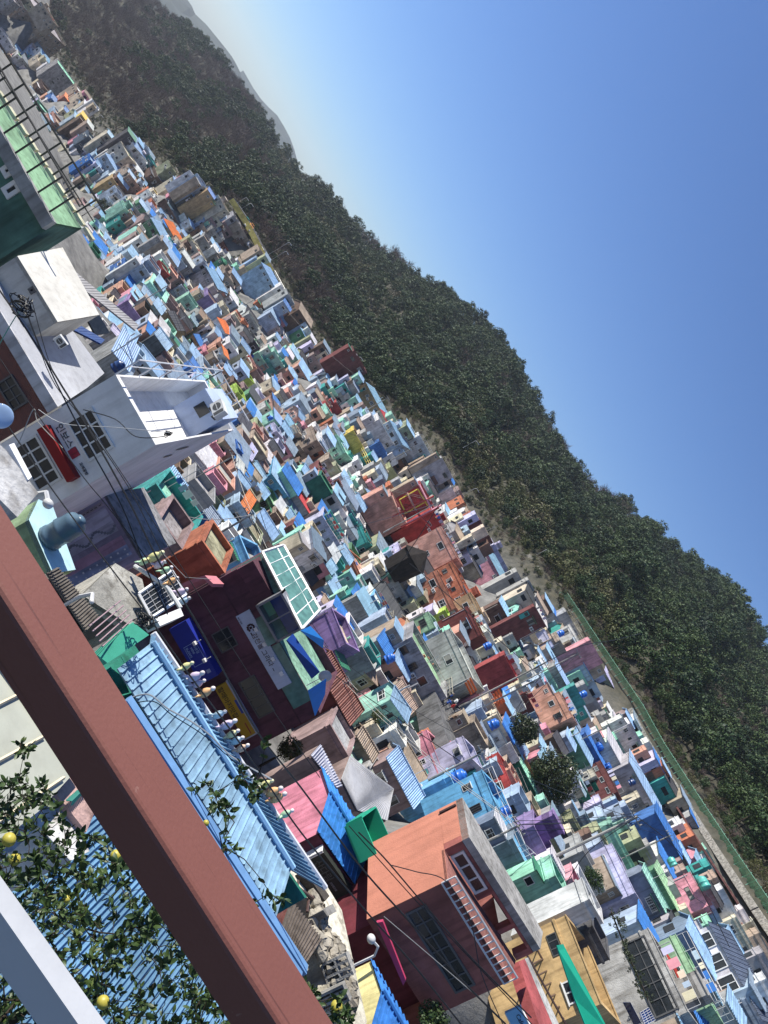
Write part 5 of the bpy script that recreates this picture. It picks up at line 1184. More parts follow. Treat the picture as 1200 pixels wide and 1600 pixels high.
for o_ in (-.25, .3): b.tube([T1 + Vector((0, 0, o_)), T2 + Vector((0, 0, o_))], .04, 5)
for k in range(n + 1): p = T1.lerp(T2, k / n); b.tube([p + Vector((0, 0, -.25)), p + Vector((0, 0, .3))], .03, 5)
b.build('railing', 'metal', t, (.62, .62, .62))
# --- yellow gabled house, magenta board, lamp
zr3 = zof((597, 1547), 25); ra, rb = onz(597, 1547, zr3), onz(655, 1650, zr3); na, nb_ = onz(582, 1600, zr3 - .4), onz(648, 1712, zr3 - .4); fa, fb = onz(580, 1497, zr3 - .4), onz(650, 1622, zr3 - .4)
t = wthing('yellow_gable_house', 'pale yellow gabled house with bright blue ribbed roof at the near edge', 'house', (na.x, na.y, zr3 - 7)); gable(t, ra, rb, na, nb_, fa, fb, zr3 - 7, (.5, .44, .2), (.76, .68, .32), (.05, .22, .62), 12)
P = [at(x, y, 26) for x, y in ((588, 1442), (598, 1440), (634, 1532), (630, 1540))]; b = MB(); b.slab(P, Vector((.0, .15, 0))); tag(b.build('magenta_board', 'plain', None, (.40, .04, .10)), 'long magenta board leaning in the shade below the terracotta wall', 'board')
def lamp(px, D, hgt, lab, arm=(.5, 0, 0), col=(.62, .62, .60), rad_=.15):
    p = at(*px, D); t = wthing('street_lamp', lab, 'street lamp', (p.x, p.y, p.z - hgt), 'street lamps'); b = MB(); a = Vector(arm); b.tube([p + a + Vector((0, 0, -hgt)), p + a + Vector((0, 0, -.25)), p + a * .6 + Vector((0, 0, .02)), p], .04, 6); b.build('pole', 'metal', t, (.6, .6, .6)); b = MB(); b.ball(p, rad_, rad_, rad_ * .85, 12, 8); b.build('lamp_head', 'plastic', t, col, smooth=True)
lamp((580, 1467), 23, 3.5, 'white globe street lamp in the dark lane below the terracotta wall', (.6, .2, 0)); lamp((75, 787), 10, 2.5, 'white globe lamp beside the speckled stone slab', (-.25, .1, 0), rad_=.075); lamp((143, 940), 13.5, 1.2, 'small white wall lamp over the dark shelter opening', (-.2, .2, 0), rad_=.05)
# --- broken plastered wall, old roof and rubble between blue roof and shop
zq = zof((500, 1400), 21); T = tops([(444, 1318), (445, 1372), (475, 1412), (505, 1470), (512, 1560), (548, 1640), (566, 1600), (556, 1510), (538, 1420), (512, 1378), (470, 1330)], zq)
t = wthing('ruined_wall', 'broken cream plastered wall and slab with pipes and loose blocks', 'wall', (T[0].x, T[0].y, zq - 3)); b = MB(); b.slab([p + Vector((0, 0, random.uniform(-.15, .15))) for p in T], 2.5); b.build('slab', 'rough', t, (.66, .62, .50))
b = MB(); a, c = onz(447, 1375, zq + .2), onz(505, 1415, zq + .2); b.tube([a, c], .05, 6); b.tube([onz(462, 1410, zq + .15), onz(466, 1376, zq + .15)], .035, 5); b.tube([onz(480, 1425, zq + .15), onz(484, 1392, zq + .15)], .035, 5); b.build('pipe', 'metal', t, (.10, .06, .05))
b = MB(); P = tops([(505, 1422), (520, 1412), (526, 1424), (512, 1432)], zq + .5); b.slab(P, .45); b.build('block', 'rough', t, (.30, .29, .27)); b = MB(); P = tops([(476, 1360), (484, 1356), (515, 1400), (508, 1408)], zq + .35); b.slab(P, .3); b.build('beam', 'rough', t, (.10, .085, .07))
z_ = zq + .3; T = tops([(430, 1478), (462, 1530), (503, 1468), (455, 1408)], z_); t = wthing('lean_to_shed', 'lean-to shed with a brown-grey corrugated asbestos roof next to the rubble', 'shed', (T[0].x, T[0].y, z_ - 3)); ribsheet(t, 'roof', T[0], T[1], T[2], T[3], 14, (.17, .14, .12), 'rough', .05, .5); b = MB(); b.slab([p + Vector((0, 0, -.15)) for p in T], 2.5); b.build('wall', 'rough', t, (.14, .05, .045))
rk = random.Random(3); b = MB()
for k in range(150):
    x = rk.uniform(488, 552); y = 1440 + (x - 488) * 1.9 + rk.uniform(-45, 30); p = onz(x, y, zq + .12 + rk.uniform(-.05, .1)); s = rk.uniform(.06, .28)
    i0 = len(b.v); b.ball(p, s, s * rk.uniform(.6, 1), s * rk.uniform(.4, .8), 6, 4, 0, .25)
tag(b.build('rubble', 'rough', None, (.42, .38, .31)), 'heap of pale rubble and broken plaster below the lean-to shed', 'rubble', kind='stuff')
for (x0, y0, x1, y1, lab) in ((541, 1490, 552, 1520, 'grey hollow concrete blocks stacked against the ruined wall'), (536, 1540, 546, 1562, 'hollow concrete blocks at the low end of the rubble')):
    a, c = onz(x0, y0, zq + .75), onz(x1, y1, zq + .75); wv = Wall(a, c); t = wthing('block_stack', lab, 'blocks', (a.x, a.y, a.z - .8)); b = MB(); n = 3; L_ = wv.len
    for k in range(n + 1): wv.box(b, L_ * k / n - .03, L_ * k / n + .03, a.z - .7, a.z, -.2, 0)
    wv.box(b, 0, L_, a.z - .74, a.z - .7, -.2, 0); wv.box(b, 0, L_, a.z - .04, a.z - .001, -.2, .001); wv.box(b, 0, L_, a.z - .38, a.z - .34, -.2, .001); b.build('blocks', 'rough', t, (.40, .39, .36))
# --- things at the lower left behind the rail
z_ = zof((60, 1200), 8); T = tops([(-120, 1010), (-20, 1330), (60, 1268), (132, 1190), (60, 1085), (-40, 940)], z_); t = wthing('fibreglass_roof_house', 'shed roofed with translucent greenish fibreglass sheets on wooden battens', 'shed', (T[0].x, T[0].y, z_ - 3)); b = MB(); b.slab(T, .03); b.build('roof', 'plastic', t, (.40, .41, .34))
b = MB()
for (p, q) in (((-60, 1130), (40, 1080)), ((-40, 1210), (70, 1150)), ((-10, 1290), (100, 1215)), ((-40, 985), (115, 1200))): b.tube([onz(*p, z_ + .03), onz(*q, z_ + .03)], .02, 4)
b.build('batten', 'metal', t, (.62, .52, .36)); b = MB(); b.slab([p + Vector((0, 0, -.2)) for p in T], 2); b.build('wall', 'rough', t, (.45, .43, .38))
z_ -= .3; T = tops([(-30, 1300), (45, 1262), (72, 1185), (88, 1172), (130, 1205), (96, 1240), (140, 1330), (110, 1345), (60, 1290), (20, 1330), (-30, 1345)], z_); t = wthing('torn_white_wall', 'torn white plastered parapet behind the fruit tree', 'wall', (T[0].x, T[0].y, z_ - 2)); b = MB(); b.slab(T, 1.5); b.build('parapet', 'rough', t, (.76, .75, .72))
T = tops([(88, 1240), (112, 1195), (158, 1245), (135, 1300)], z_ + .08); t = wthing('pink_net_roof', 'pink fibre mat roof with a crumpled green net on it', 'roof', (T[0].x, T[0].y, z_ - 1)); b = MB(); b.slab(T, .8); b.build('mat', 'rough', t, (.60, .40, .36)); b = MB()
for k in range(16): p = onz(104 + k * 2.2, 1250 - k * 1.9, z_ + .13); q = onz(112 + k * 2.0, 1258 - k * 2.2, z_ + .16); b.tube([p, p.lerp(q, .5) + Vector((0, 0, .05)), q], .014, 4)
b.build('green_net', 'plain', t, (.05, .24, .20))
# --- railing in front of the viewpoint
zT = CAM.z - .46; b = MB(); E = 400
def ext(p, q, k0, k1): return p + (p - q) * k0, q + (q - p) * k1
u0_, u1_ = ext(onz(0, 788, zT), onz(520, 1600, zT), .9, 1.2); f0, f1 = ext(onz(0, 920, zT), onz(437, 1600, zT), .9, 1.2)
t = wthing('railing', 'reddish-brown wooden handrail with a white metal bar under it', 'railing', (f0.x, f0.y, zT - 1.2)); hd = .048
pts = [f0, f1, u1_, u0_]; bm = 6; b = MB()
# rounded near edge
d_ = (f1 - f0).normalized(); inn = Vector((-d_.y, d_.x, 0)); inn = inn if inn.dot(u0_ - f0) > 0 else -inn; rad = .008
prof = [(0, -hd + .003), (.0, -rad)] + [(rad - rad * math.cos(a), -rad + rad * math.sin(a)) for a in (R(30), R(60), R(90))]
sec0, sec1 = [f0 + inn * x + Vector((0, 0, z)) for x, z in prof], [f1 + inn * x + Vector((0, 0, z)) for x, z in prof]
sec0 += [u0_, u0_ + Vector((0, 0, -hd)), f0 + Vector((0, 0, -hd))]; sec1 += [u1_, u1_ + Vector((0, 0, -hd)), f1 + Vector((0, 0, -hd))]; n = len(sec0)
NS = 120; b.v = [tuple(sec0[k].lerp(sec1[k], j / NS)) for j in range(NS + 1) for k in range(n)]
for j in range(NS):
    for k in range(n): k2 = (k + 1) % n; b.f.append((j * n + k, j * n + k2, (j + 1) * n + k2, (j + 1) * n + k)); b.m.append(0)
wm = new_mat('painted_wood'); nt = wm.node_tree; L = nt.links.new; out = N(nt, 'ShaderNodeOutputMaterial'); p = N(nt, 'ShaderNodeBsdfPrincipled'); L(p.outputs[0], out.inputs[0])
tc = N(nt, 'ShaderNodeTexCoord'); mp = N(nt, 'ShaderNodeMapping'); ang = math.atan2(d_.y, d_.x); mp.inputs['Rotation'].default_value = (0, 0, -ang); mp.inputs['Scale'].default_value = (1, 1, 1); L(tc.outputs['Object'], mp.inputs[0])
sc2 = N(nt, 'ShaderNodeVectorMath', operation='MULTIPLY'); L(mp.outputs[0], sc2.inputs[0]); sc2.inputs[1].default_value = (2.2, 95, 60)
n1 = N(nt, 'ShaderNodeTexNoise'); n1.inputs['Scale'].default_value = 1; n1.inputs['Detail'].default_value = 4; L(sc2.outputs[0], n1.inputs['Vector'])
rp = N(nt, 'ShaderNodeValToRGB'); e = rp.color_ramp.elements; e[0].position = .25; e[0].color = (0, 0, 0, 1); e[1].position = .36; e[1].color = (1, 1, 1, 1); L(n1.outputs[0], rp.inputs[0])
n2 = N(nt, 'ShaderNodeTexNoise'); n2.inputs['Scale'].default_value = 160; n2.inputs['Detail'].default_value = 3; L(tc.outputs['Object'], n2.inputs['Vector']); n4 = N(nt, 'ShaderNodeTexNoise'); n4.inputs['Scale'].default_value = 7; n4.inputs['Detail'].default_value = 5; L(tc.outputs['Object'], n4.inputs['Vector'])
c1 = mixc(nt, n4.outputs[0], (.15, .052, .038, 1), (.19, .07, .05, 1)); c2 = mixc(nt, rp.outputs[0], (.09, .03, .022, 1), c1)
n6 = N(nt, 'ShaderNodeTexNoise'); n6.inputs['Scale'].default_value = 26; n6.inputs['Detail'].default_value = 7; n6.inputs['Roughness'].default_value = .75; L(tc.outputs['Object'], n6.inputs['Vector']); r6 = N(nt, 'ShaderNodeValToRGB'); r6.color_ramp.elements[0].position = .66; r6.color_ramp.elements[0].color = (0, 0, 0, 1); r6.color_ramp.elements[1].position = .70; r6.color_ramp.elements[1].color = (.8, .8, .8, 1); L(n6.outputs[0], r6.inputs[0]); c2 = mixc(nt, r6.outputs[0], c2, (.26, .15, .12, 1)); L(c2, p.inputs['Base Color']); p.inputs['Roughness'].default_value = .62
ad = N(nt, 'ShaderNodeMath', operation='MULTIPLY_ADD'); L(rp.outputs[0], ad.inputs[0]); ad.inputs[1].default_value = 1.2; L(n2.outputs[0], ad.inputs[2]); bp = N(nt, 'ShaderNodeBump'); bp.inputs['Strength'].default_value = .35; bp.inputs['Distance'].default_value = .0015; L(ad.outputs[0], bp.inputs['Height']); L(bp.outputs[0], p.inputs['Normal']); M['wood'] = wm
b.build('handrail', 'wood', t)
zW = CAM.z - .72; w0, w1 = ext(onz(0, 1368, zW), onz(166, 1600, zW), 3.5, 5); x0, x1 = ext(onz(0, 1425, zW), onz(122, 1600, zW), 3.5, 5); b = MB(); b.slab([x0, x1, w1, w0], .045); b.build('white_bar', 'metal', t, (.52, .54, .57))
b = MB()
for p in (f0.lerp(f1, .03), f0.lerp(f1, .97)): b.box(p.x - .03, p.x + .03, p.y + .01, p.y + .07, zT - 1.25, zT - hd)
b.build('post', 'wood', t)
# ------------------------------------------------------------------ foliage
def leaf_mat(name, cols, rough=.6, spec=.25, scale=.9, random_obj=True, trans=0):
    m = new_mat(name); nt = m.node_tree; L = nt.links.new; out = N(nt, 'ShaderNodeOutputMaterial'); p = N(nt, 'ShaderNodeBsdfPrincipled'); L(p.outputs[0], out.inputs[0])
    oi = N(nt, 'ShaderNodeObjectInfo'); geo = N(nt, 'ShaderNodeNewGeometry'); n = N(nt, 'ShaderNodeTexNoise'); n.inputs['Scale'].default_value = scale; n.inputs['Detail'].default_value = 3; L(geo.outputs['Position'], n.inputs['Vector'])
    a = N(nt, 'ShaderNodeMath', operation='MULTIPLY_ADD'); L(geo.outputs['Random Per Island'], a.inputs[0]); a.inputs[1].default_value = .45; a.inputs[2].default_value = -.22
    b = N(nt, 'ShaderNodeMath', operation='ADD'); L(a.outputs[0], b.inputs[0]); 
    if random_obj:
        n5 = N(nt, 'ShaderNodeTexNoise'); n5.inputs['Scale'].default_value = .025; n5.inputs['Detail'].default_value = 4; L(geo.outputs['Position'], n5.inputs['Vector']); q1 = N(nt, 'ShaderNodeMath', operation='MULTIPLY_ADD'); L(n5.outputs[0], q1.inputs[0]); q1.inputs[1].default_value = 1.8; q1.inputs[2].default_value = -.9
        q2 = N(nt, 'ShaderNodeMath', operation='ADD'); L(oi.outputs['Random'], q2.inputs[0]); L(q1.outputs[0], q2.inputs[1]); L(q2.outputs[0], b.inputs[1])
    else: L(n.outputs[0], b.inputs[1])
    r = N(nt, 'ShaderNodeValToRGB'); e = r.color_ramp.elements; e[0].color = (*cols[0], 1); e[1].color = (*cols[-1], 1)
    for k, c in enumerate(cols[1:-1]): x = e.new((k + 1) / (len(cols) - 1)); x.color = (*c, 1)
    L(b.outputs[0], r.inputs[0]); L(r.outputs[0], p.inputs['Base Color']); p.inputs['Roughness'].default_value = rough; p.inputs['Specular IOR Level'].default_value = spec
    if trans: p.inputs['Transmission Weight'].default_value = 0
    return m
M['pine'] = leaf_mat('evergreen_leaves', [(.012, .028, .011), (.024, .052, .013), (.052, .080, .018), (.030, .060, .020)])
M['olive'] = leaf_mat('olive_leaves', [(.06, .075, .02), (.09, .095, .03), (.075, .06, .03)])
M['bare'] = leaf_mat('bare_twigs', [(.10, .072, .062), (.155, .118, .10), (.12, .095, .075)], .9, .1)
M['bark'] = leaf_mat('bark', [(.035, .027, .02), (.075, .06, .045)], .95, .1)
M['lemon_leaf'] = leaf_mat('citrus_leaves', [(.02, .04, .012), (.028, .055, .014), (.04, .07, .016), (.12, .15, .03)], .5, .4, 3, False)
M['dark_leaf'] = leaf_mat('camellia_leaves', [(.018, .030, .012), (.035, .05, .018), (.05, .055, .022)], .5, .3, .8, False)
rt = random.Random(21)
def rv(r=None):
    r = r or rt
    while True:
        v = Vector((r.uniform(-1, 1), r.uniform(-1, 1), r.uniform(-1, 1)))
        if .05 < v.length < 1: return v
def crown(b, c, rx, rz, blobs, leaves, size, mi=0, flat=.75, r=None):
    r = r or rt
    for k in range(blobs):
        q = rv(r); q = q.normalized() * (q.length ** .5); bc = Vector((c[0] + q.x * rx * .78, c[1] + q.y * rx * .78, c[2] + q.z * rz * .72)); br = rx * r.uniform(.26, .46)
        for j in range(leaves):
            d = rv(r).normalized(); p = bc + Vector((d.x, d.y, d.z * flat)) * br * r.uniform(.65, 1.08); s = size * r.uniform(.6, 1.3)
            n = (d + rv(r) * .6).normalized(); a = n.cross(Vector((r.uniform(-1, 1), r.uniform(-1, 1), .3))).normalized() * s; e = n.cross(a).normalized() * s * r.uniform(.5, 1)
            b.quad(p - a * .5, p + e * .5, p + a * .5, p - e * .5, mi)
def tree_mb(kind, seed):
    r = random.Random(seed); b = MB()
    if kind == 'pine':
        b.tube([(0, 0, -1), (r.uniform(-.2, .2), 0, 2), (r.uniform(-.4, .4), 0, 5)], .16, 5, 1, .05)
        crown(b, (0, 0, 4.1), 2.6, 2.7, 20, 46, .40, 0, .8, r)
    elif kind == 'olive': b.tube([(0, 0, -1), (0, 0, 2)], .12, 5, 1, .05); crown(b, (0, 0, 2.2), 2.2, 1.9, 14, 40, .34, 0, .8, r)
    else:
        b.tube([(0, 0, -1), (0, 0, 3.0)], .13, 5, 0, .07)
        for k in range(46):
            a = r.uniform(0, 6.283); z0 = r.uniform(1.4, 3.4); L_ = r.uniform(1.5, 3.0); e = r.uniform(.3, 1.2); d = Vector((math.cos(a) * math.cos(e), math.sin(a) * math.cos(e), math.sin(e))); p0 = Vector((0, 0, z0)); p1 = p0 + d * L_
            w_ = Vector((-math.sin(a), math.cos(a), 0)) * .035; b.quad(p0 - w_, p0 + w_, p1 + w_ * .4, p1 - w_ * .4)
            for j in range(7):
                q = p0.lerp(p1, r.uniform(.35, 1)); dd = (d + rv(r) * .8).normalized() * r.uniform(.4, 1.0); ww = rv(r).cross(dd).normalized() * .045; b.quad(q - ww, q + ww, q + dd + ww * .3, q + dd - ww * .3)
    return b
pc = bpy.data.collections.new('tree_kinds')
kinds = [('pine', 1), ('pine', 2), ('pine', 3), ('pine', 4), ('olive', 5), ('olive', 6), ('bare', 7), ('bare', 8), ('bare', 9)]
for i, (k, s) in enumerate(kinds):
    mb = tree_mb(k, s); me = mb.mesh('tree', [k, 'bark']); o = bpy.data.objects.new('woodtree_%s' % 'abcdefghi'[i], me); pc.objects.link(o)
fr = np.random.RandomState(4)
pts, kd, rot, scl = [], [], [], []
phi = R(-47)
ST = 3.9
NX = 1400
xs_, ys_ = np.meshgrid(np.arange(-760, 520, ST), np.arange(20, 1000, ST)); xs_ = (xs_ + fr.uniform(-.5, .5, xs_.shape) * ST).ravel(); ys_ = (ys_ + fr.uniform(-.5, .5, ys_.shape) * ST).ravel()
ph = np.arctan2(xs_, ys_); rr = np.hypot(xs_, ys_); rb, zb = bnd(ph); rg, zg_ = rdg(ph)
gap = np.where(ph > R(13.5), 13.0, 3.0); ok = (np.abs(ph) < R(47)) & (rr > rb - 3 + 4 * (ph > R(13.5))) & (rr < rg + 14)
# thin out with distance so that crowns still close
ok &= fr.uniform(0, 1, xs_.shape) < np.clip(1.15 - rr / 1300, .45, 1)
xs_, ys_, ph, rr, rb = xs_[ok], ys_[ok], ph[ok], rr[ok], rb[ok]; gap = gap[ok]
zz = ground_np(xs_, ys_)
# finer scrub that closes the band between the last houses and the wood
S2 = 2.1; xb_, yb_ = np.meshgrid(np.arange(-420, 240, S2), np.arange(40, 520, S2)); xb_ = (xb_ + fr.uniform(-.5, .5, xb_.shape) * S2).ravel(); yb_ = (yb_ + fr.uniform(-.5, .5, yb_.shape) * S2).ravel(); pb_ = np.arctan2(xb_, yb_); rb2 = np.hypot(xb_, yb_); rbb, _ = bnd(pb_)
o2 = (np.abs(pb_) < R(42)) & (rb2 > rbb - 22) & (rb2 < rbb + 15) & ~((pb_ > R(13.5)) & (rb2 < rbb + 1.6))
xb_, yb_ = xb_[o2], yb_[o2]; HP = np.array(GP); far_ = np.array([np.min((HP[:, 0] - a) ** 2 + (HP[:, 1] - b) ** 2) > 12 for a, b in zip(xb_, yb_)]); xb_, yb_ = xb_[far_], yb_[far_]; zb2 = ground_np(xb_, yb_)
nse = np.sin(xs_ * .021 + 1.3) * np.sin(ys_ * .017 + .4) + .5 * np.sin(xs_ * .05 + ys_ * .04) + fr.normal(0, .35, len(xs_))
left = np.clip((-ph - R(8)) / R(22), 0, 1)
kd = np.where(nse + left * .95 > .85, 6 + fr.randint(0, 3, len(xs_)), np.where(nse < -.85, 4 + fr.randint(0, 2, len(xs_)), fr.randint(0, 4, len(xs_))))
low = rr < rb + gap; kd = np.where(low, np.where(fr.uniform(0, 1, len(xs_)) < .7, 4 + fr.randint(0, 2, len(xs_)), 6), kd)
scl = np.clip(np.exp(fr.normal(0, .26, len(xs_))), .55, 1.7) * np.clip(.85 + rr / 1500, .85, 1.25); scl = np.where(low, fr.uniform(.16, .42, len(xs_)), scl)
keepm = ~low | (fr.uniform(0, 1, len(xs_)) < .97); xs_, ys_, zz, kd, scl = [a[keepm] for a in (xs_, ys_, zz, kd, scl)]
nb2 = len(xb_); xs_ = np.concatenate([xs_, xb_]); ys_ = np.concatenate([ys_, yb_]); zz = np.concatenate([zz, zb2]); kd = np.concatenate([kd, fr.choice([4, 5, 4, 5, 0, 1, 6, 7], nb2)]); scl = np.concatenate([scl, fr.uniform(.18, .52, nb2)])
print('forest trees', len(xs_))
fm = bpy.data.meshes.new('forest'); fm.vertices.add(len(xs_)); fm.vertices.foreach_set('co', np.stack([xs_, ys_, zz], 1).ravel().astype(np.float32))
a = fm.attributes.new('kind_index', 'INT', 'POINT'); a.data.foreach_set('value', kd.astype(np.int32)); a = fm.attributes.new('tree_scale', 'FLOAT', 'POINT'); a.data.foreach_set('value', scl.astype(np.float32))
rz = np.zeros((len(xs_), 3), np.float32); rz[:, 2] = fr.uniform(0, 6.283, len(xs_)); rz[:, 0] = fr.normal(0, .06, len(xs_)); rz[:, 1] = fr.normal(0, .06, len(xs_)); a = fm.attributes.new('tree_rot', 'FLOAT_VECTOR', 'POINT'); a.data.foreach_set('vector', rz.ravel())
fo = link('forest', fm); tag(fo, 'dense wood of dark evergreens and bare grey-brown trees covering the hill', 'forest', kind='stuff')
ng = bpy.data.node_groups.new('forest_nodes', 'GeometryNodeTree'); ng.interface.new_socket('Geometry', in_out='INPUT', socket_type='NodeSocketGeometry'); ng.interface.new_socket('Geometry', in_out='OUTPUT', socket_type='NodeSocketGeometry')
gi = ng.nodes.new('NodeGroupInput'); go = ng.nodes.new('NodeGroupOutput'); ip = ng.nodes.new('GeometryNodeInstanceOnPoints'); ci = ng.nodes.new('GeometryNodeCollectionInfo')
ci.inputs['Collection'].default_value = pc; ci.inputs['Separate Children'].default_value = True; ci.inputs['Reset Children'].default_value = True; ip.inputs['Pick Instance'].default_value = True
def na(nm, ty): n = ng.nodes.new('GeometryNodeInputNamedAttribute'); n.data_type = ty; n.inputs['Name'].default_value = nm; return n.outputs[0]
L = ng.links.new; L(gi.outputs[0], ip.inputs['Points']); L(ci.outputs[0], ip.inputs['Instance']); L(na('kind_index', 'INT'), ip.inputs['Instance Index'])
e2r = ng.nodes.new('FunctionNodeEulerToRotation'); L(na('tree_rot', 'FLOAT_VECTOR'), e2r.inputs[0]); L(e2r.outputs[0], ip.inputs['Rotation']); L(na('tree_scale', 'FLOAT'), ip.inputs['Scale']); L(ip.outputs[0], go.inputs[0])
md = fo.modifiers.new('trees', 'NODES'); md.node_group = ng
# ------------------------------------------------------------------ single trees in the village
def village_tree(px, py, rpx, D, lab, name='tree', mat='dark_leaf', rzk=1.0, leaves=42, blobs=40, size=.24, tall=1.0, seed=1):
    r = random.Random(seed); c = at(px, py, D); rad = rpx * D / F; gz_ = min(ground(c.x, c.y), c.z - rad * 1.2); t = thing(name, lab, 'tree', (c.x, c.y, gz_), 0, 'trees standing among the houses'); h = c.z - gz_
    b = MB(); b.tube([(0, 0, -.5), (r.uniform(-.1, .1), 0, h * .5), (0, 0, h)], rad * .07 + .05, 7, 0, .04)
    for k in range(9): d = rv(r).normalized(); b.tube([(0, 0, h - rad * .5), (d.x * rad * .4, d.y * rad * .4, h + d.z * rad * .2), (d.x * rad * .85, d.y * rad * .85, h + d.z * rad * .7)], rad * .03 + .02, 5, 0, .01)
    b.build('trunk', 'bark', t); b = MB(); crown(b, (0, 0, h), rad, rad * rzk, blobs, leaves, size, 0, .85, r); b.build('crown', mat, t); return t
village_tree(868, 1212, 41, 98, 'big round dark green tree in the middle of the houses', seed=1, blobs=90, leaves=60, size=.30)
village_tree(818, 1140, 27, 100, 'dark olive tree behind the crimson house', seed=2, blobs=50, leaves=50, size=.28)
village_tree(927, 1374, 20, 70, 'small dense conifer in front of the lilac house', seed=3, mat='pine', blobs=36, leaves=60, size=.13)
village_tree(455, 1172, 23, 50, 'scrubby brown-green tree in the gap behind the plum building', seed=4, mat='olive', blobs=40, leaves=50, size=.14)
village_tree(1161, 1545 - 111, 8, 96, 'small ball-shaped clipped shrub by the stone wall', 'shrub', seed=5, blobs=20, leaves=40, size=.12)
village_tree(160, 317, 10, 235, 'small green tree among the upper left houses', seed=6, size=.3, blobs=24)
village_tree(676, 1592, 27, 27, 'glossy green bush at the foot of the terracotta building', 'bush', seed=7, mat='lemon_leaf', blobs=40, leaves=60, size=.08)
village_tree(1040, 1198, 7, 138, 'small dark bush beside the glass terrace', 'bush', seed=8, blobs=14, leaves=36, size=.16); village_tree(820, 855, 16, 215, 'brown autumn tree above the small hillside hut', seed=9, mat='olive', blobs=26, size=.3); village_tree(590, 1120, 12, 70, 'dry grass tuft beside the mint gabled house', 'bush', seed=10, mat='olive', blobs=20, size=.12)
t = thing('ivy_tree', 'tall narrow ivy-clad tree leaning along the grey frame house', 'tree', tuple(at(985, 1500, 52)), 0, 'trees standing among the houses'); b = MB(); r = random.Random(12); O = at(985, 1500, 52)
for k in range(40):
    f = k / 39; x, y = 955 + (1012 - 955) * f + r.uniform(-7, 7), 1425 + (1560 - 1425) * f + r.uniform(-7, 7); c = at(x, y, 52 + r.uniform(-.6, .6)) - O; crown(b, c, .42, .42, 2, 34, .085, 0, .9, r)
b.build('foliage', 'dark_leaf', t); b = MB(); b.tube([at(955, 1425, 52) - O, at(985, 1500, 52.1) - O, at(1012, 1560, 52) - O], .06, 6); b.build('trunk', 'bark', t)
# ------------------------------------------------------------------ fruit tree in front
r = random.Random(5)
REG = [(-40,1260),(20,1200),(70,1215),(100,1280),(170,1310),(250,1330),(330,1400),(420,1500),(540,1560),(560,1660),(-60,1700)]
targets = []
while len(targets) < 900:
    x, y = r.uniform(-60, 560), r.uniform(1190, 1690)
    if inside(x, y, REG): targets.append(at(x, y, r.uniform(2.4, 3.8)))
for (x, y, n, sx) in ((340, 1250, 6, 26), (385, 1205, 3, 18), (310, 1225, 3, 14), (350, 1305, 5, 24), (405, 1150 + 90, 4, 12), (40, 1170, 5, 14), (430, 1400, 4, 12), (535, 1585, 6, 12), (415, 1160, 2, 8)):
    for k in range(n): targets.append(at(x + r.uniform(-sx, sx), y + r.uniform(-sx, sx), r.uniform(2.5, 3.0)))
root = at(-260, 1830, 3.4); t = wthing('citrus_tree', 'citrus tree with dark glossy leaves and yellow fruit behind the rail', 'tree', (root.x, root.y, root.z - 1.5))
nodes = [(root, 0)] + [(root.lerp(at(60, 1560, 3.0), k / 6), 0) for k in range(1, 7)] + [(root.lerp(at(330, 1640, 3.0), k / 6), 0) for k in range(1, 7)]
b = MB(); b.tube([root + Vector((0, 0, -1.5)), root], .07, 8, 0, .05); b.tube([p for p, _ in nodes[:7]], .04, 7, 0, .018); b.tube([root] + [p for p, _ in nodes[7:]], .04, 7, 0, .018)
lv = MB(); targets.sort(key=lambda p: (p - root).length); tips = []
for T_ in targets:
    p0, g = min(nodes, key=lambda n: (n[0] - T_).length * (1 + n[1] * .03)); d = T_ - p0; L_ = d.length
    if L_ < .02: continue
    path = [p0, p0.lerp(T_, .35) + rv(r) * L_ * .14, p0.lerp(T_, .7) + rv(r) * L_ * .12, T_]; rad = max(.0022, .010 * .87 ** g) if L_ > .12 else max(.0016, .006 * .86 ** g); b.tube(path, rad, 5, 0, rad * .45)
    nodes += [(path[1], g + 1), (path[2], g + 1), (T_, g + 1)]; tips.append((path[1], path[2], T_))
b.build('branches', 'bark', t)
def leaf(lv, p, d, s):
    d = d.normalized(); sd_ = d.cross(rv(r)).normalized(); up = sd_.cross(d); w_ = s * .25
    A, B_, C_, D_ = p, p + d * s * .45 + sd_ * w_ - up * s * .06, p + d * s - up * s * .14, p + d * s * .45 - sd_ * w_ - up * s * .06; m_ = p + d * s * .5 + up * s * .05
    i = len(lv.v); lv.v += [tuple(q) for q in (A, p + d * s * .2 + sd_ * w_ * .7, B_, p + d * s * .75 + sd_ * w_ * .7 - up * s * .08, C_, p + d * s * .75 - sd_ * w_ * .7 - up * s * .08, D_, p + d * s * .2 - sd_ * w_ * .7, m_)]
    for q in ((0, 1, 8), (1, 2, 8), (2, 3, 8), (3, 4, 8), (4, 5, 8), (5, 6, 8), (6, 7, 8), (7, 0, 8)): lv.f.append(tuple(i + x for x in q)); lv.m.append(0)
for (a_, c_, T_) in tips:
    for k in range(r.randint(8, 13)):
        p = c_.lerp(T_, r.uniform(-.3, 1)) + rv(r) * .012; leaf(lv, p, rv(r) + (T_ - c_).normalized() * .5, r.uniform(.018, .040))
lv.build('leaves', 'lemon_leaf', t, smooth=True)
M['fruit'] = leaf_mat('yellow_fruit', [(.36, .31, .05), (.44, .38, .06)], .45, .4, 8, False)
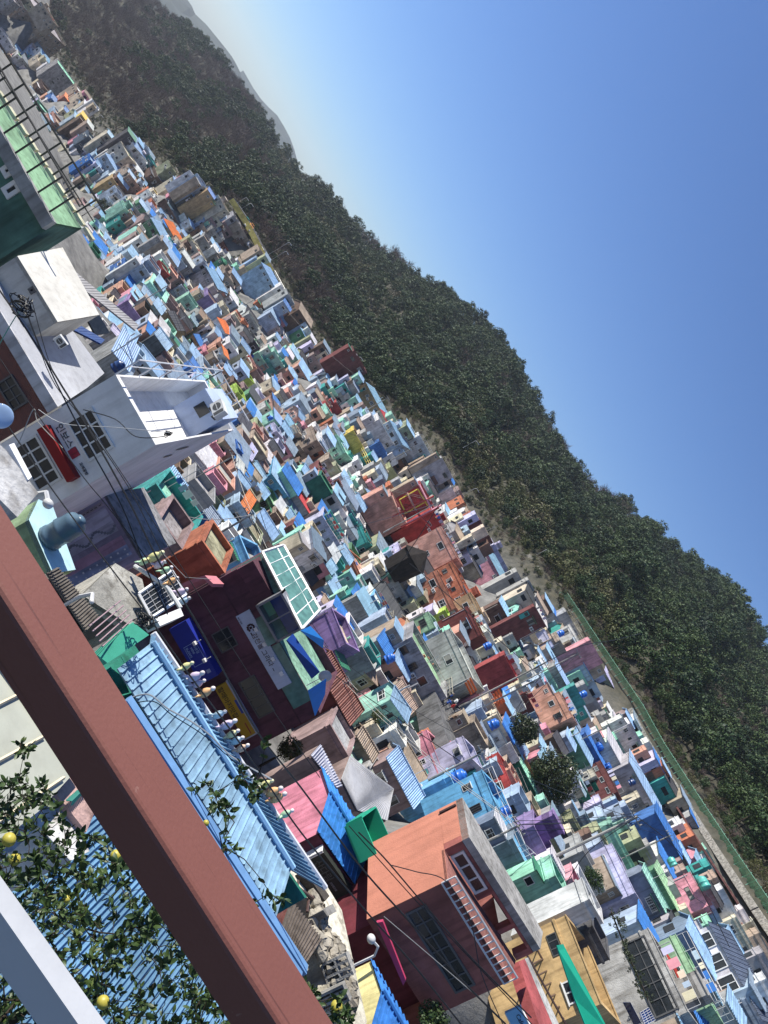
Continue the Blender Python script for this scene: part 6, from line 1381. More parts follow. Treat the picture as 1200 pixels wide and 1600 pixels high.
for (x, y, rp, D) in ((14, 1312, 13, 2.5), (23, 1343, 11, 2.5), (181, 1337, 11, 2.6), (161, 1566, 12.5, 2.5), (526, 1573, 12, 2.6), (322, 1286, 6, 2.9), (318, 1503, 8, 2.8), (104, 1405, 7, 2.9)):
    p = at(x, y, D); b = MB(); rd_ = rp * .85 * D / F; b.ball(p, rd_, rd_, rd_ * .9, 14, 10, 0, .03); b.build('fruit', 'fruit', t, smooth=True)
# ------------------------------------------------------------------ poles, wires
def pole(base, top, D, lab, r=.11, col=(.42, .41, .38), arms=1, boxes=0, tilt=0, down=3.0):
    pt = at(*top, D); a, bb_ = ab(*base), ab(*top); Lm = (bb_[1] - a[1]) * D * 1.02; t = thing('utility_pole', lab, 'utility pole', (pt.x, pt.y, pt.z - Lm - down), 0, 'utility poles'); h = Lm + down
    b = MB(); b.tube([(0, 0, 0), (0, 0, h * .5), (0, 0, h)], r * 1.15, 8, 0, r * .8); b.build('pole', 'rough', t, col)
    for k in range(arms):
        b = MB(); z = h - .25 - k * .8; b.box(-.8, .8, -.05, .05, z, z + .09); b.build('crossarm', 'metal', t, (.3, .29, .27)); b = MB()
        for x in (-.7, -.35, .35, .7): b.tube([(x, 0, z + .09), (x, 0, z + .28)], .05, 6, 0, .035)
        b.build('insulators', 'plastic', t, (.35, .33, .30))
    for k in range(boxes): b = MB(); z = h - 1.4 - k * 1.2; b.box(.12, .62, -.25, .25, z - .35, z + .35); b.build('transformer_box', 'plain', t, (.42, .44, .42))
    return pt
PO = [((320, 839), (392, 805), 60, 'pole with metal arms rising beside the orange-brown wall', .10, 2, 0), ((267, 753), (366, 712), 80, 'slanting-looking dark pole above the pink house with green top', .09, 1, 0), ((157, 563), (199, 537), 60, 'short dark pole over the light blue sheet roof', .05, 0, 0),
      ((232, 469), (264, 445), 120, 'thin dark pole in front of the green-roofed row', .09, 0, 0), ((550, 651), (607, 621), 225, 'pole at the end of the yellow stair', .12, 1, 0), ((577, 693), (626, 667), 220, 'pole by the deep blue wall under the woods', .12, 1, 0), ((565, 745), (647, 699), 195, 'long pole crossing the ochre row', .13, 1, 0),
      ((622, 823), (690, 782), 150, 'pole rising through the red and yellow roof frame', .11, 1, 0), ((745, 1078), (853, 1035), 98, 'upper of two long poles over the crowded square', .12, 2, 2), ((707, 1112), (846, 1058), 98, 'lower of two long poles over the crowded square', .12, 1, 2), ((883, 1168), (953, 1133), 124, 'pole next to the salmon house with white bars', .11, 1, 0),
      ((862, 1340), (996, 1276), 60, 'thick concrete pole beside the purple wall', .14, 2, 0), ((780, 1310), (813, 1289), 56, 'pole in front of the sky blue terrace house', .10, 1, 0), ((713, 1197), (756, 1175), 72, 'concrete pole beside the pink four window house', .12, 1, 0), ((1005, 1330), (1048, 1305), 98, 'pole beside the flat green roof', .09, 1, 0),
      ((395, 470), (424, 452), 255, 'thin pole among the houses below the hill road', .08, 0, 0), ((820, 1063), (905, 1020), 110, 'metal pole beside the red-roofed house', .08, 1, 0), ((1077, 1446), (1112, 1425), 88, 'slim pole above the white slate-roofed house', .05, 0, 0), ((470, 1045), (505, 1015), 66, 'thin grey aerial pole behind the blue tarpaulins', .04, 0, 0)]
tops_ = [pole(p[0], p[1], p[2], p[3], p[4], arms=p[5], boxes=p[6]) for p in PO]
def lamp_post(base, top, D, lab):
    pt = at(*top, D); Lm = (ab(*top)[1] - ab(*base)[1]) * D; t = thing('lamp_post', lab, 'street lamp', (pt.x, pt.y, pt.z - Lm - 1), 0, 'street lamps'); h = Lm + 1; b = MB(); b.tube([(0, 0, 0), (0, 0, h - .4), (.3, 0, h), (1.1, 0, h + .1)], .09, 6, 0, .05); b.build('post', 'metal', t, (.6, .6, .6)); b = MB(); b.box(.9, 1.7, -.16, .16, h, h + .16); b.build('lamp_head', 'metal', t, (.66, .66, .66))
for i, q in enumerate((((418, 408), (447, 392), 285, 'tall street lamp on the hill road by the parked cars'), ((416, 398), (452, 378), 288, 'second taller street lamp on the hill road behind the first'), ((365, 320), (385, 308), 305, 'street lamp at the upper bend of the hill road'), ((371, 331), (392, 317), 303, 'street lamp just below the bend of the hill road'), ((510, 584), (563, 557), 262, 'curved-arm street lamp above the yellow stair'),
                     ((505, 600), (548, 583), 262, 'straight street lamp above the yellow stair'), ((830, 873), (855, 858), 205, 'street lamp beside the small hillside hut'), ((720, 777), (744, 762), 222, 'street lamp at the edge of the woods above the red frame'), ((728, 697), (744, 688), 240, 'short lamp deep in the woods by the path'), ((143, 190), (158, 179), 345, 'street lamp below the bare trees at the far left'), ((140, 172), (152, 165), 350, 'smaller far street lamp beside the yellow roof'))): lamp_post(*q)
def wire(pts, D, rpx, lab, col=(.012, .012, .012), grp='overhead cables'):
    P = [at(x, y, D if isinstance(D, (int, float)) else D[j]) for j, (x, y) in enumerate(pts)]
    Q = []
    for j in range(len(P) - 1):
        p0, p1, p2, p3 = P[max(j - 1, 0)], P[j], P[j + 1], P[min(j + 2, len(P) - 1)]
        for k in range(6): s = k / 6; Q.append(.5 * ((2 * p1) + (p2 - p0) * s + (2 * p0 - 5 * p1 + 4 * p2 - p3) * s * s + (3 * p1 - p0 - 3 * p2 + p3) * s ** 3))
    Q.append(P[-1]); d = D if isinstance(D, (int, float)) else sum(D) / len(D); b = MB(); b.tube(Q, rpx * d / F, 5); tag(b.build('cable', 'metal', None, col), lab, 'cable', grp)
wire([(-10, 440), (45, 520), (95, 600), (150, 690), (200, 780), (250, 880), (300, 960), (345, 1040), (400, 1140), (470, 1230), (560, 1350), (640, 1440), (720, 1530), (790, 1600)], 14, 1.5, 'thickest black cable running the whole way down over the plum building and pink gable')
wire([(35, 470), (70, 560), (130, 680), (190, 790), (225, 880), (262, 960)], 14, 1.2, 'black cable ending at the cable tangle by the blue sign')
wire([(240, 975), (300, 1060), (360, 1140), (420, 1227), (470, 1300), (560, 1410), (640, 1500), (720, 1600)], 13, 1.4, 'black cable following the bird figures and the blue gutter'); wire([(40, 480), (80, 590), (125, 650), (200, 760), (262, 880), (300, 935)], 15, .8, 'thin black cable crossing the white terrace house')
wire([(0, 560), (60, 650), (130, 745), (175, 800), (240, 890), (262, 960)], 14, .8, 'thin cable crossing the red awning'); wire([(50, 470), (75, 560), (100, 610), (150, 680), (230, 800), (330, 960), (420, 1100), (500, 1215)], 16, .7, 'thin cable over the middle of the plum building')
wire([(-5, 640), (50, 720), (100, 790), (160, 870), (225, 955)], 13, 1.1, 'cable running from the traffic mirror to the shelter'); wire([(130, 640), (180, 655), (212, 682), (255, 682), (264, 676)], 22, .8, 'slack cable on the wall of the white terrace house')
wire([(200, 1092), (232, 1085), (262, 1107), (300, 1128), (332, 1152), (362, 1182), (425, 1218)], 13.5, 1.3, 'pale twisted cable lying over the blue corrugated roof', (.30, .32, .34)); wire([(204, 1100), (240, 1096), (270, 1118), (320, 1150), (372, 1196)], 13.5, .8, 'darker cable twisted with the pale one on the blue roof')
wire([(612, 1352), (650, 1362), (697, 1377), (735, 1440), (752, 1520), (790, 1610)], 24, .8, 'slack cable from the terracotta corner down past its railing'); wire([(560, 1300), (600, 1340), (660, 1410), (740, 1500), (830, 1590)], 18, 1.2, 'black cable over the terracotta wall and dark windows'); wire([(545, 1290), (600, 1352), (680, 1440), (780, 1545), (840, 1610)], 18, .8, 'thin cable parallel to the one over the terracotta wall')
wire([(600, 1432), (680, 1500), (760, 1570), (800, 1610)], 20, .7, 'grey cable across the lower dark window', (.25, .25, .25)); wire([(500, 1040), (560, 1080), (640, 1135), (720, 1190)], 58, .7, 'thin cable over the cream cube and mint gabled house'); wire([(392, 805), (330, 812), (255, 800), (180, 780)], 50, .6, 'thin cable leaving the pole by the orange-brown wall', (.3, .3, .3))
wire([(250, 860), (288, 900), (292, 902), (330, 905)], 40, .6, 'thin stay wires over the orange-brown wall', (.3, .3, .3)); wire([(40, 470), (15, 510), (-5, 545)], 14, .8, 'green and white twisted cable at the left tangle', (.08, .3, .2)); wire([(10, 720), (30, 690), (52, 640), (60, 660), (98, 700)], 18, .8, 'pale loose cable hanging in front of the shop windows', (.4, .38, .34))
wire([(853, 1035), (905, 1010), (960, 1000), (1000, 990)], 110, .6, 'thin cable from the square towards the woods'); wire([(846, 1058), (780, 1000), (700, 930), (640, 880)], 110, .6, 'thin cable from the square to the black tower'); wire([(996, 1276), (920, 1330), (880, 1390), (860, 1440)], 58, .6, 'thin cable from the thick concrete pole past the mint cube'); wire([(996, 1276), (1060, 1330), (1100, 1400), (1140, 1480)], 75, .6, 'thin cable from the thick concrete pole to the slate tile house'); wire([(690, 782), (640, 860), (600, 905), (540, 960)], 120, .6, 'thin cable past the black tower roof')
wire([(265, 676), (180, 668), (100, 662), (60, 640)], 20, .6, 'white slack cable above the awning lettering', (.45, .45, .45))
for (x, y, D, s, lab) in ((38, 478, 13.5, .19, 'tangle of black cables at the left pole head'), (228, 968, 14, .17, 'tangle of black cables and clamps above the blue roof'), (262, 848 - 170, 22, .09, 'cable knot on the corner of the white terrace house')):
    c = at(x, y, D); b = MB()
    for k in range(16):
        u_, v_ = rv(r).normalized(), rv(r).normalized(); q = s * r.uniform(.4, 1.1); o_ = rv(r) * s * .5; b.tube([c + o_ + (u_ * math.cos(a_ * .45 + k) + v_ * math.sin(a_ * .45 + k)) * q * (1 + .1 * a_ / 9) for a_ in range(11)], .011, 4)
    tag(b.build('cable_tangle', 'metal', None, (.012, .012, .012)), lab, 'cables', 'cable tangles')
# ------------------------------------------------------------------ water tanks, roads, fences, cars, people and single roof objects
CD = dict(blue=(.02, .13, .5), teal=(.10, .42, .36), green=(.05, .30, .10), navy=(.012, .04, .14))
for i, (x, y, D, c, s, lay, lab) in enumerate(((950, 1247, 122, 'green', 1.7, 1, 'large green barrel tank lying beside the flat green roof'), (935, 1163, 128, 'blue', 1.2, 1, 'blue barrel tank lying by the white long roof'), (948, 1194, 126, 'blue', 1.1, 1, 'blue-grey barrel tank beside the brown windowed house'), (765, 1135, 92, 'blue', 1.25, 0, 'bright blue tank behind the tan-sided cube roof'),
        (709, 1218, 71, 'blue', 1.3, 0, 'blue tank on the roof of the sky blue terrace house'), (785, 1270, 64, 'blue', .8, 0, 'small blue tank beside the potted plants'), (872, 992, 150, 'blue', 1.3, 0, 'blue tank behind the lilac windowed house'), (907, 1087, 130, 'blue', 1.2, 0, 'blue tank on a teal-edged roof'), (742, 918, 168, 'teal', 1.6, 1, 'teal barrel tank lying on the terracotta complex'),
        (603, 1032, 84, 'blue', 1.1, 0, 'royal blue tank beside the cream cube house'), (540, 742, 185, 'blue', 1.2, 0, 'blue tank under the slate blue wall'), (547, 645, 235, 'blue', 1.4, 0, 'pale blue tank by the white path at the yellow stair'), (390, 558, 220, 'blue', 1.3, 0, 'blue tank at the corner of the blank salmon wall'), (335, 512, 200, 'navy', 1.3, 0, 'navy tank on the pale green roof beside the orange one'),
        (178, 577, 58, 'navy', .9, 0, 'navy tank at the low end of the light blue sheet roof'), (1103, 1388, 92, 'teal', 1.4, 1, 'teal barrel tank beside the pink house by the footpath'), (1053, 1353, 98, 'teal', 1.1, 1, 'small teal tank above the pink house'), (1126, 1544, 76, 'teal', 1.7, 1, 'dark teal barrel tank in front of the white frame house'), (270, 385, 230, 'blue', 1.2, 0, 'blue tank on the light blue roof near the orange roof'),
        (757, 1012, 118, 'blue', 1.2, 0, 'blue tank next to the maroon house with lime roof'), (983, 1225, 122, 'navy', 1.1, 0, 'navy tank on the cream window house'), (420, 655, 160, 'blue', 1.0, 0, 'blue tank in the row of sheet roofs'), (683, 1056, 104, 'green', 1.2, 1, 'green barrel on the concrete house terrace'))):
    o = link('water_tank', TM, None, CD[c]); o.location = at(x, y, D); o.scale = (s, s, s * .95)
    if lay: o.rotation_euler = (R(90), 0, R(25 + 13 * i))
    tag(o, lab, 'water tank', 'water tanks')
def ribbon_pts(L, n=6):
    out = []
    for j in range(len(L) - 1):
        for k in range(n): f = k / n; out.append(tuple(L[j][q] * (1 - f) + L[j + 1][q] * f for q in range(3)))
    out.append(L[-1]); return out
def strip(L, width, lift, name, mat, col, kind=None, thick=.25, side=1):
    P = [at(*p) + Vector((0, 0, lift)) for p in ribbon_pts(L)]; b = MB(); A, B_ = [], []
    for j, p in enumerate(P):
        d = (P[min(j + 1, len(P) - 1)] - P[max(j - 1, 0)]); n = Vector((d.y, -d.x, 0)).normalized() * side; A.append(p); B_.append(p + n * width)
    for j in range(len(P) - 1): b.slab([A[j], A[j + 1], B_[j + 1], B_[j]], thick)
    o = b.build(name, mat, None, col)
    if kind: tag(o, kind=kind)
    return o, A, B_
def wallrun(L, h, th, name, mat, col, label=None, cat=None, lift=0, parent=None):
    P = [at(*p) + Vector((0, 0, lift)) for p in ribbon_pts(L)]; b = MB()
    for j in range(len(P) - 1):
        p, q = P[j], P[j + 1]; d = (q - p).normalized(); n = Vector((d.y, -d.x, 0)) * th; b.obox(p - Vector((0, 0, h)), q - p, n, (0, 0, h))
    o = b.build(name, mat, parent, col)
    if label: tag(o, label, cat)
    return o, P
# hill road with its yellow edge wall
RD = [(362, 312, 305), (385, 348, 302), (402, 380, 298), (425, 425, 292), (455, 480, 285), (487, 535, 277), (515, 580, 270)]
strip([(x + 5, y - 3, D + 5) for x, y, D in RD], 8, -.3, 'hill_road', 'rough', (.12, .12, .12), 'structure', .4, -1)
wallrun(RD[:4], 2.2, .3, 'road_wall', 'wall', (.50, .42, .12), 'yellow-green edge wall of the hill road beside the parked cars', 'wall', 1.0)
b = MB(); P = [at(*p) + Vector((0, 0, 1.2)) for p in ribbon_pts(RD[3:], 8)]
for j in range(len(P) - 1): b.tube([P[j], P[j + 1]], .12, 4); b.tube([P[j] - Vector((0, 0, .5)), P[j + 1] - Vector((0, 0, .5))], .08, 4); b.tube([P[j], P[j] - Vector((0, 0, 1.3))], .09, 4)
tag(b.build('guard_rail', 'metal', None, (.62, .60, .52)), 'white tubular guard rail along the lower stretch of the hill road', 'railing')
# yellow stair beside the mint house
wallrun([(517, 575, 262), (530, 605, 255), (542, 640, 245)], 2.2, .5, 'yellow_stair_wall', 'wall', (.60, .45, .08), 'yellow painted stair wall coming down from the woods', 'wall', .5)
t = thing('yellow_stair', 'yellow railed steel stair descending beside the orange windowed wall', 'stair', tuple(at(560, 690, 205))); O = at(560, 690, 205); b = MB(); A_, B_ = at(546, 668, 210) - O, at(572, 722, 198) - O
for k in range(14): p = A_.lerp(B_, k / 13); b.box(p.x - .8, p.x + .8, p.y - .3, p.y + .3, p.z - .1, p.z)
b.build('treads', 'metal', t, (.55, .42, .08)); b = MB()
for o_ in (Vector((-.8, 0, 1)), Vector((.8, 0, 1)), Vector((-.8, 0, .5)), Vector((.8, 0, .5))): b.tube([A_ + o_, B_ + o_], .06, 4)
for k in range(14): p = A_.lerp(B_, k / 13); b.tube([p + Vector((-.8, 0, 0)), p + Vector((-.8, 0, 1))], .05, 4); b.tube([p + Vector((.8, 0, 0)), p + Vector((.8, 0, 1))], .05, 4)
b.build('handrail', 'metal', t, (.70, .55, .10))
# right-hand boundary: green netting fence, pale cobbled wall, maroon footpath, white wall
FN = [(877, 925, 190), (917, 985, 178), (957, 1045, 168), (997, 1105, 158), (1030, 1165, 150), (1062, 1215, 142), (1092, 1262, 135), (1122, 1308, 127), (1155, 1358, 117), (1200, 1425, 104), (1260, 1510, 93)]
M['net'] = paint_mat('green_netting', .8, .5, color=(.035, .095, .045), bump=.4, scale=3)
nt = M['net'].node_tree; out = [n for n in nt.nodes if n.type == 'OUTPUT_MATERIAL'][0]; pbs = [n for n in nt.nodes if n.type == 'BSDF_PRINCIPLED'][0]; tr_ = nt.nodes.new('ShaderNodeBsdfTransparent'); ms_ = nt.nodes.new('ShaderNodeMixShader'); ms_.inputs[0].default_value = .55; nt.links.new(tr_.outputs[0], ms_.inputs[1]); nt.links.new(pbs.outputs[0], ms_.inputs[2]); nt.links.new(ms_.outputs[0], out.inputs[0])
t = wthing('netting_fence', 'long green netting fence on posts between the village and the wood', 'fence', tuple(at(*FN[0]))); o, P = wallrun(FN, 1.2, .06, 'netting', 'net', (1, 1, 1), lift=1.1, parent=t)
b = MB()
for p in P: b.tube([p + Vector((0, 0, .2)), p - Vector((0, 0, 1.7))], .06, 5)
for j in range(len(P) - 1): b.tube([P[j], P[j + 1]], .04, 4)
b.build('post', 'metal', t, (.22, .48, .34))
wl = [(x - 6, y + 5, D - 1.2) for x, y, D in FN[3:]]; M['cobble'] = paint_mat('cobble', .95, .6, color=(.42, .40, .35), bump=1.0, scale=5); wallrun(wl, 1.1, 1.3, 'cobbled_wall', 'cobble', (1, 1, 1), 'pale cobbled stone wall under the green netting fence', 'wall', -.15)
strip([(x - 14, y + 9, D - 3) for x, y, D in FN[4:]], 2.6, -1.3, 'footpath', 'rough', (.13, .055, .05), 'structure', .3, 1)
wallrun([(1075, 1278, 128), (1100, 1318, 121), (1128, 1362, 114)], 1.0, .4, 'white_wall', 'rough', (.68, .68, .66), 'white stained wall edging the maroon footpath', 'wall', -.8)
wallrun([(828, 868, 205), (850, 900, 198), (872, 940, 190), (895, 960, 184)], 2.0, .5, 'retaining_wall', 'rough', (.38, .36, .31), 'pale concrete retaining wall climbing towards the hillside hut', 'wall', .2)
t = thing('greenhouse', 'long white plastic tunnel greenhouse at the edge of the wood', 'greenhouse', tuple(at(978, 1040, 196))); O = at(978, 1040, 196); A_, B_ = at(958, 1003, 200) - O, at(999, 1074, 192) - O; d = (B_ - A_).normalized(); nn = Vector((-d.y, d.x, 0)); b = MB(); sec = []
for j in range(13):
    p = A_.lerp(B_, j / 12); sec.append([p + nn * (1.6 * math.cos(a)) + Vector((0, 0, 1.5 * math.sin(a) + (.05 if j % 2 else 0))) for a in [math.pi * k / 8 for k in range(9)]])
for j in range(12):
    for k in range(8): b.quad(sec[j][k], sec[j + 1][k], sec[j + 1][k + 1], sec[j][k + 1])
b.poly(sec[0]); b.poly(sec[-1][::-1]); b.build('cover', 'plastic', t, (.48, .52, .50)); b = MB()
for s_ in sec: b.tube(s_, .05, 4)
b.build('hoops', 'metal', t, (.62, .64, .62))
# stone ruin and debris in the wood
t = thing('hillside_ruin', 'pale stone ruin with a white sloping wall in the wood', 'ruin', tuple(at(822, 830, 235))); O = at(822, 830, 235); b = MB()
for k, (x, y, w_, h_) in enumerate(((810, 822, 2.4, 2.0), (816, 830, 2.0, 1.6), (812, 840, 2.5, 1.2), (824, 850, 1.6, 1.3))): p = at(x, y, 235) - O; b.box(p.x - w_, p.x + w_, p.y, p.y + 3, p.z - 5, p.z + h_ + .003 * k)
b.build('block', 'rough', t, (.46, .45, .41)); b = MB(); p, q = at(812, 812, 236) - O, at(833, 846, 233) - O; b.obox(p - Vector((0, 0, 1)), q - p, (0, .4, 0), (0, 0, .8)); b.build('coping', 'rough', t, (.66, .65, .62))
# ------------------------------------------------------------------ cars
def car_meshes():
    b = MB(); n = [(-2.1, .35), (-2.1, .85), (-1.7, .95), (1.2, .95), (2.0, .8), (2.1, .4)]
    b.slab([(x, -.85, z) for x, z in n], (0, 1.7, 0)); body = b.mesh('body', ['plastic']); b = MB(); n = [(-1.6, .95), (-1.2, 1.42), (.5, 1.42), (1.1, .95)]; b.slab([(x, -.74, z) for x, z in n], (0, 1.48, 0)); cab = b.mesh('cabin', ['glass'])
    b = MB(); b.box(-1.15, .45, -.70, .70, 1.42, 1.47); roof = b.mesh('roof', ['plastic']); b = MB(); b.tube([(0, -.1, 0), (0, .1, 0)], .33, 12); b.tube([(0, -.12, 0), (0, .12, 0)], .17, 8); return body, cab, roof, b.mesh('wheel', ['dframe'])
CB, CCm, CR_, CWm = car_meshes()
for (x, y, D, col, w_, yaw) in ((385, 343, 308, (.10, .50, .42), 'teal', 58), (393, 353, 306, (.75, .30, .04), 'orange', 57), (384, 352, 303, (.68, .68, .66), 'white, nearest the road bend,', 60), (391, 361, 302, (.55, .55, .55), 'silver', 58), (398, 372, 301, (.70, .70, .69), 'white, downhill of the silver car,', 60), (404, 382, 300, (.08, .08, .09), 'black', 62), (408, 390, 299, (.72, .72, .70), 'white, lowest in the row,', 62), (414, 401, 297, (.35, .36, .38), 'grey', 62)):
    p = at(x, y, D); t = thing('parked_car', f'{w_} car parked along the hill road', 'car', (p.x, p.y, p.z - .6), R(-yaw), 'cars parked along the hill road'); link('body', CB, t, col); link('cabin', CCm, t); link('roof', CR_, t, col)
    for (a_, c_) in ((-1.3, -.8), (1.3, -.8), (-1.3, .8), (1.3, .8)): link('wheel', CWm, t, (1, 1, 1), (a_, c_, .33))
    b = MB(); b.box(2.05, 2.12, -.7, -.4, .6, .74); hl = b.mesh('headlight', ['frame']); link('headlight', hl, t); link('headlight', hl, t, (1, 1, 1), (0, 1.1, 0))
# ------------------------------------------------------------------ people on the small square
def person_mesh(pose):
    me = bpy.data.meshes.new('body'); s = 1
    J = dict(pel=(0, 0, .92), ches=(0, .0, 1.25), neck=(0, 0, 1.45), head=(0, -.02, 1.60), top=(0, -.01, 1.72), lh=(-.1, 0, .88), rh=(.1, 0, .88), lk=(-.12, -.02 - pose * .1, .50), rk=(.12, -.02 + pose * .06, .50), la=(-.12, .02 - pose * .08, .08), ra=(.12, .04 + pose * .12, .08), lt=(-.13, -.14 - pose * .08, .03), rt=(.13, -.12 + pose * .12, .03),
             ls=(-.19, 0, 1.40), rs=(.19, 0, 1.40), le=(-.25, .02, 1.12), re=(.25, .03 - pose * .08, 1.13), lw=(-.25, -.08, .88), rw=(.24, -.12 - pose * .15, .93), lf=(-.245, -.11, .80), rf_=(.23, -.2 - pose * .16, .90))
    E = [('pel', 'ches'), ('ches', 'neck'), ('neck', 'head'), ('head', 'top'), ('pel', 'lh'), ('pel', 'rh'), ('lh', 'lk'), ('rh', 'rk'), ('lk', 'la'), ('rk', 'ra'), ('la', 'lt'), ('ra', 'rt'), ('ches', 'ls'), ('ches', 'rs'), ('ls', 'le'), ('rs', 're'), ('le', 'lw'), ('re', 'rw'), ('lw', 'lf'), ('rw', 'rf_')]
    Rr = dict(pel=.14, ches=.15, neck=.06, head=.10, top=.07, lh=.1, rh=.1, lk=.065, rk=.065, la=.045, ra=.045, lt=.04, rt=.04, ls=.07, rs=.07, le=.047, re=.047, lw=.035, rw=.035, lf=.03, rf_=.03)
    ks = list(J); me.from_pydata([J[k] for k in ks], [(ks.index(a), ks.index(b)) for a, b in E], []); o = bpy.data.objects.new('tmp', me); COL.objects.link(o); md = o.modifiers.new('s', 'SKIN')
    for k, v in zip(ks, me.skin_vertices[0].data): v.radius = (Rr[k], Rr[k] * .8)
    me.skin_vertices[0].data[0].use_root = True; o.modifiers.new('d', 'SUBSURF').levels = 1
    dg = bpy.context.evaluated_depsgraph_get(); out = bpy.data.meshes.new_from_object(o.evaluated_get(dg)); bpy.data.objects.remove(o); out.name = 'body'
    out.materials.clear(); out.materials.append(M['plain']); out.materials.append(M['skin']); out.materials.append(M['trouser']); out.materials.append(M['dframe'])
    for p in out.polygons:
        z, x = p.center.z, abs(p.center.x); p.material_index = 1 if (z > 1.48 or (z < .95 and x > .2)) else (2 if z < .90 else 0)
        if z > 1.64 or (z > 1.52 and p.center.y > .02): p.material_index = 3
        p.use_smooth = True
    return out
M['skin'] = paint_mat('skin', .6, .05, color=(.50, .30, .22), bump=0); M['trouser'] = paint_mat('trousers', .9, .1, color=(.04, .045, .06), bump=0)
PM = [person_mesh(k) for k in (0, .6, 1.2)]; rp2 = random.Random(9)
cols = dict(black=(.02, .02, .02), white=(.7, .7, .68), red=(.45, .03, .03), blue=(.04, .10, .35), beige=(.5, .42, .30), grey=(.25, .25, .26), pink=(.6, .3, .35), yellow=(.6, .45, .08), green=(.05, .22, .12), brown=(.2, .12, .07))
sq = [(703, 1088), (711, 1096), (706, 1104), (716, 1084), (722, 1102), (713, 1112), (726, 1112), (719, 1121), (732, 1122), (709, 1121), (729, 1094), (737, 1108), (742, 1118), (700, 1098), (735, 1130), (722, 1132), (746, 1104), (748, 1126)]
cn = list(cols); zsq = at(720, 1120, 97).z
b = MB(); b.slab([onz(x, y, zsq - 1.0) for x, y in ((680, 1080), (700, 1165), (790, 1150), (770, 1050), (720, 1060))], 3); tag(b.build('square', 'rough', None, (.16, .16, .16)), kind='structure')
where = ['nearest the concrete house', 'at the edge by the mint balustrade', 'in the middle of the square', 'by the yellow parasol rack', 'next to the lower pole', 'at the mural corner']
for i, (x, y) in enumerate(sq):
    p = onz(x, y, zsq); c = cn[i % 10]; t = thing('person', f'person in a {c} top {("standing", "walking", "striding")[i % 3]} {where[(i * 5) % 6] if i < 10 else where[(i * 5 + 3) % 6]}', 'person', (p.x, p.y, zsq - 1.0), rp2.uniform(0, 6.28), 'visitors crowding the small square'); o = link('body', PM[i % 3], t, cols[c]); t.scale = (1.0,) * 3
    if i % 4 == 0: b = MB(); b.ball((0, .17, 1.2), .15, .09, .22, 8, 6); b.build('backpack', 'plain', t, cols[cn[(i + 3) % 10]])
# parasols, stalls and red-orange lettering boards round the square
for (x, y, D, col, lab, s) in ((686, 1098, 96, (.80, .50, .03), 'yellow folding sunbeds rack beside the mint balustrade', 1.0), (738, 1070, 98, (.72, .16, .06), 'orange-red drawn awnings over the shop on the square', 1.1), (782, 1088, 100, (.72, .14, .05), 'orange-red hanging banners under the upper pole', 1.2)):
    c = at(x, y, D); t = thing('awning_row', lab, 'awning', tuple(c), R(-20))
    for k in range(3): b = MB(); b.slab([(-.9 + k * .05, -.3 + k * .9, .3 - k * .5), (.9, -.3 + k * .9, .3 - k * .5), (.9, .3 + k * .9, .0 - k * .5), (-.9, .3 + k * .9, .0 - k * .5)], .08); b.build('panel', 'plain', t, col)
# red and yellow timber frame on the roofs
t = wthing('roof_frame', 'red and yellow painted roof frame with a dry vine inside', 'frame', tuple(at(630, 800, 157)))
def beam(p, q, D, r_, col, nm='beam'):
    b = MB(); b.tube([at(*p, D), at(*q, D)], r_, 4); b.build(nm, 'plain', t, col)
for (p, q, c) in (((624, 781), (653, 764), 'ye'), ((624, 781), (634, 802), 'ye'), ((653, 764), (668, 790), 'ye'), ((636, 770), (650, 798), 'sa'), ((632, 803), (663, 785), 'ye'), ((612, 808), (678, 775), 'rd'), ((626, 824), (686, 793), 'rd'), ((636, 818), (690, 789), 'pk'), ((655, 757), (674, 795), 'pk'), ((612, 774), (630, 818), 'sa'), ((645, 795), (672, 822), 'rd')): beam(p, q, 156, .22 if c != 'ye' else .14, C[c])
b = MB()
for k in range(26): p = at(rp2.uniform(630, 655), rp2.uniform(782, 806), 156); b.tube([p, p + rv(rp2) * 1.3, p + rv(rp2) * 2.0], .03, 4)
b.build('vine', 'bark', t)
# black shingled tower
D = 136; A_ = at(640, 863, D); zt_ = A_.z; q = [onz(640, 863, zt_), onz(655, 893, zt_), None, None]; hts = 45 * D / F
t = wthing('shingled_tower', 'dark faceted wooden tower hut with a pointed black shingle roof', 'hut', (A_.x, A_.y, zt_ - hts - 1)); c0 = at(652, 872, D + 2.6); rad = 2.9; M['shingle'] = paint_mat('black_shingle', .9, .5, color=(.035, .028, .024), stripes=2.5, bump=.8)
ring = [Vector((c0.x + rad * math.cos(R(60 * k + 8)), c0.y + rad * math.sin(R(60 * k + 8)), zt_)) for k in range(6)]; lowr = [Vector((p.x + (p.x - c0.x) * -.12, p.y + (p.y - c0.y) * -.12, zt_ - hts)) for p in ring]; ap = Vector((c0.x, c0.y + .5, zt_ + 2.6)); b = MB()
for k in range(6): b.quad(lowr[k], lowr[(k + 1) % 6], ring[(k + 1) % 6], ring[k])
b.poly(lowr[::-1]); b.build('wall', 'shingle', t); b = MB(); rg_ = [p + (p - c0) * .12 for p in ring]
for p in rg_: p.z = zt_ - .15
for k in range(6): b.poly([rg_[k], rg_[(k + 1) % 6], ap])
b.build('roof', 'shingle', t)
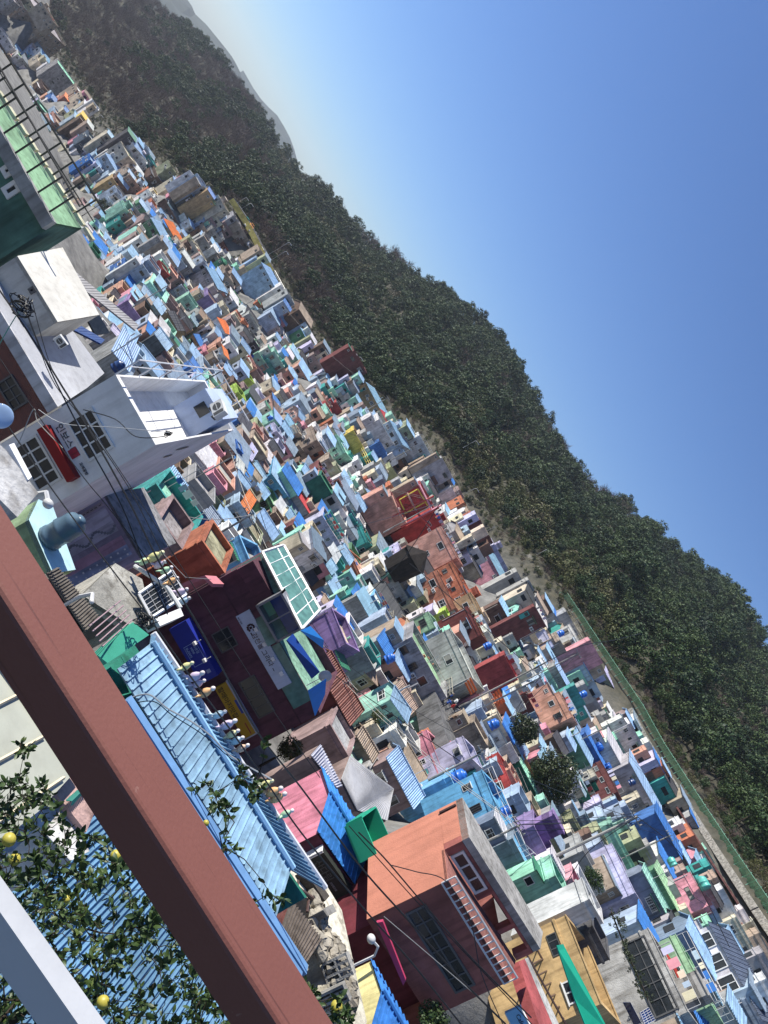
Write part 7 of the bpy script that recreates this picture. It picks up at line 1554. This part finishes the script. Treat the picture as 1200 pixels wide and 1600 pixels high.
# plywood pergola, green tarpaulin, café board at the bottom edge
c = at(850, 1560, 40); t = wthing('pergola', 'brown steel pergola grid over dark stacked boxes', 'pergola', tuple(c)); zp = at(850, 1540, 42).z; b = MB()
for k in range(9): y = 1478 + k * 17; b.tube([onz(822 + k * 9.5, y + 12, zp), onz(872 + k * 9.5, y - 14, zp)], .05, 4)
for k in range(4): b.tube([onz(822 + k * 16, 1490 - k * 8, zp), onz(898 + k * 16, 1625 - k * 8, zp)], .06, 4)
b.build('grid', 'metal', t, (.09, .055, .045)); b = MB(); rb_2 = random.Random(2)
for k in range(70): x, y = rb_2.uniform(826, 900), 0; y = 1485 + (x - 826) * 1.7 + rb_2.uniform(-6, 40); p = onz(x, y, zp - 1.6); s_ = rb_2.uniform(.15, .4); b.box(p.x - s_, p.x + s_, p.y - s_, p.y + s_, zp - 2.4, zp - 1.4 + rb_2.uniform(-.3, .3))
tag(b.build('stored_boxes', 'plain', None, (.16, .13, .11)), 'jumble of dark boxes stored under the brown pergola', 'boxes', kind='stuff')
z_ = at(885, 1490, 41).z + .6; P = [onz(870, 1477, z_), onz(880, 1475, z_), onz(950, 1608, z_), onz(930, 1640, z_ - .8), onz(897, 1558, z_ - .5)]; b = MB(); b.slab(P, .05); tag(b.build('tarpaulin', 'plain', None, (.01, .32, .20)), 'long green tarpaulin draped down beside the plywood house', 'tarpaulin')
z_ = at(812, 1500, 33).z; P = [onz(810, 1502, z_), onz(820, 1498, z_), onz(868, 1612, z_), onz(850, 1625, z_)]; b = MB(); b.slab(P, .5); tag(b.build('red_beam', 'wall', None, (.42, .10, .10)), 'long dull red beam between the terracotta building and the pergola', 'beam'); P = [onz(820, 1498, z_), onz(825, 1496, z_), onz(876, 1606, z_), onz(868, 1612, z_)]; b = MB(); b.slab(P, .6); tag(b.build('concrete_edge', 'rough', None, (.45, .45, .43)), 'light concrete edge beside the long red beam', 'kerb')
A_ = at(812, 1573, 30); B_ = onz(832, 1612, A_.z); wc_ = Wall(A_, B_); t = wthing('cafe_sign', 'light blue café signboard at the bottom edge', 'sign', tuple(A_)); b = MB(); wc_.box(b, 0, wc_.len, A_.z - .62, A_.z, -.15, 0); b.build('board', 'plain', t, (.22, .48, .72)); text('Cafe', .24, wc_, .22, A_.z - .3, t, (.03, .05, .10), .01)
b = MB(); wc_.box(b, 0, wc_.len, A_.z - .66, A_.z - .62, -.16, .02); wc_.box(b, 0, wc_.len, A_.z, A_.z + .03, -.16, .02); b.build('board_edge', 'plain', t, (.75, .75, .72))
# solar panels, dish, glass panes of the grey frame house
for (pts, D, lab) in ((((974, 1566), (985, 1566), (1002, 1598), (992, 1602)), 50, 'dark blue solar panel by the grey frame house'), (((1000, 1582), (1013, 1574), (1024, 1594), (1008, 1602)), 50, 'black framed solar panel lower right of the other one')):
    z_ = at(*pts[0], D).z; P = [onz(x, y, z_ + (.5 if j in (1, 2) else 0)) for j, (x, y) in enumerate(pts)]; t = wthing('solar_panel', lab, 'solar panel', tuple(P[0]), 'solar panels'); b = MB(); b.slab(P, .05); b.build('panel', 'blueglass', t); b = MB()
    for k in range(7): b.tube([P[0].lerp(P[3], k / 6) + Vector((0, 0, .01)), P[1].lerp(P[2], k / 6) + Vector((0, 0, .01))], .012, 4)
    for k in range(4): b.tube([P[0].lerp(P[1], k / 3) + Vector((0, 0, .01)), P[3].lerp(P[2], k / 3) + Vector((0, 0, .01))], .012, 4)
    b.build('frame', 'metal', t, (.6, .6, .6))
c = at(508, 1057, 46); t = thing('satellite_dish', 'grey satellite dish by the bright blue tarpaulin', 'satellite dish', tuple(c), R(20)); b = MB(); n = 16
for j in range(4):
    for k in range(n): r_ = .4 * j / 3; b.v.append((r_ * math.cos(6.283 * k / n), .3 * (r_ ** 2) * 2 - .05, r_ * math.sin(6.283 * k / n)))
for j in range(3):
    for k in range(n): k2 = (k + 1) % n; b.f.append((j * n + k, j * n + k2, (j + 1) * n + k2, (j + 1) * n + k)); b.m.append(0)
o = b.build('dish', 'plain', t, (.45, .46, .46)); sm = o.modifiers.new('th', 'SOLIDIFY'); sm.thickness = .02; b = MB(); b.tube([(0, 0, 0), (0, .1, -.4), (0, .1, -1.3)], .03, 5); b.build('mast', 'metal', t, (.5, .5, .5)); b = MB(); b.tube([(0, 0, -.35), (0, -.4, -.05)], .015, 4); b.build('feed_arm', 'metal', t, (.5, .5, .5))
t = wthing('red_beam_sign', 'curved red sign beam on the pale mint roofed house', 'sign', tuple(at(1034, 1485, 61))); b = MB(); b.tube([at(1034, 1485, 60), at(1050, 1508, 60), at(1060, 1530, 60), at(1064, 1533, 60)], .22, 4); b.build('beam', 'plain', t, (.55, .06, .04))
# ------------------------------------------------------------------ air
hm = bpy.data.materials.new('haze'); hm.use_nodes = True; nt = hm.node_tree; nt.nodes.clear(); o_ = nt.nodes.new('ShaderNodeOutputMaterial'); pv = nt.nodes.new('ShaderNodeVolumePrincipled'); pv.inputs['Color'].default_value = (.80, .88, 1, 1); pv.inputs['Density'].default_value = .00011; pv.inputs['Anisotropy'].default_value = .2; nt.links.new(pv.outputs[0], o_.inputs['Volume'])
b = MB(); b.box(-3600, 3600, -3600, 3600, -120, 182); M['haze'] = hm; tag(b.build('haze', 'haze'), kind='stuff')
# thin service cables strung over the roofs in the middle distance
rc_ = random.Random(31); PP = [p for p in tops_] + [at(x, y, D) for x, y, D in ((330, 600, 140), (450, 640, 180), (260, 520, 140), (520, 830, 130), (600, 700, 215), (760, 900, 185), (860, 1000, 160), (930, 1100, 140), (1010, 1210, 130), (800, 1120, 105), (640, 960, 118), (700, 1000, 110), (340, 420, 250), (420, 700, 150), (560, 980, 100), (900, 1250, 115), (980, 1330, 95), (720, 840, 165))]
nc = 0
for a in range(len(PP)):
    ds = sorted(range(len(PP)), key=lambda k: (PP[k] - PP[a]).length)[1:4]
    for k in ds:
        if nc >= 70 or rc_.random() < .25: continue
        p, q = PP[a], PP[k] + Vector((0, 0, rc_.uniform(-.6, .4))); L_ = (q - p).length
        if L_ < 6 or L_ > 90: continue
        for j in range(rc_.randint(1, 2)):
            o_ = rv(rc_) * .5; sag = L_ * .035; b = MB(); b.tube([p.lerp(q, s / 10) + o_ + Vector((0, 0, -sag * 4 * (s / 10) * (1 - s / 10))) for s in range(11)], .022 + L_ * .00012, 4); tag(b.build('service_cable', 'metal', None, (.03, .03, .03)), 'thin service cable strung over the roofs in the middle distance', 'cable', 'thin service cables over the roofs'); nc += 1
# roof aerials and laundry on the larger houses
big = [d for d in HS if d['wr'] * d['mpp'] > 4 and d['D'] < 200]
ra_ = random.Random(8); na_ = 0
for d in big:
    if ra_.random() < .45:
        x, y = ra_.uniform(-.4, .4) * d['lr'], ra_.uniform(-.2, .4) * d['ll']; h_ = ra_.uniform(1.6, 3.2); b = MB(); zr = d['H'] - .5; b.tube([(x, y, zr), (x, y, zr + h_)], .03, 4)
        for k in range(4): b.tube([(x - .45 + .06 * k, y, zr + h_ - .2 * k), (x + .45 - .06 * k, y, zr + h_ - .2 * k)], .018, 4)
        b.build('aerial', 'metal', d['ob'], (.4, .4, .4))
    if ra_.random() < .3 and d['roof'] == 'f':
        b = MB(); zr = d['H'] + .9; y = ra_.uniform(-.3, .2) * d['ll']; x0, x1 = -.38 * d['lr'], .38 * d['lr']; b.tube([(x0, y, zr - 1.3), (x0, y, zr)], .03, 4); b.tube([(x1, y, zr - 1.3), (x1, y, zr)], .03, 4); b.tube([(x0, y, zr), (x1, y, zr)], .015, 4); b.build('washing_line', 'metal', d['ob'], (.5, .5, .5)); x = x0 + .2
        while x < x1 - .6:
            w_ = ra_.uniform(.3, .7); b = MB(); b.box(x, x + w_, y - .015, y + .015, zr - ra_.uniform(.4, .9), zr - .01); b.build('washing', 'plain', d['ob'], jitc(C[ra_.choice(['wh', 'wh', 'pk', 'nb', 'rd', 'cr', 'bb', 'li'])])); x += w_ + ra_.uniform(.05, .4)

# broad glazing of the two big houses at the lower right
def bigwin(d, xa, xb, za, zb_, nx, nz, fr_):
    lr = d['lr']; x0, x1 = -lr / 2 + lr * xa, -lr / 2 + lr * xb; z0, z1 = d['H'] - d['hm'] * zb_, d['H'] - d['hm'] * za; y = -d['ll'] / 2; b = MB(); f = .1
    b.box(x0, x1, y - .12, y + .02, z0, z0 + f); b.box(x0, x1, y - .12, y + .02, z1 - f, z1); b.box(x0, x0 + f, y - .12, y + .02, z0 + f, z1 - f); b.box(x1 - f, x1, y - .12, y + .02, z0 + f, z1 - f)
    for k in range(1, nx): x = x0 + (x1 - x0) * k / nx; b.box(x - .03, x + .03, y - .09, y + .02, z0 + f, z1 - f)
    for k in range(1, nz): z = z0 + (z1 - z0) * k / nz; b.box(x0 + f, x1 - f, y - .08, y + .02, z - .025, z + .025)
    o = b.build('window', fr_, d['ob']); b = MB(); b.box(x0 + f, x1 - f, y - .03, y + .02, z0 + f, z1 - f); b.build('pane', 'glass', o)
for d in HS:
    if d['K'] and d['K'].startswith('grey frame'): bigwin(d, .06, .94, .22, 1.15, 5, 2, 'dframe')
    if d['K'] and d['K'].startswith('white house with slate'):
        for k in range(4): bigwin(d, .05 + k * .235, .22 + k * .235, .18, .95, 2, 1, 'frame')
